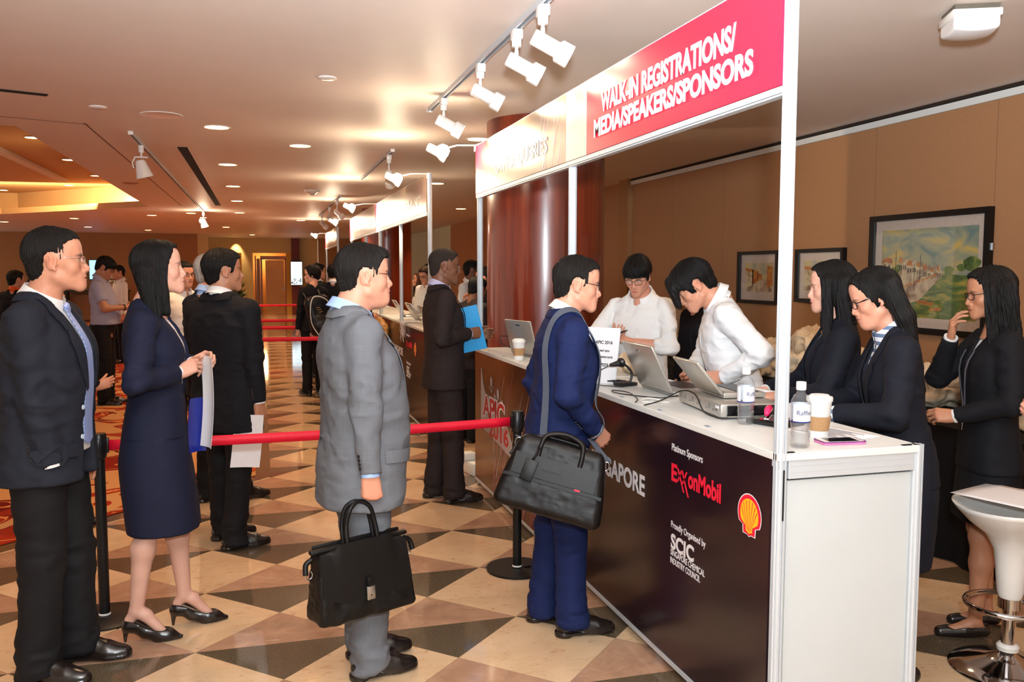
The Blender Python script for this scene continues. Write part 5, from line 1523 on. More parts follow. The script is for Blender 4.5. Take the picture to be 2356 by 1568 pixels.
laptop((1.79, 3.72, ZT_), -.02, .36, .255, 'open silver laptop seen from behind beside the conversion rate sign', 26)
laptop((1.700, 5.55, ZT_), .25, .33, .25, 'open silver laptop seen from behind on the far brown counter', 14)
root = empty('portable_printer', (1.70, 3.16, ZT_), -.12, 'silver portable printer box carrying an open notebook', 'printer')
MB().box((.13, 0, .034), (.25, .46, .056), bev=.010).build('housing', M_SILVER, root, smooth=30)
MB().box((.13, -.2305, .034), (.20, .006, .040), bev=.002).build('dark_front', mat('gloss_black', rgb(14, 14, 16), rough=.12), root)
pr = MB()
for y in (-.19, -.12, -.02, .06, .14, .19): pr.box((.004, y, .04), (.003, .012, .02)); pr.box((.004, y + .03, .03), (.003, .006, .006))
pr.build('port', mat('port_grey', rgb(120, 116, 110), rough=.4, metal=.4), root)
MB().box((.003, -.20, .046), (.002, .03, .010)).build('rating_label', M_PAPER, root)
laptop((1.765, 3.17, ZT_ + .063), -.10, .265, .180, 'second silver notebook standing open on the portable printer', 40, False)
def rod(name, pts, r, m, lab, cat, n=8):
    o = MB().tube(catmull(pts), r, n).build(name, m, smooth=True); return tag(o, lab, cat)
def catmull(P, k=8):
    P = [V3(p) for p in P]; out = []
    for i in range(len(P) - 1):
        a, b, c, d = P[max(i - 1, 0)], P[i], P[i + 1], P[min(i + 2, len(P) - 1)]
        for j in range(k):
            t = j / k
            out.append(.5 * ((2 * b) + (c - a) * t + (2 * a - 5 * b + 4 * c - d) * t * t + (3 * b - a - 3 * c + d) * t ** 3))
    out.append(P[-1]); return out
# scanner on a stand
root = empty('barcode_scanner', (1.735, 3.96, ZT_), .3, 'black scanner head on a bent stand beside the white sign', 'scanner')
MB().box((0, 0, .010), (.10, .075, .018), bev=.007).build('foot', M_BLACK, root, smooth=30)
MB().tube(catmull([(.03, 0, .015), (.04, .0, .06), (.01, .01, .10), (-.03, .02, .112)]), .006, 8).build('neck', M_BLACK, root, smooth=True)
MB().tube([(-.03, .02, .112), (-.075, .03, .105)], [.016, .008], 14).lathe([(0, -.012), (.02, -.012), (.026, 0), (.02, .012), (0, .012)], 20, (-.015, .018, .115), Ry(1.2)).build('head', M_BLACK, root, smooth=40)
rod('cable', [(1.66, 3.99, ZT_ + .10), (1.60, 4.02, ZT_ + .06), (1.585, 4.00, ZT_ + .012), (1.66, 3.93, ZT_ + .004), (1.70, 3.9, ZT_ + .004)], .0022, M_BLACK, 'thin black cable hanging from the scanner across the white sign', 'cable')
ci = []
for k in range(40):
    t = k * .8; ci.append((1.70 + .035 * math.cos(t) + k * .0008, 4.03 + .022 * math.sin(t) - k * .001, ZT_ + .012 + .012 * (k % 7) / 7))
rod('cable', ci, .0028, M_BLACK, 'coiled black cable with a red tie beside the scanner foot', 'cable')
rod('cable', [(1.80, 3.52, ZT_ + .01), (1.70, 3.50, ZT_ + .006), (1.62, 3.62, ZT_ + .004), (1.58, 3.72, ZT_ + .004), (1.60, 3.80, ZT_ + .004), (1.64, 3.72, ZT_ + .004), (1.60, 3.52, ZT_ + .004), (1.545, 3.42, ZT_ + .004)], .0025, M_BLACK, 'looped black cable lying in front of the open laptop', 'cable')
rod('cable', [(1.545, 3.33, ZT_ + .004), (1.60, 3.28, ZT_ + .03), (1.66, 3.22, ZT_ + .075), (1.685, 3.15, ZT_ + .07), (1.66, 3.03, ZT_ + .02), (1.66, 2.93, ZT_ + .012), (1.69, 2.90, ZT_ + .014)], .003, M_BLACK, 'black cable arching over the side of the silver printer', 'cable')
rod('cable', [(1.68, 3.46, ZT_ + .004), (1.63, 3.48, ZT_ + .01), (1.585, 3.45, ZT_ + .005), (1.60, 3.40, ZT_ + .004), (1.69, 3.38, ZT_ + .004)], .003, M_WHITEP, 'short white cable between laptop and printer', 'cable')
rod('cable', [(1.70, 5.74, ZT_ + .03), (1.62, 5.80, ZT_ + .06), (1.58, 5.74, ZT_ + .12), (1.61, 5.66, ZT_ + .13)], .003, M_BLACK, 'black cable curling beside the far laptop', 'cable')
# conversion-rate sign
a = V3((1.582, 4.203, ZT_)); b2 = V3((1.706, 4.041, ZT_)); xd = (b2 - a).normalized(); back = V3((-xd.y, xd.x, 0)); 
if back.y < 0: back = -back
upv = (V3((0, 0, 1)) + back * .18).normalized()
M4 = frame(a, xd, upv)
root = empty('sign_stand', a, 0, 'white sign reading the conversion rate, propped upright on the counter', 'sign')
T0 = Matrix.Translation(-a) @ M4
MB().prism([(0, 0), (.21, 0), (.21, .282), (0, .282)], T0, .003).build('sheet', M_PAPER, root)
MB().prism([(-.002, 0), (.212, 0), (.212, .284), (-.002, .284)], T0 @ Matrix.Translation((0, 0, -.0035)), .003).build('acrylic_back', mat('acrylic', rgb(226, 230, 236), rough=.1, noise=0), root)
for s, z, sz in (('APIC 2016', .200, .030), ('19 MAY 2016', .160, .017), ('CONVERSION RATE', .128, .017), ('1.37059', .085, .030)):
    text_mesh(s, sz * .76, 'lettering', M_INK, root, T0 @ Matrix.Translation((.126, z, .0034)), align='CENTER', bold=.0006, depth=.0004)
MB().box(back * .05 + xd * .105 + V3((0, 0, .004)), (.2, .1, .003), Rz(math.atan2(xd.y, xd.x))).build('foot', MATS['acrylic'], root)
# papers, calculator, phones
def sheet_at(name, loc, rz, w, d, lab, z=.0015, cat='paper', curl=.0):
    g = [[(x * w, y * d, z + curl * max(0, x - .2) ** 2 + .002 * math.sin(y * 5 + x * 3) * (1 if curl else 0)) for y in np.linspace(-.5, .5, 7)] for x in np.linspace(-.5, .5, 9)]
    o = MB().sheet(g, .0008).build(name, M_PAPER, smooth=True); o.location = loc; o.rotation_euler = (0, 0, rz); return tag(o, lab, cat)
o = sheet_at('paper', (1.92, 2.60, ZT_), .25, .20, .29, 'printed white form under the arms of the nearest seated-side woman')
ln = MB()
for k in range(10): ln.box((-.07 + k * .014, .0, .0024), (.004, .2 - (k % 3) * .04, .0004))
ln.build('print_lines', mat('print_grey', rgb(120, 120, 128), rough=.7), o)
sheet_at('paper', (1.93, 2.98, ZT_), -.2, .20, .28, 'white sheet with a scribble beside the bottle and calculator', curl=.4)
sheet_at('paper', (1.92, 3.22, ZT_ + .074), .1, .2, .26, 'stack of white sheets lying on the notebook keys')
root = empty('calculator', (1.83, 2.80, ZT_), .35, 'black calculator with rows of keys beside the water bottle', 'calculator')
MB().box((0, 0, .010), (.13, .17, .018), bev=.006).build('case', M_BLACK, root, smooth=30)
kp = MB()
for i in range(5):
    for j in range(5): kp.cur = int((i + j) % 4 == 0); kp.box((-.045 + .022 * i, -.055 + .02 * j, .021), (.016, .013, .005), bev=.002)
kp.build('keypad', None, root, mats=[mat('key_grey', rgb(90, 88, 92), rough=.4), mat('key_red', rgb(190, 40, 70), rough=.4)])
MB().box((0, .06, .020), (.10, .03, .002)).build('display', mat('lcd', rgb(130, 140, 126), rough=.2), root)
root = empty('stapler', (1.80, 2.80, ZT_ + .043), .9, 'bright pink stapler held above the calculator', 'stapler')
MB().tube([(-.055, 0, .004), (-.02, 0, .012), (.03, 0, .012), (.062, 0, .002)], [.008, .013, .014, .010], 14).build('top_arm', mat('hot_pink', rgb(240, 40, 100), rough=.25, noise=0), root, smooth=True)
MB().box((0, 0, -.014), (.12, .02, .006), bev=.002).build('jaw', M_CHROME, root)
root = empty('smartphone', (1.835, 2.43, ZT_), -.12, 'phone in a pink and purple case lying on the counter corner', 'phone')
def rrect(w, h, r, n=6):
    P = []
    for cx, cy, a0 in ((w / 2 - r, h / 2 - r, 0), (-w / 2 + r, h / 2 - r, 90), (-w / 2 + r, -h / 2 + r, 180), (w / 2 - r, -h / 2 + r, 270)):
        for k in range(n + 1): t = math.radians(a0 + 90 * k / n); P.append((cx + r * math.cos(t), cy + r * math.sin(t)))
    return P
MB().prism(rrect(.150, .078, .012), Matrix.Translation((0, 0, .001)), .0075).build('case', mat('case_pink', rgb(232, 120, 170), rough=.35, noise=.2, nscale=30), root)
MB().prism(rrect(.152, .080, .012), Matrix.Translation((0, 0, .0072)), .003).build('case_rim', mat('case_purple', rgb(110, 44, 112), rough=.35), root)
MB().prism(rrect(.140, .068, .008), Matrix.Translation((0, 0, .0098)), .0008).build('phone_face', M_WHITEP, root)
MB().prism([(-.052, -.030), (.052, -.030), (.052, .030), (-.052, .030)], Matrix.Translation((0, 0, .0103)), .0006).build('screen', mat('gloss_black', rgb(14, 14, 16), rough=.12), root)
# white power box at the foot of the far counter
root = empty('power_adapter', (1.62, 6.62, 0), .2, 'white power boxes with cables on the floor behind the far counter end', 'power box')
MB().box((0, 0, .05), (.13, .2, .1), bev=.01).box((-.03, .08, .13), (.1, .1, .06), bev=.01).build('box', M_WHITE, root, smooth=30)
MB().tube(catmull([(.02, -.1, .12), (.0, -.14, .16), (.04, -.02, .17), (.05, .1, .12)]), .006).build('lead', M_WHITEP, root, smooth=True)
# ------------------------------------------------------------------ pictures on the right wall
def picture(y0, y1, z0, z1, lab, paint, fw=.035, matw=.09):
    x = 4.868; cy, cz = (y0 + y1) / 2, (z0 + z1) / 2; W, H = abs(y1 - y0), z1 - z0
    root = empty('framed_picture', (x, cy, cz), 0, lab, 'picture', 'black framed watercolours on the right wall')
    f = MB()
    for s in (-1, 1):
        f.box((-.02, 0, s * (H - fw) / 2), (.045, W, fw)); f.box((-.02, s * (W - fw) / 2, 0), (.045, fw, H - 2 * fw))
    f.build('frame', mat('frame_black', rgb(14, 13, 14), rough=.3), root)
    MB().box((-.004, 0, 0), (.006, W - 2 * fw, H - 2 * fw)).build('mount', mat('mount_card', rgb(206, 190, 178), rough=.8), root)
    paint(root, W - 2 * fw - 2 * matw, H - 2 * fw - 2 * matw)
    w2, h2 = W / 2 - fw, H / 2 - fw; mesh_obj('glass', [(-.030, -w2, -h2), (-.030, w2, -h2), (-.030, w2, h2), (-.030, -w2, h2)], [(0, 1, 2, 3)], MATS['picture_glass'], root)
    MB().box((-.008, -W / 2 - .006, H * .2), (.02, .012, .05)).build('hanger', M_CHROME, root)
    return root
def pglass():
    m, nt, b = nodes('picture_glass'); t = N(nt, 'ShaderNodeBsdfTransparent'); g = N(nt, 'ShaderNodeBsdfGlossy', inp={'Roughness': .03}); mx = N(nt, 'ShaderNodeMixShader'); mx.inputs[0].default_value = .07; nt.links.new(t.outputs[0], mx.inputs[1]); nt.links.new(g.outputs[0], mx.inputs[2]); nt.links.new(mx.outputs[0], nt.nodes['Material Output'].inputs[0]); MATS['picture_glass'] = m
    m, nt, b = nodes('lens_glass'); t = N(nt, 'ShaderNodeBsdfTransparent'); g = N(nt, 'ShaderNodeBsdfGlossy', inp={'Roughness': .04}); mx = N(nt, 'ShaderNodeMixShader', inp={0: .09})
    nt.links.new(t.outputs[0], mx.inputs[1]); nt.links.new(g.outputs[0], mx.inputs[2]); nt.links.new(mx.outputs[0], nt.nodes['Material Output'].inputs[0]); MATS['lens_glass'] = m
pglass()
def blot(name, a, b2, c, scale, st=(1, 1, 1)):
    m, nt, b = nodes(name); tc = N(nt, 'ShaderNodeTexCoord'); mp = N(nt, 'ShaderNodeMapping'); mp.inputs['Scale'].default_value = st
    n1 = N(nt, 'ShaderNodeTexNoise', inp={'Scale': scale, 'Detail': 5., 'Distortion': .8}); nt.links.new(tc.outputs['Object'], mp.inputs[0]); nt.links.new(mp.outputs[0], n1.inputs['Vector'])
    nt.links.new(ramp(nt, n1.outputs['Fac'], [(.32, a), (.5, b2), (.66, c)]), b.inputs['Base Color']); b.inputs['Roughness'].default_value = .8; MATS[name] = m; return m
P_SKY = blot('paint_sky', rgb(116, 140, 134), rgb(168, 168, 136), rgb(214, 186, 104), 4, (1, 1, 2.2)); P_WAT = blot('paint_water', rgb(70, 92, 52), rgb(104, 128, 66), rgb(176, 158, 70), 6, (1, 1, 4))
P_HOUSE = blot('paint_house', rgb(120, 88, 62), rgb(206, 186, 146), rgb(226, 214, 180), 16); P_ROOF = blot('paint_roof', rgb(160, 72, 36), rgb(196, 120, 54), rgb(206, 150, 70), 14); P_TREE = blot('paint_tree', rgb(58, 80, 44), rgb(96, 120, 62), rgb(140, 146, 70), 14); P_STREET = blot('paint_street', rgb(120, 84, 64), rgb(184, 160, 132), rgb(214, 194, 160), 9)
P_SKY2 = blot('paint_sky_small', rgb(150, 158, 156), rgb(196, 184, 140), rgb(214, 192, 120), 5)
def art(root, nm, m, pts, W, H, x): mesh_obj(nm, [(x, (.5 - u) * W, (v - .5) * H) for u, v in pts], [tuple(range(len(pts)))], m, root)
def river(root, W, H):
    art(root, 'painted_sky', P_SKY, [(0, 0), (1, 0), (1, 1), (0, 1)], W, H, -.0075)
    art(root, 'painted_water', P_WAT, [(.38, 0), (1, 0), (1, .47), (.68, .49), (.44, .22)], W, H, -.0085)
    art(root, 'painted_water', P_WAT, [(0, 0), (.4, 0), (.44, .22), (.0, .02)], W, H, -.0084)
    art(root, 'painted_street', P_STREET, [(0, .02), (.44, .20), (.68, .49), (.60, .52), (.0, .38)], W, H, -.0088)
    rg = random.Random(21); hs = [(0, .13, .30, .64, P_HOUSE), (.13, .20, .32, .57, P_TREE)]
    u = .20
    while u < .64:
        w = (.075 - .07 * u) * rg.uniform(.7, 1.3); f = (u - .2) / .44
        hs.append((u, u + w, .31 + .17 * f, (.64 - .10 * f) + rg.uniform(-.05, .02), rg.choice((P_HOUSE, P_HOUSE, P_STREET)))); u += w * .92
    for k, (u0, u1, v0, v1, m) in enumerate(hs):
        x_ = -.0092 - .00003 * k
        art(root, 'painted_house', m, [(u0, v0), (u1, v0 + .02), (u1, v1 - .015), (u0, v1)], W, H, x_)
        if m is not P_TREE:
            art(root, 'painted_roof', P_ROOF if k % 2 == 0 else P_STREET, [(u0 - .006, v1 - .01), (u1 + .006, v1 - .025), (u1 - .006, v1 + .025), (u0 + (u1 - u0) * .45, v1 + .05)], W, H, x_ - .0003)
            for q in range(2): art(root, 'painted_window', MATS['frame_black'], [(u0 + (u1 - u0) * (.22 + .4 * q), v1 - .10), (u0 + (u1 - u0) * (.40 + .4 * q), v1 - .10), (u0 + (u1 - u0) * (.40 + .4 * q), v1 - .05), (u0 + (u1 - u0) * (.22 + .4 * q), v1 - .05)], W, H, x_ - .0002)
    for q in range(9):
        f = q / 9; art(root, 'painted_awning', P_ROOF, [(.24 + .38 * f, .33 + .15 * f), (.28 + .38 * f, .335 + .15 * f), (.275 + .38 * f, .36 + .145 * f), (.245 + .38 * f, .357 + .145 * f)], W, H, -.0101)
    for (u, v, r) in ((.73, .53, .05), (.95, .60, .08), (.85, .56, .04), (.20, .56, .04)):
        art(root, 'painted_tree', P_TREE, [(u + r * math.cos(t) * (1 + .15 * math.sin(5 * t)), v + r * math.sin(t)) for t in np.linspace(0, 2 * math.pi, 16, endpoint=False)], W, H, -.0094)
    for (u, v) in ((.52, .16), (.60, .10), (.46, .18)): art(root, 'painted_boat', P_ROOF, [(u - .06, v + .01), (u - .04, v - .015), (u + .05, v - .015), (u + .08, v + .02)], W, H, -.0098)
    for (u, v0, v1) in ((.17, .45, .75), (.44, .40, .70), (.38, .3, .6)): art(root, 'painted_lamp_post', MATS['frame_black'], [(u - .003, v0), (u + .003, v0), (u + .003, v1), (u + .03, v1 + .03), (u - .003, v1)], W, H, -.0099)
def street(root, W, H):
    art(root, 'painted_sky', P_SKY2, [(0, 0), (1, 0), (1, 1), (0, 1)], W, H, -.0075)
    art(root, 'painted_street', P_STREET, [(0, 0), (1, 0), (.8, .42), (.45, .5), (0, .2)], W, H, -.0085)
    for (u0, u1, v0, v1) in ((0, .3, .12, .78), (.26, .48, .25, .72), (.46, .62, .35, .6), (.8, 1, .12, .85)):
        art(root, 'painted_house', P_HOUSE if u0 < .2 else P_ROOF, [(u0, v0), (u1, v0 + .1), (u1, v1 - .08), (u0, v1)], W, H, -.009)
        art(root, 'painted_roof', P_ROOF, [(u0, v1 - .05), (u1 + .02, v1 - .12), (u1, v1), (u0, v1 + .06)], W, H, -.0095)
MAT_FB = mat('frame_black', rgb(14, 13, 14), rough=.3)
picture(4.87, 6.10, 1.13, 2.05, 'largest framed picture, a river lined with houses', river, .045, .075)
picture(6.43, 7.13, 1.32, 1.81, 'small framed picture half hidden by the tall white post', street, .035, .075)
picture(7.42, 8.16, 1.28, 1.81, 'small framed street scene behind the white shirted man bending down', street, .035, .085)
o = MB().box((4.864, 6.31, 1.50), (.004, .14, .21)).build('wall_notice', M_PAPER); tag(o, 'small white notice stuck on the wall between two pictures', 'notice')
n = MB(); n.box((4.861, 6.31, 1.57), (.001, .10, .012)); n.box((4.861, 6.31, 1.52), (.001, .11, .004)); n.box((4.861, 6.31, 1.50), (.001, .09, .004)); n.box((4.861, 6.28, 1.44), (.001, .04, .03)); n.build('notice_print', mat('print_grey', rgb(120, 120, 128), rough=.7), o)
# ------------------------------------------------------------------ back table with cloth and bags
M_CLOTH = cloth('black_cloth', rgb(15, 13, 14), rough=.9)
root = empty('back_table', (4.1, 6.1, 0), 0, 'long table under a floor-length black cloth along the right wall', 'table')
MB().box((0, 0, .725), (.9, 5.4, .03)).build('table_top', M_WHITE, root)
def drape():
    pts = []
    n = 150
    P = [(-.47, -2.72), (-.47, 2.72)]
    ring = []
    for i in range(n): ring.append((-.47, 2.72 - 5.44 * i / n))
    for i in range(26): ring.append((-.47 + .94 * i / 26, -2.72))
    g = []
    for k, (x, y) in enumerate(ring):
        row = []
        nx, ny = (-1, 0) if k < n else (0, -1)
        for z in (.742, .70, .5, .25, .008):
            w = .022 * math.sin(k * .9) * (1 - z / .742) + .012 * (1 - z / .74)
            row.append((x + nx * w, y + ny * w, z))
        g.append(row)
    MB().sheet(g, .002).box((0, 0, .7435), (.945, 5.445, .004)).build('table_cloth', M_CLOTH, root, smooth=50)
drape()
M_COTTON = cloth('cotton_cream', rgb(222, 202, 172), rough=.9, noise=.08, nscale=60, bump=.3, bscale=300)
def bag_heap(loc, r, seed, lab, group='crumpled cream cotton bags on the back table'):
    rng = np.random.RandomState(seed)
    it = [el((0, 0, r[2] * .8), r)]
    for k in range(7):
        d = rng.randn(3); d /= np.linalg.norm(d); it.append((el(d * np.array(r) * .62 + A3(0, 0, r[2] * .8), np.array(r) * rng.uniform(.35, .6, 3)), .03))
    f0 = uni(it)
    f = lambda P: smax(f0(P), .002 - P[:, 2], .004)
    R_ = np.array(r) * 1.5 + .06
    v, q = nets(f, (-R_[0], -R_[1], 0), (R_[0], R_[1], r[2] * 2.3), .009)
    wv = v + .03 * np.stack([vnoise(v * 9 + seed), vnoise(v * 9 + seed + 31), vnoise(v * 9 + seed + 57)], 1)
    n1 = 1 - np.abs(vnoise(wv * 9 + seed)) * 3.2; n2 = 1 - np.abs(vnoise(wv * np.array([26, 16, 20]) + seed * 3)) * 2.6
    v = v + grad(f, v) * (np.clip(n1, -.8, 1) * .030 + np.clip(n2, -.7, 1) * .017)[:, None]; v[:, 2] = np.maximum(v[:, 2], .001)
    o = mesh_obj('cotton_bag', v, q, M_COTTON, smooth=True); o.location = loc
    return tag(o, lab, 'cloth bag', group)
LB = 'crumpled cream cotton bag heaped on the back table'
for k, (x, y, z, rx, ry, rz) in enumerate(((4.10, 3.75, .747, .26, .30, .13), (3.98, 4.02, .93, .2, .24, .12), (4.16, 4.6, .747, .24, .30, .13), (4.1, 5.2, .747, .26, .30, .16), (4.12, 5.7, .95, .2, .28, .12), (4.05, 5.75, .747, .25, .3, .13),
                                           (4.05, 6.35, .747, .26, .3, .15), (4.1, 6.9, .747, .26, .3, .15), (4.1, 7.5, .747, .25, .3, .15), (4.1, 8.1, .747, .27, .33, .16), (4.1, 8.35, .99, .22, .3, .12), (4.0, 7.0, .96, .2, .26, .12))):
    bag_heap((x, y, z), (rx * .86, ry * .84, rz), k + 3, LB)
o = bag_heap((2.0, 4.42, HC_ + .002), (.08, .13, .05), 40, 'crumpled cream cotton bag lying on the counter behind the white sign', None)
# ------------------------------------------------------------------ bar stool
root = empty('bar_stool', (2.86, 2.70, 0), 0, 'glossy white bar stool with chrome footrest at the right edge', 'bar stool')
MB().lathe([(0, 0), (.205, 0), (.215, .006), (.205, .014), (.15, .030), (.08, .05), (.035, .072), (.030, .08)], 48).build('base_plate', M_CHROME, root, smooth=40)
MB().lathe([(.026, .06), (.026, .34)], 28).build('gas_column', M_CHROME, root, smooth=40)
MB().lathe([(.03, .080), (.040, .084), (.042, .10), (.036, .108), (.028, .112)], 28).build('collar', M_WHITEP, root, smooth=40)
MB().lathe([(.030, .255), (.044, .258), (.044, .30), (.040, .302), (.030, .302)], 28).build('column_sleeve', M_CHROME, root, smooth=40)
rg = [(math.cos(t) * .145 - .05, math.sin(t) * .145 - .03, .285) for t in np.linspace(.35, 2 * math.pi - .35 + .2, 40)]
MB().tube([(.03, .02, .285)] + rg + [(.03, -.02, .285)], .011, 10).build('footrest', M_CHROME, root, smooth=True)
sf = []
for a in np.linspace(0, 2 * math.pi, 49):
    row = []
    for (r, z) in ((.040, .295), (.050, .33), (.058, .42), (.068, .495), (.10, .555), (.165, .615), (.212, .665), (.226, .685)):
        row.append((r * math.cos(a) * (1.0 if r < .1 else 1.0), r * math.sin(a) * (.98 if r > .1 else 1), z + (.012 * math.cos(a) if r > .15 else 0)))
    row += [(.218 * math.cos(a), .212 * math.sin(a), .685 + .012 * math.cos(a)), (.17 * math.cos(a), .165 * math.sin(a), .645), (.08 * math.cos(a), .08 * math.sin(a), .625), (.001 * math.cos(a), .001 * math.sin(a), .62)]
    sf.append(row)
MB().sheet(sf).build('seat_shell', M_WHITEP, root, smooth=True)
sheet_at('paper', (2.88, 2.72, .700), .3, .30, .36, 'white paper sheet lying across the bar stool seat')
# ------------------------------------------------------------------ queue barriers
M_BELT = mat('belt_red', rgb(226, 12, 48), rough=.55, noise=.02, nscale=80)
def stanchion(x, y, lab, rz=0., z=.86, cut=False):
    root = empty('queue_stanchion', (x, y, 0), rz, lab, 'queue barrier', 'black queue barrier posts')
    if cut:
        pl = [(.165 * math.cos(t), .165 * math.sin(t)) for t in np.linspace(math.radians(-12), math.radians(282), 40)] + [(.02, -.02)]
        MB().prism(pl, Matrix.Translation((0, 0, .001)), .012).build('base', M_BLACKM, root)
    else: MB().lathe([(0, .001), (.165, .001), (.168, .006), (.160, .012), (.03, .018)], 48).build('base', M_BLACKM, root, smooth=40)
    MB().lathe([(.0235, .014), (.0235, z - .10)], 28).build('pole', M_BLACKM, root, smooth=40)
    MB().lathe([(.026, .018), (.0265, .022), (.024, .026)], 28).build('pole_ring', M_WHITEP, root, smooth=40)
    MB().lathe([(.024, z - .115), (.031, z - .11), (.033, z - .10), (.033, z - .004), (.030, z), (0, z)], 28).build('head', M_BLACK, root, smooth=40)
    c = MB()
    for k in range(4):
        a = k * math.pi / 2; c.box((.036 * math.cos(a), .036 * math.sin(a), z - .055), (.012, .022, .07), Rz(a), .003)
    c.build('belt_slot', M_BLACK, root, smooth=30)
    return root
def belt(lab, a, b, z, sag=.02):
    a = V3(a); b = V3(b); g = []
    for t in np.linspace(0, 1, 24):
        p = a.lerp(b, t); zz = z - sag * 4 * t * (1 - t)
        g.append([(p.x, p.y, zz + dz) for dz in (-.024, .024)])
    tag(MB().sheet(g, .0016).build('barrier_belt', M_BELT, smooth=True), lab, 'belt', 'red queue belts')
s1 = stanchion(-.716, 4.27, 'black queue post standing behind the woman in navy', 0)
s2 = stanchion(1.30, 4.38, 'black queue post with a notched base beside the man in blue', .4, cut=True)
belt('nearest red belt, stretched behind the woman in navy and the grey suit', (-.675, 4.27, 0), (1.262, 4.375, 0), .805, .012)
for (y, xa, xb, lab) in ((10.5, -.45, 1.33, 'queue post of the nearest far belt behind the black suited man'), (12.7, -.5, 1.33, 'queue post of the second far belt behind the black suited man'), (14.6, -.45, 1.33, 'queue post of the third far belt behind the black suited man'), (21.3, -.6, 1.1, 'queue post of the farthest belt across the lobby')):
    p = stanchion(xa, y, lab); belt(lab.replace('queue post of the', 'red strap forming the'), (xa + .04, y, 0), (xb, y + .05, 0), .815, .01)
    stanchion(xb + .04, y + .05, lab.replace('behind the black suited man', 'on its counter side').replace('across the lobby', 'on its counter side'))
# ------------------------------------------------------------------ far end of the lobby
root = empty('lit_panel', (1.335, 33.45, 1.545), 0, 'lit upright information screen on the maroon pillar', 'screen')
MB().box((0, 0, 0), (.44, .08, .90), bev=.01).build('bezel', M_BLACK, root)
MB().box((0, -.042, 0), (.40, .004, .85)).build('panel', mat('screen_pale', rgb(190, 222, 236), rough=.3, noise=.02, emit=rgb(196, 226, 240), estr=1.5), root)
t = MB()
for z, w in ((.33, .3), (.17, .12), (.12, .22), (.08, .26), (-.08, .26)): t.box((0, -.045, z), (w, .002, .012))
t.build('screen_text', mat('screen_grey', rgb(120, 150, 170), rough=.5, emit=rgb(120, 150, 170), estr=.8), root)
t = MB(); rng = random.Random(4)
for k in range(40): t.box((rng.uniform(-.18, .18), -.045, rng.uniform(-.41, -.2)), (rng.uniform(.02, .06), .002, rng.uniform(.01, .04)))
t.build('screen_picture', blot('screen_mosaic', rgb(70, 110, 150), rgb(210, 220, 210), rgb(190, 120, 90), 9), root)
root = empty('wall_mirror', (-5.0, 30.93, 1.92), 0, 'octagonal mirror with a faceted rim on the far left wall', 'mirror')
fr = MB(); R1, R2 = .52, .42
for k in range(8):
    a, b2 = (k + .5) * math.pi / 4, (k + 1.5) * math.pi / 4
    fr.add([(r * math.cos(t) * (1 if r < 9 else 1), -.03 if r == R2 else -.005, r * math.sin(t)) for r, t in ((R1, a), (R1, b2), (R2, b2), (R2, a))], [(0, 1, 2, 3)])
fr.build('bevel_frame', mat('bronze_mirror', rgb(150, 110, 70), rough=.12, metal=1., noise=0), root)
MB().prism([(R2 * math.cos((k + .5) * math.pi / 4), R2 * math.sin((k + .5) * math.pi / 4)) for k in range(8)], Matrix.Rotation(math.pi / 2, 4, 'X') @ Matrix.Translation((0, 0, .005)), .005).build('mirror_glass', mat('mirror_face', rgb(190, 170, 140), rough=.05, metal=1., noise=0), root)
root = empty('lit_panel', (-5.08, 30.7, 1.66), 0, 'glowing blue panel standing in for a screen reflected in the octagonal mirror', 'screen')  # added glowing panel, stands in for a screen's reflection in the mirror
MB().box((0, 0, 0), (.34, .04, .64)).build('bezel', M_BLACK, root); MB().box((0, -.025, 0), (.30, .004, .60)).build('panel', mat('reflection_blue', rgb(120, 190, 240), rough=.3, noise=0, emit=rgb(130, 200, 250), estr=1.6), root)
root = empty('console_table', (-5.0, 30.5, 0), 0, 'dark console table below the octagonal mirror', 'table')
MB().box((0, 0, .98), (1.9, .5, .06)).build('table_top', M_BLACK, root)
for sx in (-1, 1): MB().box((sx * .88, 0, .48), (.08, .44, .95)).build('leg', M_BLACK, root)
MB().box((0, .15, .45), (1.7, .03, .8)).build('back_panel', M_DOOR, root)
root = empty('flower_vase', (-4.45, 30.4, 1.01), 0, 'white flowers brightly lit on the dark console table', 'flower vase')
MB().lathe([(0, 0), (.07, 0), (.09, .1), (.05, .22), (.06, .26)], 18).build('vase', M_BLACK, root, smooth=True)
fl = MB(); rng = random.Random(8)
for k in range(60):
    p = V3((rng.gauss(0, .15), rng.gauss(0, .1), .42 + rng.gauss(0, .13)))
    for j in range(4):
        a = rng.uniform(0, 6.28); d1 = V3((math.cos(a), math.sin(a), rng.uniform(-.3, .5))) * .05; d2 = V3((-math.sin(a), math.cos(a), .3)) * .025
        fl.add([p, p + d1 * .6 + d2, p + d1, p + d1 * .6 - d2], [(0, 1, 2, 3)])
fl.build('blossoms', M_LETTER, root)
lamp('flower_fill', 'SPOT', (-4.3, 29.6, 2.8), 70, (1, .8, .5), .03, (-4.45, 30.4, 1.35), 24, .5)  # added light that brightens the flowers, no visible fixture
root = empty('potted_plant', (-.66, 30.6, 0), 0, 'green leafy potted plant by the cream wall opening', 'plant')
MB().lathe([(0, 0), (.16, 0), (.2, .35), (.17, .36)], 20).build('pot', M_BLACK, root, smooth=40)
lf = MB(); rng = random.Random(3)
for k in range(110):
    a = rng.uniform(0, 6.28); e = rng.uniform(.2, 1.3); L = rng.uniform(.25, .55); b0 = V3((0, 0, rng.uniform(.4, 1.0)))
    d = V3((math.cos(a) * math.cos(e), math.sin(a) * math.cos(e), math.sin(e))); s_ = V3((-math.sin(a), math.cos(a), 0)) * .03
    lf.add([b0, b0 + d * L * .5 + s_, b0 + d * L + V3((0, 0, -.06)), b0 + d * L * .5 - s_], [(0, 1, 2, 3)])
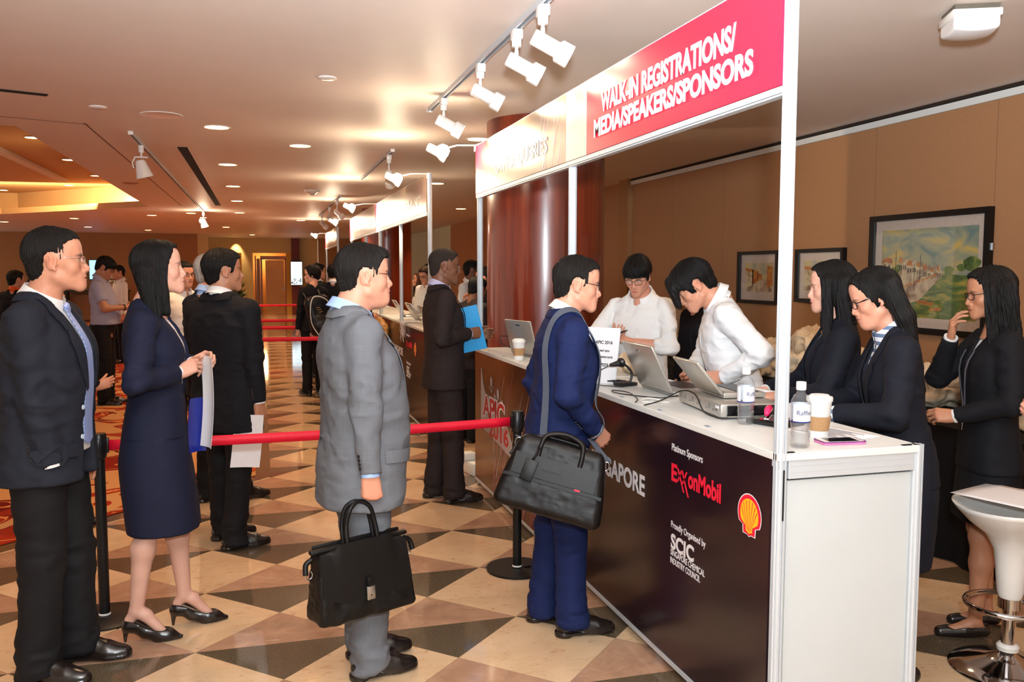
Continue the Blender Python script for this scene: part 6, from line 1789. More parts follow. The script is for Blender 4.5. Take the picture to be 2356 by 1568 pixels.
lf.build('leaves', mat('leaf_dark', rgb(58, 84, 36), rough=.5, noise=.2), root)
# things on the far counter
for k, y in enumerate((9.05, 9.95, 11.0)):
    laptop((XC + .22, y, HC_), .1 - .05 * k, .34, .24, 'dark slanted monitor back on the far counter, %s from the near end' % ('first', 'second', 'third')[k], 32, False).children[2].data.materials[0] = M_BLACK
root = empty('barcode_scanner', (XC + .30, 8.62, HC_), 0, 'black hand scanner on a stand on the far counter', 'scanner')
MB().box((0, 0, .01), (.1, .1, .02)).tube([(0, 0, .01), (.02, 0, .12), (-.03, .0, .19)], .012).build('stand', M_BLACK, root, smooth=40)
MB().tube([(-.10, .05, .13), (.02, -.02, .20), (.08, -.06, .21)], [.018, .022, .034], 12).build('head', M_BLACK, root, smooth=40)
ly = MB(); rng = random.Random(6)
for k in range(14):
    y = 9.55 + rng.uniform(-.12, .12); g = []
    for t in np.linspace(0, 1, 12):
        s_ = t * .42
        if s_ < .2: p = (XC + .18 - s_, y + rng.uniform(-.004, .004), HC_ + .012 + rng.uniform(0, .012))
        else: p = (XC - .025 - .01 * math.sin(k), y + (s_ - .2) * rng.uniform(-.3, .3), HC_ + .01 - (s_ - .2) * (.6 + .5 * (k % 4) / 4))
        g.append([(p[0], p[1] - .009, p[2]), (p[0], p[1] + .009, p[2])])
    ly.sheet(g, .001)
o = ly.build('lanyard_bundle', M_PAPER, smooth=60); tag(o, 'bundle of white lanyards draped over the edge of the far counter', 'lanyards')
# ------------------------------------------------------------------ the people
MATS['shoe_leather'] = mat('shoe_leather', rgb(26, 20, 18), rough=.22, noise=.2, nscale=40, bump=.1, bscale=300, spec=.6)
H_BLACK = hair_mat('hair_black', (.006, .0052, .005, 1), .46); H_SOFT = hair_mat('hair_soft_black', (.009, .007, .006, 1), .5); H_BROWN = hair_mat('hair_brown', (.075, .032, .016, 1), .4); H_GREY = hair_mat('hair_grey', (.34, .32, .31, 1), .5); H_CROP = hair_mat('hair_cropped', (.030, .022, .018, 1), .7)
C_CHAR = cloth('suit_charcoal', rgb(27, 30, 39)); C_NAVY = cloth('suit_navy', rgb(20, 24, 45)); C_BLACK = cloth('suit_black', rgb(14, 14, 19)); C_GREY = cloth('suit_grey', rgb(97, 100, 106), noise=.2, check=(.055, .03, rgb(160, 160, 162))); C_BLUE = cloth('suit_blue', rgb(17, 29, 70)); C_BROWN = cloth('suit_brown_black', rgb(38, 30, 30)); C_WOMAN = cloth('blazer_black_navy', rgb(16, 18, 28)); C_TROU = cloth('trousers_black', rgb(17, 16, 18))
C_WHITE = cloth('shirt_white', rgb(232, 230, 228), noise=.02, bump=.15, rough=.7); C_LBLUE = cloth('shirt_light_blue', rgb(156, 184, 230), noise=.02, bump=.15); C_LILAC = cloth('shirt_lilac', rgb(186, 182, 214), noise=.02); C_CHAMB = cloth('shirt_grey_blue', rgb(160, 156, 176), noise=.05); C_STRIPE = cloth('shirt_striped', rgb(226, 230, 236), noise=.02, stripe=(2, .034, .016, rgb(92, 110, 140)))
def tie_mat(name, a, b2, sc):
    m, nt, b = nodes(name); tc = N(nt, 'ShaderNodeTexCoord'); mp = N(nt, 'ShaderNodeMapping'); mp.inputs['Rotation'].default_value = (0, .7, 0); w = N(nt, 'ShaderNodeTexWave', inp={'Scale': sc, 'Distortion': .4})
    nt.links.new(tc.outputs['Object'], mp.inputs[0]); nt.links.new(mp.outputs[0], w.inputs['Vector']); nt.links.new(ramp(nt, w.outputs['Fac'], [(.3, a), (.6, b2)]), b.inputs['Base Color']); b.inputs['Roughness'].default_value = .4; return m
T_BLUE = tie_mat('tie_silver_blue', rgb(96, 140, 200), rgb(176, 176, 214), 30); T_NAVY = tie_mat('tie_navy', rgb(26, 28, 66), rgb(110, 120, 160), 60); T_DARK = tie_mat('tie_dark', rgb(60, 62, 80), rgb(120, 120, 140), 40)
G_WIRE = mat('wire_dark', rgb(40, 38, 40), rough=.25, metal=.8, noise=0); G_SILV = mat('wire_silver', rgb(190, 190, 196), rough=.15, metal=1., noise=0); G_BLK = mat('frame_plastic', rgb(12, 12, 13), rough=.2, noise=0)
B_PEARL = mat('button_pearl', rgb(206, 222, 240), rough=.12, noise=.05, coat=.5); B_DARK = mat('button_dark', rgb(36, 34, 36), rough=.3)
SHORT = dict(line='short', mat=H_BLACK, t=.009, top=.018)
FACE = {}
def down(X, **k): return dict(dict(hand=dict(curl=[28, 32, 36, 40])), **k)
GRIP = dict(curl=[(62, 85, 45), (66, 88, 45), (70, 88, 45), (74, 86, 45)], thumb=(18, -14, -16), thumbin=52, spread=1)
HOLD = dict(curl=[(40, 35, 20), (44, 38, 22), (48, 40, 24), (52, 42, 24)], thumb=(24, -6, -6), thumbin=40, spread=2)
# 1 left: charcoal suit, open, hand in pocket
person('charcoal', 'man in open charcoal suit and pale blue tie at the left edge, hand in pocket', (-.81, 3.735, 0), 100, 1.775,
       dict(tmat=C_CHAR, bmat=C_TROU, shmat=C_WHITE, tie=T_BLUE, tiez=.93, V=(.052, 1.16, .035), hem=.80, cutaway=.0, bw=1.08, dp=1.15, lean=3, hoff=(0, .02, 0), skin=SK['warm'], hair=dict(line='recede', mat=H_SOFT, t=.006, top=.016, len=.010, lift=.2), glasses=(G_SILV, .0235, .0145, .0009, True),
            face=dict(nose=1.1, jaw=.95), hyaw=-18, hpitch=-2, paint=dict(lipw=.6), R=dict(w=(.178, .085, .865), e=(.8, -.6, -.2), hd=(-.30, -.10, -1), pn=(1, .1, .1), hand=None), buttons=(B_PEARL, [(.072, .2, 1.085), (.074, .2, .975)]), cuffbuttons=(B_DARK, ['R'], (.3, -1, 0)),
            feet=dict(L=(-.10, .05, -2), R=(.10, -.03, 6)), legw=1.08, wrinkle=.005, pocket=[1], pz=.95))
# 2 woman in navy
person('navywoman', 'woman in navy skirt suit and black heels holding an envelope', (-.44, 4.02, 0), 94, 1.745,
       dict(fem=1, tmat=C_NAVY, bmat=C_NAVY, bottom='skirt', dp=1.10, skirtdp=1.2, skirt=.485, shmat=C_WHITE, collar=0, lapel=0, V=(.050, .93, .026), hem=.905, cutaway=-.02, heels=1, skin=SK['pale'], legcol=rgb(206, 160, 142),
            hair=dict(line='girl', mat=H_BLACK, t=.012, top=.016, n=500, box=((-.14, -.17, -.30), (.14, .14, .17)), rough=.003, strands=[rc((x * .062, -.055, -.01), (x * .078, -.060 + abs(x) * .02, -.225), .048, .030) for x in (-1, -.5, 0, .5, 1)] + [rc((x * .070, .01, .02), (x * .082, .012, -.20), .022, .018) for x in (-1, 1)]),
            hyaw=-9, hpitch=-4, hoff=(0, .025, 0), paint=dict(lipw=.8, lip=(.45, .10, .09), brow=.6), face=dict(jaw=.88, nose=.85),
            R=dict(w=(.095, .105, 1.19), e=(1, -.35, -.7), hd=(-.35, .9, .40), pn=(.8, .1, .6), hand=HOLD), L=dict(w=(-.05, .15, 1.215), e=(-1, -.2, -.8), hd=(.2, .95, .4), pn=(-.8, .1, .5), hand=HOLD), feet=dict(R=(.075, -.09, 2), L=(-.085, .085, -6))))
# 3 black suit from behind
person('blacksuit', 'man in black suit seen from behind holding white sheets low at his side', (-.20, 5.28, 0), 38, 1.735,
       dict(tmat=C_BLACK, bmat=C_TROU, shmat=C_WHITE, V=(.05, 1.15, 0), hem=.70, bw=1.12, skin=SK['tan'], hair=dict(line='short', mat=H_BLACK, t=.014, top=.020, rough=.004), hyaw=34, hpitch=-2, face=dict(nose=1.2),
            R=dict(w=(.245, .0, .835), e=(.6, -.8, 0), pn=(1, -.2, 0), hand=HOLD), feet=dict(L=(-.09, .06, 26), R=(.10, -.07, 40)), cuffbuttons=(B_DARK, ['R'], (0, -1, 0))))
# 4 grey suit with briefcase
person('greysuit', 'man in grey checked suit carrying a black briefcase in the middle of the queue', (.36, 3.44, 0), 80, 1.715,
       dict(tmat=C_GREY, bmat=C_GREY, shmat=C_LBLUE, tie=T_NAVY, V=(.052, 1.12, .012), hem=.715, bw=1.10, dp=1.10, belly=.06, hoff=(0, .03, 0), skin=SK['asian'], hair=dict(line='short', mat=H_SOFT, t=.010, top=.018, len=.014, vol=[((0, .068, .085), (.05, .030, .025))]), hyaw=5, hpitch=0,
            face=dict(fat=1.1, jaw=1.08, nose=1.), glasses=(G_WIRE, .0235, .0140, .0011, True), R=dict(w=(.265, -.025, .845), e=(.6, -.8, 0), hd=(0, .08, -1), pn=(1, 0, 0), hand=GRIP), L=dict(w=(-.26, .06, .88)), cuffbuttons=(B_DARK, ['R'], (.35, -1, 0)), pocket=[1], pz=.955,
            feet=dict(R=(.10, .01, 0), L=(-.10, .05, 6)), wrinkle=.005, neckw=1.12, smat=MATS['shoe_leather'], legw=1.06))
# 5 blue suit with shoulder bag
person('bluesuit', 'man in bright navy suit with a black shoulder bag at the counter', (1.245, 3.60, 0), 95, 1.685,
       dict(tmat=C_BLUE, bmat=C_BLUE, shmat=C_WHITE, V=(.052, 1.18, .0), hem=.74, bw=1.0, dp=1.05, lean=7, skin=SK['asian'], hair=dict(line='recede', mat=H_SOFT, t=.010, top=.016, rough=.004, len=.02), hpitch=8, hyaw=8, neck=17, colopen=22,
            glasses=(G_BLK, .0235, .0150, .0013, True, 1.2), R=dict(w=(.20, .135, .985), e=(.7, -.8, .1), pn=(.9, .3, .2), hand=dict(curl=[30, 35, 40, 45])), L=dict(w=(-.25, .10, .94), e=(-.2, -1, .1)), feet=dict(R=(.10, .06, -2), L=(-.10, -.035, 0)), wrinkle=.0055, cuffbuttons=(B_DARK, ['R'], (.3, -1, 0)), pocket=[1], pz=.96))
# 6 brown-black suit with blue folder
person('brownsuit', 'man in dark brown suit and silver glasses holding a blue folder', (1.215, 5.90, 0), 88, 1.775,
       dict(tmat=C_BROWN, bmat=C_BROWN, shmat=C_LILAC, V=(.05, 1.15, .0), hem=.80, bw=.98, skin=SK['brown'], hair=dict(line='short', mat=H_CROP, t=.003, top=.008, n=0, rough=.0015), hyaw=6, hpitch=4, glasses=(G_SILV, .0235, .0135, .0011, True), face=dict(nose=1.25), paint=dict(goatee=.55, lip=(.30, .12, .11)), colopen=20,
            R=dict(w=(.175, .135, 1.185), e=(.7, -1, -.35), hd=(-.35, 1, .05), pn=(.75, .55, .3), hand=GRIP), L=dict(w=(-.05, .26, 1.16), e=(-.8, -.8, -.5)), feet=dict(R=(.10, .05, 0), L=(-.10, -.05, 0)), res=1.15, cuffbuttons=(B_DARK, ['R'], (.3, -.6, -.8))))
# 7 young man in white shirt with glasses, looking at his hands
person('whiteshirt', 'young man in white shirt and black glasses looking down at his phone', (2.41, 5.25, 0), 226, 1.725,
       dict(top='shirt', tmat=C_WHITE, bmat=C_TROU, shmat=C_WHITE, hem=.80, bw=1.0, dp=.98, lean=4, skin=SK['asian'], sleeve=.72, hair=dict(line='fringe', mat=H_BLACK, t=.016, top=.024), hpitch=28, hyaw=-4, gaze=(0, -.75), glasses=(G_BLK, .0245, .0165, .0015, True), colopen=16,
            L=dict(w=(-.02, .215, 1.19), e=(-1, -.3, -.4), hd=(.75, .6, .30), pn=(-.4, .3, .9), bare=1, hand=dict(curl=[18, 22, 26, 30], thumb=(45, 5, 5), thumbin=5)), R=dict(w=(.10, .23, 1.20), e=(1, -.1, -.6), hd=(-.55, .75, .25), pn=(.4, .2, -.9), bare=1, hand=HOLD), res=1.1, wrinkle=.005, wsc=(9, 9, 15), placket=1))
# 8 bending young man
person('bending', 'young man in white shirt bending over the counter with falling black fringe', (2.39, 3.95, 0), 290, 1.76,
       dict(top='shirt', tmat=C_WHITE, bmat=C_TROU, shmat=C_WHITE, hem=.86, bw=1.0, lean=17, skin=SK['warm'], hair=dict(line='fringe', mat=H_BLACK, t=.016, top=.022, vol=[((0, .085, .055), (.062, .03, .06))], strands=[rc((x, .095, .06), (x * 1.05, .128, -.035), .022, .012) for x in (-.05, -.025, 0, .025, .05)], sk=.015), hpitch=40, neck=32, hyaw=0, colopen=14,
            L=dict(w=(-.20, .140, 1.09), e=(-1, -1, .6), hd=(.45, .9, -.15), pn=(-.8, .5, .4), hand=dict(curl=[55, 58, 60, 62], thumb=(25, 0, 0), thumbin=35)), R=dict(w=(.12, .26, 1.075), e=(1, -.3, -.2), hand=dict(curl=[50, 50, 55, 60])), wrinkle=.0055, wsc=(9, 9, 14), sleeve_r=1.08, placket=1, cuffbuttons=(M_WHITEP, ['L'], (-.5, -.5, -1))))
# 9 long haired woman behind the post
LONG = [rc((x * .068, -.05, .02), (x * .085, -.060 + .02 * abs(x), -.40), .046, .030) for x in (-1, -.5, 0, .5, 1)]
person('longhair', 'woman in black blazer with long straight hair beside the tall white post', (2.42, 3.27, 0), 296, 1.665,
       dict(fem=1, tmat=C_WOMAN, bmat=C_WOMAN, bottom='skirt', shmat=C_WHITE, collar=0, V=(.05, 1.05, .03), hem=.84, skin=SK['pale'], hair=dict(line='girl', mat=H_BLACK, t=.013, top=.016, n=400, box=((-.16, -.17, -.46), (.16, .15, .17)), strands=LONG + [rc((-.078, .02, .03), (-.092, .055, -.36), .030, .020), rc((.078, .02, .03), (.09, .05, -.36), .028, .018)]),
            hpitch=6, hyaw=6, paint=dict(lip=(.55, .06, .08), lipw=.9, brow=.6), face=dict(jaw=.86, nose=.85), gaze=(0, -.5),
            L=dict(w=(-.10, .25, 1.13), e=(-1, -.5, -.6), hd=(.3, 1, -.05), pn=(-.4, 0, 1), hand=HOLD), R=dict(w=(.10, .29, 1.13), e=(1, -.3, -.7), pn=(.4, 0, 1), hd=(-.1, 1, -.05), hand=HOLD), feet={}, shoes='flat', res=1.05))
# 10 woman with glasses writing
person('writer', 'woman in navy blazer, striped collar and black glasses writing at the counter end', (2.41, 2.80, 0), 296, 1.65,
       dict(fem=1, tmat=C_WOMAN, bmat=C_WOMAN, bottom='skirt', skirt=.50, shmat=C_STRIPE, V=(.052, 1.13, .0), hem=.84, lean=9, skin=SK['asian'], hair=dict(line='girl', mat=H_BLACK, t=.010, top=.014, n=400, box=((-.16, -.28, -.48), (.16, .15, .17)), strands=[rc((x * .060, -.055, .03), (x * .080, -.070, -.12), .050, .040) for x in (-1, -.4, .3, 1)] + [rc((x * .080, -.070, -.12), (x * .095, -.020, -.43), .040, .020) for x in (-1, -.5, 0, .6, 1)]),
            hpitch=22, neck=16, hyaw=2, gaze=(0, -.6), glasses=(G_BLK, .0250, .0165, .0018, True, 2.4), paint=dict(lip=(.5, .16, .14), brow=.6), face=dict(jaw=.92, nose=.85, fat=.4), buttons=(B_DARK, [(-.01, .2, 1.10)]), colopen=10, collarw=1.34,
            L=dict(w=(-.14, .31, 1.142), e=(-1, -.7, -.75), hd=(.35, 1, .0), pn=(-.8, .2, .6), hand=HOLD), R=dict(w=(.06, .34, 1.142), e=(1, -.3, -.9), hd=(-.3, 1, 0), pn=(.5, 0, 1), hand=HOLD), shoes='flat', sleeve_r=1.06))
# 11 woman with hand on mouth
person('handmouth', 'woman in black suit and glasses covering her mouth with one hand', (3.06, 3.04, 0), 294, 1.64,
       dict(fem=1, tmat=C_BLACK, bmat=C_BLACK, bottom='skirt', skirt=.56, shmat=C_WHITE, collar=0, lapel=0, V=(.04, 1.3, .0), hem=.80, bw=1.02, skin=SK['tan'], hair=dict(line='girl', mat=H_BLACK, t=.015, top=.018, n=600, rough=.007, box=((-.17, -.22, -.40), (.17, .15, .17)), strands=[rc((x * .068, -.05, .02), (x * .11, -.09 + .05 * abs(x), -.32), .052, .040) for x in (-1, -.4, .3, 1)] + [rc((-.078, .02, .02), (-.10, .045, -.30), .030, .024)]),
            hpitch=8, hyaw=0, neck=17, glasses=(G_BLK, .0250, .0160, .0017, True, 1.8), paint=dict(brow=.7), face=dict(jaw=.9),
            R=dict(w=(.07, .165, 1.42), e=(.5, .3, -1), hd=(-.32, .05, 1), pn=(.3, .9, 0), hand=dict(curl=[(30, 25, 20), (32, 26, 20), (36, 28, 20), (40, 30, 20)], thumb=(35, 0, 0), thumbin=15)), L=dict(w=(-.13, .20, 1.07), e=(-.8, -.8, -.6), hd=(.2, 1, .0), pn=(-.9, 0, .5), hand=HOLD), feet=dict(L=(-.08, .06, 0), R=(.08, -.05, 0)), shoes='flat'))
# 12 only a hand and sleeve reach in from the right
person('offside', 'person at the right edge of whom only one hand shows', (3.05, 2.18, 0), 290, 1.66,
       dict(fem=1, tmat=C_BLACK, bmat=C_BLACK, bottom='skirt', skin=SK['asian'], hem=.8, shmat=None, collar=0, lapel=0, hair=dict(line='girl', mat=H_BLACK, t=.012, top=.016, n=0), R=dict(w=(.12, .46, 1.20), e=(.9, -.5, -.5), hd=(-.1, 1, .15), pn=(.8, 0, .5), hand=dict(curl=[(45, 50, 30), (48, 50, 30), (50, 50, 30), (52, 50, 30)], thumb=(35, -5, -5), thumbin=35)), L=dict(w=(-.1, .28, 1.1), e=(-1, -.5, -.5)), res=1.6, shoes='flat'))
# ---- further back
def far(key, label, loc, hd, H, **k):
    o = dict(tmat=C_BLACK, bmat=C_TROU, skin=SK['warm'], hair=dict(line='short', mat=H_BLACK, t=.010, top=.018, n=150), res=2.0, V=None, lapel=0, collar=0, wrinkle=.004)
    o.update(k); return person(key, label, loc, hd, H, o)
far('polo', 'man in grey-blue short sleeved shirt reading at the far left', (-1.80, 11.33, 0), 95, 1.80, top='shirt', tmat=C_CHAMB, shmat=C_CHAMB, collar=1, sleeve=.36, hem=.96, belt=M_BLACK, belly=.05, dp=1.1, hpitch=30, glasses=(G_WIRE, .0235, .014, .0015, True), hair=dict(line='fringe', mat=H_BLACK, t=.012, top=.018, n=200), res=1.6,
    R=dict(w=(.08, .27, 1.16), e=(.8, -.5, -.6), bare=1, hand=HOLD), L=dict(w=(-.06, .28, 1.15), e=(-.8, -.5, -.6), bare=1, hand=HOLD), skin=SK['tan'])
far('greyhair', 'grey haired man in dark suit beyond the man in black', (-.32, 6.25, 0), 48, 1.73, shmat=C_LBLUE, collar=1, tmat=C_CHAR, hair=dict(line='short', mat=H_GREY, t=.008, top=.014, n=200), hyaw=10, glasses=(G_BLK, .0235, .014, .0015, True), res=1.5, feet=dict(L=(-.09, 0, 10), R=(.10, .16, 16)))
far('behindnavy', 'man in white shirt and glasses behind the woman in navy', (-.66, 8.4, 0), 140, 1.70, top='shirt', tmat=C_WHITE, shmat=C_WHITE, collar=1, sleeve=1., glasses=(G_BLK, .0235, .015, .0016, True))
far('behindcharcoal', 'person in black with beaded flat shoes hidden behind the charcoal suit', (-1.24, 5.82, 0), 84, 1.60, fem=1, tmat=C_BLACK, bmat=C_BLACK, bottom='skirt', shoes='flat', R=dict(w=(.12, .30, 1.0), e=(.8, -.6, -.4), hand=HOLD, hd=(0, 1, .3)), hair=dict(line='girl', mat=H_BLACK, t=.012, top=.016, n=100), res=1.5, feet=dict(R=(.08, -.06, 4), L=(-.08, .12, -4)))
far('backpacker', 'person in black with a backpack standing by the far belts', (.66, 11.55, 0), 340, 1.70, fem=1, bottom='trousers', legw=.92, tmat=C_BLACK, skin=SK['pale'], hyaw=-62, hpitch=6, hair=dict(line='girl', mat=H_BLACK, t=.018, top=.022, n=300, vol=[((0, -.07, .02), (.07, .06, .09))]), glasses=(G_BLK, .0235, .015, .002, True, 1.6), hem=.86, res=1.5, R=dict(w=(.16, .12, .93)))
far('greenpolo', 'person in dark green polo with elbow out beyond the backpack', (.86, 13.5, 0), 60, 1.74, top='shirt', tmat=cloth('polo_green', rgb(18, 34, 22)), sleeve=.36, shmat=C_WHITE, collar=1, L=dict(w=(-.22, .02, 1.02), e=(-1, -.4, 0), bare=1), R=dict(w=(.2, .1, 1.0), bare=1), hyaw=10, res=2.)
far('blackqueue', 'man in black suit seen from behind beside the grey suited man', (.99, 12.25, 0), 15, 1.72, shmat=C_WHITE, collar=1, hyaw=15)
far('pinkcarrier', 'man hidden behind the grey suit holding a tan carrier bag', (1.21, 11.0, 0), 80, 1.66, R=dict(w=(.2, .1, 1.12), e=(.6, -1, -.4)), hyaw=0)
far('blouse', 'woman in white blouse with long brown hair behind the far counter', (2.32, 13.1, 0), 268, 1.60, fem=1, top='shirt', tmat=C_WHITE, bmat=C_TROU, bottom='trousers', skin=SK['warm'], shmat=C_WHITE, collar=1, hyaw=0, hpitch=-8, hair=dict(line='girl', mat=H_BROWN, t=.014, top=.016, n=150, box=((-.16, -.17, -.38), (.16, .15, .17)), strands=[rc((x * .068, -.05, .02), (x * .09, -.05, -.30), .046, .034) for x in (-1, -.5, 0, .5, 1)] + [rc((-.075, .02, .03), (-.085, .05, -.28), .026, .02)]), paint=dict(lip=(.5, .1, .1)), res=1.6)
far('fringe', 'man in white shirt and black glasses beside the brown haired woman', (2.30, 12.3, 0), 232, 1.70, top='shirt', tmat=C_WHITE, shmat=C_WHITE, collar=1, hpitch=22, glasses=(G_BLK, .0245, .015, .002, True), hair=dict(line='short', mat=hair_mat('hair_dark_brown', (.03, .016, .01, 1)), t=.008, top=.014, n=80), res=1.6)
far('darkhair', 'black haired person at the back of the far booth', (2.62, 13.9, 0), 180, 1.74)
far('crouch', 'person in dark suit leaning beside the man with the blue folder', (1.86, 7.93, 0), 60, 1.58, tmat=C_BROWN, skin=SK['brown'], lean=12, hpitch=15, res=1.6)
far('whiteback', 'man in white shirt turned away behind the near booth', (2.62, 10.9, 0), 140, 1.76, top='shirt', tmat=C_WHITE, shmat=C_WHITE, collar=1, hyaw=-40, skin=SK['brown'])
far('column_side', 'man in dark suit touching his chin by the red column', (2.28, 8.90, 0), 290, 1.66, R=dict(w=(.06, .2, 1.36), e=(.5, .2, -1), hd=(-.3, .2, 1), hand=HOLD), res=1.8)
far('strap', 'woman in black with a strap clip behind the bending young man', (2.98, 5.55, 0), 262, 1.62, fem=1, bottom='skirt', skin=SK['asian'], hair=dict(line='girl', mat=H_BLACK, t=.014, top=.016, n=150, box=((-.16, -.17, -.40), (.16, .15, .17)), strands=[rc((x * .066, -.05, .02), (x * .085, -.06, -.28), .048, .034) for x in (-1, 0, 1)]), res=1.5)
far('farleft', 'man in black seen from behind at the far left', (-2.88, 12.0, 0), 20, 1.62, hyaw=25, collar=1, shmat=cloth('collar_orange', rgb(220, 90, 40)))
far('vaseman', 'man in pale shirt and dark tie near the flowers', (-2.35, 16.5, 0), 240, 1.72, top='shirt', tmat=C_WHITE, shmat=C_WHITE, collar=1, res=2.6)
far('seatedleft', 'person in dark clothes at the far left edge', (-3.55, 13.5, 0), 60, 1.45, res=2.6)
# ------------------------------------------------------------------ things people hold or carry
def root_at(name, world, zdir, xdir, label, cat):
    """an Empty whose local +Z and +X follow two world directions"""
    z = V3(zdir).normalized(); x = V3(xdir); x = (x - z * x.dot(z)).normalized(); y = z.cross(x)
    o = empty(name, world, 0, label, cat); o.rotation_euler = Matrix((x, y, z)).transposed().to_euler(); return o
M_LEATHER = mat('black_leather', rgb(13, 11, 10), rough=.42, noise=.2, nscale=60, bump=.35, bscale=260, bdist=.0012, spec=.26)
M_LEATHER2 = mat('brown_black_leather', rgb(16, 12, 11), rough=.42, noise=.25, nscale=30, bump=.3, bscale=200, bdist=.0012, spec=.26)
M_STEEL = mat('brushed_steel', rgb(176, 174, 168), rough=.28, metal=.9, noise=.03)
M_WEB = mat('grey_webbing', rgb(74, 80, 92), rough=.8, noise=.2, nscale=300, bump=.3, bscale=500)
def sdf_part(name, f, lo, hi, h, m, parent, wr=0, sc=9):
    v, q = nets(f, lo, hi, h)
    if wr: v = wrinkle(v, f, wr, (sc, sc, sc * 1.3), 2.)
    return mesh_obj(name, v, q, m, parent, smooth=True)
def strap_sheet(pts, w, wdir, th=.002, k=6):
    P = catmull(pts, k); g = []
    for i, p in enumerate(P):
        d = V3(wdir[i * len(wdir) // len(P)]) if isinstance(wdir, list) else V3(wdir)
        g.append([p - d * w / 2, p + d * w / 2])
    return MB().sheet(g, th)
# --- briefcase of the man in grey
g_ = PEOPLE['greysuit']; a_ = g_['arms']['R']
grip = g_['world'](a_['W'] + a_['HM'] @ A3(.0, .118, -.030))
hd_ = V3((.93, .36, 0))
bc = root_at('briefcase', grip - V3((.045, 0, .150)), (-.03, .0, 1), hd_ + V3((0, 0, .055)), 'black leather briefcase with a steel lock held by the grey suited man', 'briefcase')
W_, H_, D_ = .192, .262, .075
def bf(P):
    t = np.clip(-P[:, 2] / H_, 0, 1)
    q = P.copy(); q[:, 1] = P[:, 1] / (.42 + .58 * t ** .7); q[:, 0] = P[:, 0] / (.93 + .09 * t)
    return bx((0, 0, -H_ / 2), (W_, D_, H_ / 2), .018)(q) * .7
sdf_part('case_body', bf, (-.24, -.10, -.30), (.24, .10, .02), .006, M_LEATHER, bc, .004, 12)
fl = []
for v_ in np.linspace(0, 1, 14):
    row = []
    for u in np.linspace(-1, 1, 21):
        z = -.005 - v_ * (.172 - .03 * abs(u) ** 3 + .016 * math.cos(u * 1.2)); t = min(1, -z / H_)
        row.append((u * (W_ * .97) * (.94 + .08 * t), -(D_ * (.42 + .58 * t ** .7) + .006 - .002 * abs(u)), z + (.028 * (abs(u) < .62) - 0) * (1 - v_) ** 2))
    fl.append(row)
MB().sheet(fl, .004).build('flap', M_LEATHER, bc, smooth=50)
MB().box((0, -.0, .004), (.40, .030, .018), bev=.008).box((.0, .022, .012), (.36, .012, .02), bev=.005).build('gusset_bar', M_LEATHER, bc, smooth=40)
for y in (-.016, .020):
    MB().tube(catmull([(-.062, y - .018, -.05), (-.062, y - .012, .02), (-.058, y, .08), (-.040, y, .138), (0, y * .4, .160), (.040, y, .138), (.058, y, .08), (.062, y - .012, .02), (.062, y - .018, -.05)]), .0085, 10).build('handle', M_LEATHER, bc, smooth=True)
lk = MB().box((0, -.0785, -.168), (.034, .008, .052), bev=.003); lk.build('lock', M_STEEL, bc, smooth=30)
MB().lathe([(0, .0), (.013, .0), (.012, .004)], 16, (0, -.078, -.138), Rx(math.pi / 2)).box((0, -.0775, -.122), (.026, .006, .03), bev=.003).build('lock_tab', M_LEATHER, bc, smooth=40)
MB().lathe([(0, 0), (.003, 0), (.003, .001)], 10, (0, -.0826, -.176), Rx(math.pi / 2)).build('keyhole', M_BLACK, bc)
for s_ in (-1, 1):
    MB().tube([(s_ * .205 + .014 * math.cos(t), .0, -.075 + .016 * math.sin(t)) for t in np.linspace(0, 6.28, 16, endpoint=False)], .0028, 8, closed=True).build('strap_ring', M_CHROME, bc, smooth=True)
    MB().tube(catmull([(s_ * .19, 0, -.02), (s_ * .215, .0, -.035), (s_ * .222, -.01, -.07)]), .010, 8).build('side_tab', M_LEATHER, bc, smooth=True)
# --- shoulder bag of the man in blue
b_ = PEOPLE['bluesuit']
Bw = b_['world']
SBK = 1.0
sb = root_at('shoulder_bag', Bw((.335, -.085, .80)), V3((.30, .05, 1.)), V3((.86, -.42, -.26)), 'black leather shoulder bag with a luggage tag on the man in blue', 'bag')
sb.scale = (SBK,) * 3
def sbf(P):
    t = np.clip((P[:, 2] + .15) / .30, 0, 1)
    q = P.copy(); q[:, 0] = P[:, 0] / (1.03 - .24 * t ** 1.6); q[:, 1] = P[:, 1] / (1 - .30 * t ** 1.5)
    return bx((0, 0, 0), (.215, .078, .15), .032)(q) * .8
sdf_part('bag_body', sbf, (-.25, -.10, -.18), (.25, .10, .17), .006, M_LEATHER2, sb, .0013, 16)
def pocket_patch(u0, u1, z0, z1, off, nm):
    gg = []
    for z in np.linspace(z1, z0, 9):
        gg.append([(u, -.12, z) for u in np.linspace(u0, u1, 17)])
    G = np.array(gg); sp = snap(sbf, G.reshape(-1, 3), off).reshape(G.shape); sp[:, :, 0] = G[:, :, 0]; 
    return MB().sheet(sp, .006).build(nm, M_LEATHER2, sb, smooth=50)
pocket_patch(-.175, .165, -.005, .085, .010, 'front_pocket'); pocket_patch(-.06, .02, .035, .068, .016, 'name_patch')
pocket_patch(-.205, .20, -.022, -.008, .008, 'zip_band')
for s_ in (-1, 1):
    yy = s_ * .062
    MB().tube(catmull([(-.085, yy, .06), (-.085, yy * .9, .12), (-.07, yy * .7, .165), (0, yy * .55, .185 if s_ < 0 else .17), (.07, yy * .7, .165), (.085, yy * .9, .12), (.085, yy, .06)]), .0105, 10).build('handle', M_LEATHER2, sb, smooth=True)
MB().tube(catmull([(-.20, -.03, .05), (-.17, -.02, .12), (-.10, 0, .152), (.05, 0, .155), (.15, 0, .13), (.19, 0, .06)]), .006, 8).build('zip', M_BLACKM, sb, smooth=True)
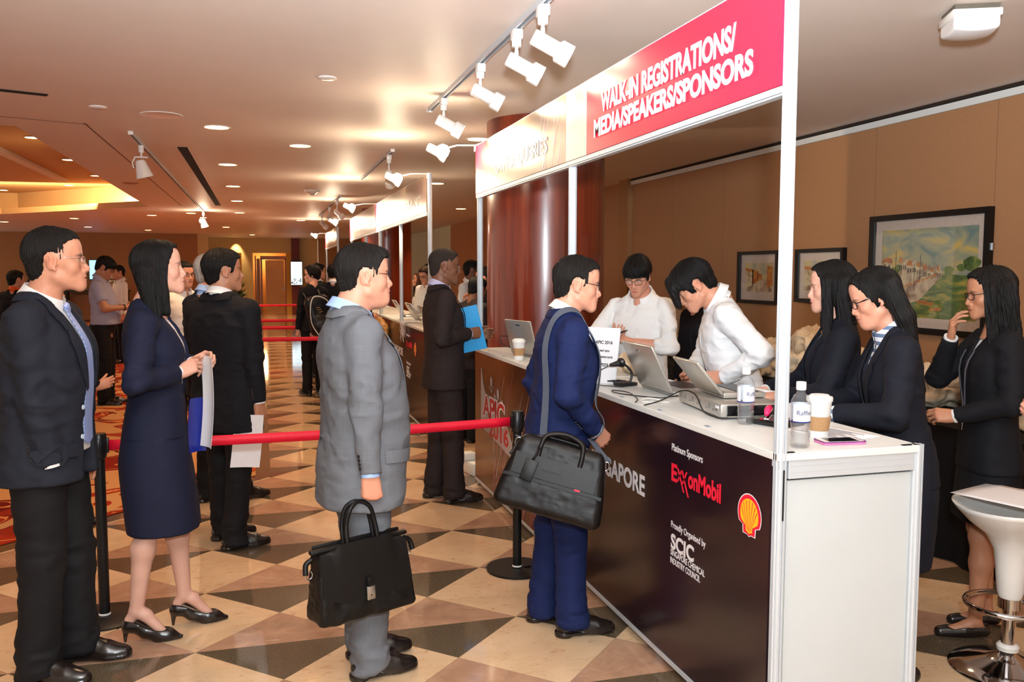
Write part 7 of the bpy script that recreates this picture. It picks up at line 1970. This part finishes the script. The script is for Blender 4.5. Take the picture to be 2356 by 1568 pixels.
MB().box((-.105, -.098, .015), (.052, .005, .085), Rx(-.1) @ Ry(.1), .002).build('luggage_tag', M_LEATHER, sb, smooth=30)
MB().box((-.108, -.1015, -.018), (.036, .002, .014), Rx(-.1) @ Ry(.1)).build('tag_label', M_RED, sb)
MB().tube([(-.10, -.095, .055), (-.092, -.08, .085), (-.088, -.07, .11)], .005, 8).build('tag_strap', M_LEATHER, sb, smooth=True)
MB().box((.10, -.0885, -.013), (.022, .002, .007)).build('red_tab', M_RED, sb)
for s_ in (-1, 1): MB().tube([(s_ * .185 + .012 * math.cos(t), 0, .105 + .018 * math.sin(t)) for t in np.linspace(0, 6.28, 14, endpoint=False)], .003, 8, closed=True).build('clip', M_CHROME, sb, smooth=True)
Mi = sb.matrix_world.inverted() if False else None
bpy.context.view_layer.update(); Mi = sb.matrix_world.inverted()
pts_b = [(.22, -.15, .93), (.20, -.17, 1.05), (.175, -.17, 1.20), (.14, -.155, 1.33), (.105, -.11, 1.45), (.090, -.03, 1.50), (.10, .06, 1.47), (.13, .14, 1.33), (.17, .17, 1.18), (.22, .15, 1.05), (.25, .10, .93)]
pl_ = np.array([tuple(p) for p in catmull([b_['bend'](p) for p in pts_b], 8)]); pl_ = snap(b_['base'], pl_, .013)
for _ in range(4): pl_[1:-1] = (pl_[:-2] + 2 * pl_[1:-1] + pl_[2:]) / 4
nn_ = grad(b_['base'], pl_, .01); tt_ = np.gradient(pl_, axis=0); dd_ = np.cross(tt_, nn_); dd_ /= np.linalg.norm(dd_, axis=1, keepdims=True) + 1e-9
for i in range(1, len(dd_)):
    if dd_[i] @ dd_[i - 1] < 0: dd_[i] *= -1
for _ in range(8): dd_[1:-1] = (dd_[:-2] + 2 * dd_[1:-1] + dd_[2:]) / 4
dd_ /= np.linalg.norm(dd_, axis=1, keepdims=True)
gg = [[Mi @ Bw(p - d * .019), Mi @ Bw(p + d * .019)] for p, d in zip(pl_, dd_)]
e0, e1 = V3((-.185, 0, .125)), V3((.185, 0, .125))
gg = [[e0 - V3((.019, 0, 0)), e0 + V3((.019, 0, 0))]] + gg + [[e1 + V3((.019, 0, 0)), e1 - V3((.019, 0, 0))]]
if (gg[0][1] - gg[0][0]).dot(gg[1][1] - gg[1][0]) < 0: gg[0].reverse()
if (gg[-1][1] - gg[-1][0]).dot(gg[-2][1] - gg[-2][0]) < 0: gg[-1].reverse()
MB().sheet(gg, .003).build('shoulder_strap', M_WEB, sb, smooth=60)
# --- folder of the man in brown
f_ = PEOPLE['brownsuit']; c = f_['arms']['R']; hw = f_['world'](c['W'] + c['HM'] @ A3(-.01, .085, -.03))
fd = root_at('document_folder', hw + V3((-.02, .05, .0)), (-.25, 0, 1), (.92, -.30, .05), 'bright blue document folder held by the man in dark brown suit', 'folder')
MB().box((-.035, 0, .02), (.225, .004, .31), bev=.001).build('cover', mat('folder_blue', rgb(14, 150, 216), rough=.4, noise=.02), fd)
MB().box((-.035, .006, .02), (.220, .006, .305)).build('pages', M_PAPER, fd); MB().box((-.035, .011, .02), (.225, .003, .31)).build('cover', MATS['folder_blue'], fd)
# --- white sheets of the man in black
k_ = PEOPLE['blacksuit']; c = k_['arms']['R']; hw = k_['world'](c['W'] + c['HM'] @ A3(.0, .12, -.03))
def hung_sheet(name, top, dx, dz, w, h, lab, bend=.02, m=None, fold=None):
    x = V3(dx).normalized(); z = V3(dz).normalized(); n = x.cross(z); g = []
    for v_ in np.linspace(0, 1, 13):
        row = []
        for u in np.linspace(-.5, .5, 9):
            p = x * (u * w) - z * (v_ * h) + n * (bend * (u * 2) ** 2 - bend * math.sin(v_ * 3.1))
            if fold and abs(v_ - fold) < .05: p += n * .004
            row.append(p)
        g.append(row)
    o = MB().sheet(g, .0012).build(name, m or M_PAPER, smooth=60); o.location = top; return tag(o, lab, 'paper')
hung_sheet('paper', hw + V3((-.045, -.055, .05)), (.96, -.25, 0), (.10, .0, 1), .165, .30, 'folded white sheets hanging from the hand of the man in black', .012, fold=.5)
# --- envelope and blue bag of the woman in navy
n_ = PEOPLE['navywoman']; c = n_['arms']['R']; hw = n_['world'](c['W'] + c['HM'] @ A3(.0, .115, -.03))
hung_sheet('paper', hw + V3((.025, .02, .035)), (.45, -.9, 0), (.03, 0, 1), .11, .40, 'long white envelope pinched in the hands of the woman in navy', .012)
o = hung_sheet('paper_bag', hw + V3((-.03, .06, -.15)), (.75, .6, 0), (.03, 0, 1), .085, .24, 'shiny dark blue leaflet bag behind the white envelope', .012, mat('satin_blue', rgb(22, 34, 120), rough=.25, noise=.1)); o['category'] = 'bag'
# --- backpack
p_ = PEOPLE['backpacker']; R_ = p_['world']
bp = root_at('backpack', R_((-.02, -.245, 1.12)), (-.22, 0, 1), p_['dir']((1, -.1, 0)), 'black backpack with white piping worn by the short haired person', 'backpack')
sdf_part('pack_body', uni([bx((0, 0, -.02), (.155, .085, .25), .07), (el((0, -.03, -.14), (.14, .10, .12)), .05)]), (-.2, -.17, -.32), (.2, .13, .28), .012, M_BLACKM, bp, .004, 8)
MB().tube(catmull([(-.10, -.10, -.26), (-.145, -.08, -.10), (-.12, -.092, .10), (-.05, -.09, .22), (.05, -.09, .20), (.125, -.09, .12), (.13, -.085, .0), (.04, -.10, -.10), (.0, -.13, -.20), (.05, -.12, -.27), (.13, -.10, -.28)]), .0055, 8).build('piping', M_LETTER, bp, smooth=True)
MB().box((.04, -.13, -.20), (.07, .008, .07), Rz(.1)).build('badge', mat('badge_grey', rgb(150, 140, 128), rough=.6), bp)
for s_ in (-1, 1): MB().tube(catmull([(s_ * .09, .06, .2), (s_ * .10, .16, .30), (s_ * .11, .28, .22)]), .016, 8).build('shoulder_strap', M_BLACKM, bp, smooth=True)
mb = MB()
for k in range(3): mb.box((-.02 + .01 * k, -.089, .08 - .03 * k), (.05, .003, .008)).box((-.05, -.089, -.02 - .02 * k), (.05, .003, .006))
mb.build('woven_logo', mat('thread_gold', rgb(170, 130, 70), rough=.6), bp)
# --- tan carrier bag
q_ = PEOPLE['pinkcarrier']; c = q_['arms']['R']; hw = q_['world'](c['W'])
cb = root_at('carrier_bag', hw + V3((.09, -.05, -.12)), (.0, 0, 1), (.9, -.3, 0), 'tan plastic carrier bag beside the front of the far counter', 'bag')
sdf_part('bag_body', uni([bx((0, 0, -.13), (.10, .05, .15), .03), (rc((-.04, 0, .02), (.0, 0, .09), .045, .02), .04), (rc((.04, 0, .02), (.0, 0, .09), .045, .02), .04)]), (-.15, -.1, -.31), (.15, .1, .14), .010, mat('bag_tan', rgb(190, 132, 70), rough=.35, noise=.15, nscale=14), cb, .010, 10)
# --- phone of the young man in white, pen of the writing woman, lanyard of the woman covering her mouth, strap clip
w_ = PEOPLE['whiteshirt']; c = w_['arms']['R']; hw = w_['world'](c['W'] + c['HM'] @ A3(-.02, .10, -.035))
o = root_at('smartphone', hw + V3((0, 0, -.02)), (.6, -.5, .35), (.6, .8, 0), 'dark phone held by the young man in white shirt and glasses', 'phone')
MB().box((0, 0, 0), (.068, .009, .13), bev=.004).build('case', M_BLACK, o, smooth=30); MB().box((0, .005, 0), (.06, .001, .115)).build('screen', MATS['gloss_black'], o)
h_ = PEOPLE['handmouth']
pl = [(-.055, .2, 1.44), (-.050, .2, 1.36), (-.045, .2, 1.28), (-.035, .2, 1.20), (-.02, .2, 1.12), (-.008, .2, 1.05)]; pl2 = [(.055, .2, 1.44), (.050, .2, 1.36), (.04, .2, 1.28), (.025, .2, 1.2), (.01, .2, 1.12), (-.002, .2, 1.05)]
ly = MB()
for P_ in (pl, pl2):
    q = snap(h_['tk'], np.array([h_['bend'](p) for p in P_]), .012); ly.sheet([[tuple(p - A3(.0085, 0, 0)), tuple(p + A3(.0085, 0, 0))] for p in q], .001)
ly.build('lanyard', mat('lanyard_grey', rgb(92, 92, 104), rough=.6), h_['root'], smooth=60)
q = snap(h_['tk'], np.array([(-.005, .2, 1.035), (-.005, .2, .99)]), .016)
MB().box(q[0], (.016, .010, .035), bev=.004).tube([q[0], q[1]], .004).build('lanyard_clip', M_CHROME, h_['root'], smooth=40)
r_ = PEOPLE['writer']; c = r_['arms']['R']; tip = r_['world'](c['W'] + c['HM'] @ A3(-.03, .12, -.045)); top = r_['world'](c['W'] + c['HM'] @ A3(-.02, .06, .05))
t_ = PEOPLE['strap']
q = snap(t_['tk'], np.array([(-.09, .2, 1.40), (-.10, .2, 1.25), (-.11, .2, 1.10), (-.10, .2, 1.0)]), .010)
MB().sheet([[tuple(p - A3(.008, 0, 0)), tuple(p + A3(.008, 0, 0))] for p in q], .002).build('bag_strap', M_BLACKM, t_['root'], smooth=60)
MB().tube([q[3] + A3(.012 * math.cos(t), .004, .02 * math.sin(t)) for t in np.linspace(0, 6.28, 14, endpoint=False)], .004, 8, closed=True).build('strap_clip', mat('brass', rgb(200, 160, 90), rough=.2, metal=1.), t_['root'], smooth=True)
c = PEOPLE['brownsuit']['arms']['R']
MB().tube([c['W'] + c['HM'] @ A3(.030 * math.cos(t), .012, .026 * math.sin(t)) for t in np.linspace(0, 6.28, 20, endpoint=False)], .0045, 8, closed=True).build('watch', M_STEEL, PEOPLE['brownsuit']['root'], smooth=True)
c = PEOPLE['polo']['arms']['R']
MB().tube([c['W'] - c['fd'] * .02 + c['HM'] @ A3(.034 * math.cos(t), .0, .032 * math.sin(t)) for t in np.linspace(0, 6.28, 16, endpoint=False)], .006, 8, closed=True).build('watch', M_BLACK, PEOPLE['polo']['root'], smooth=True)
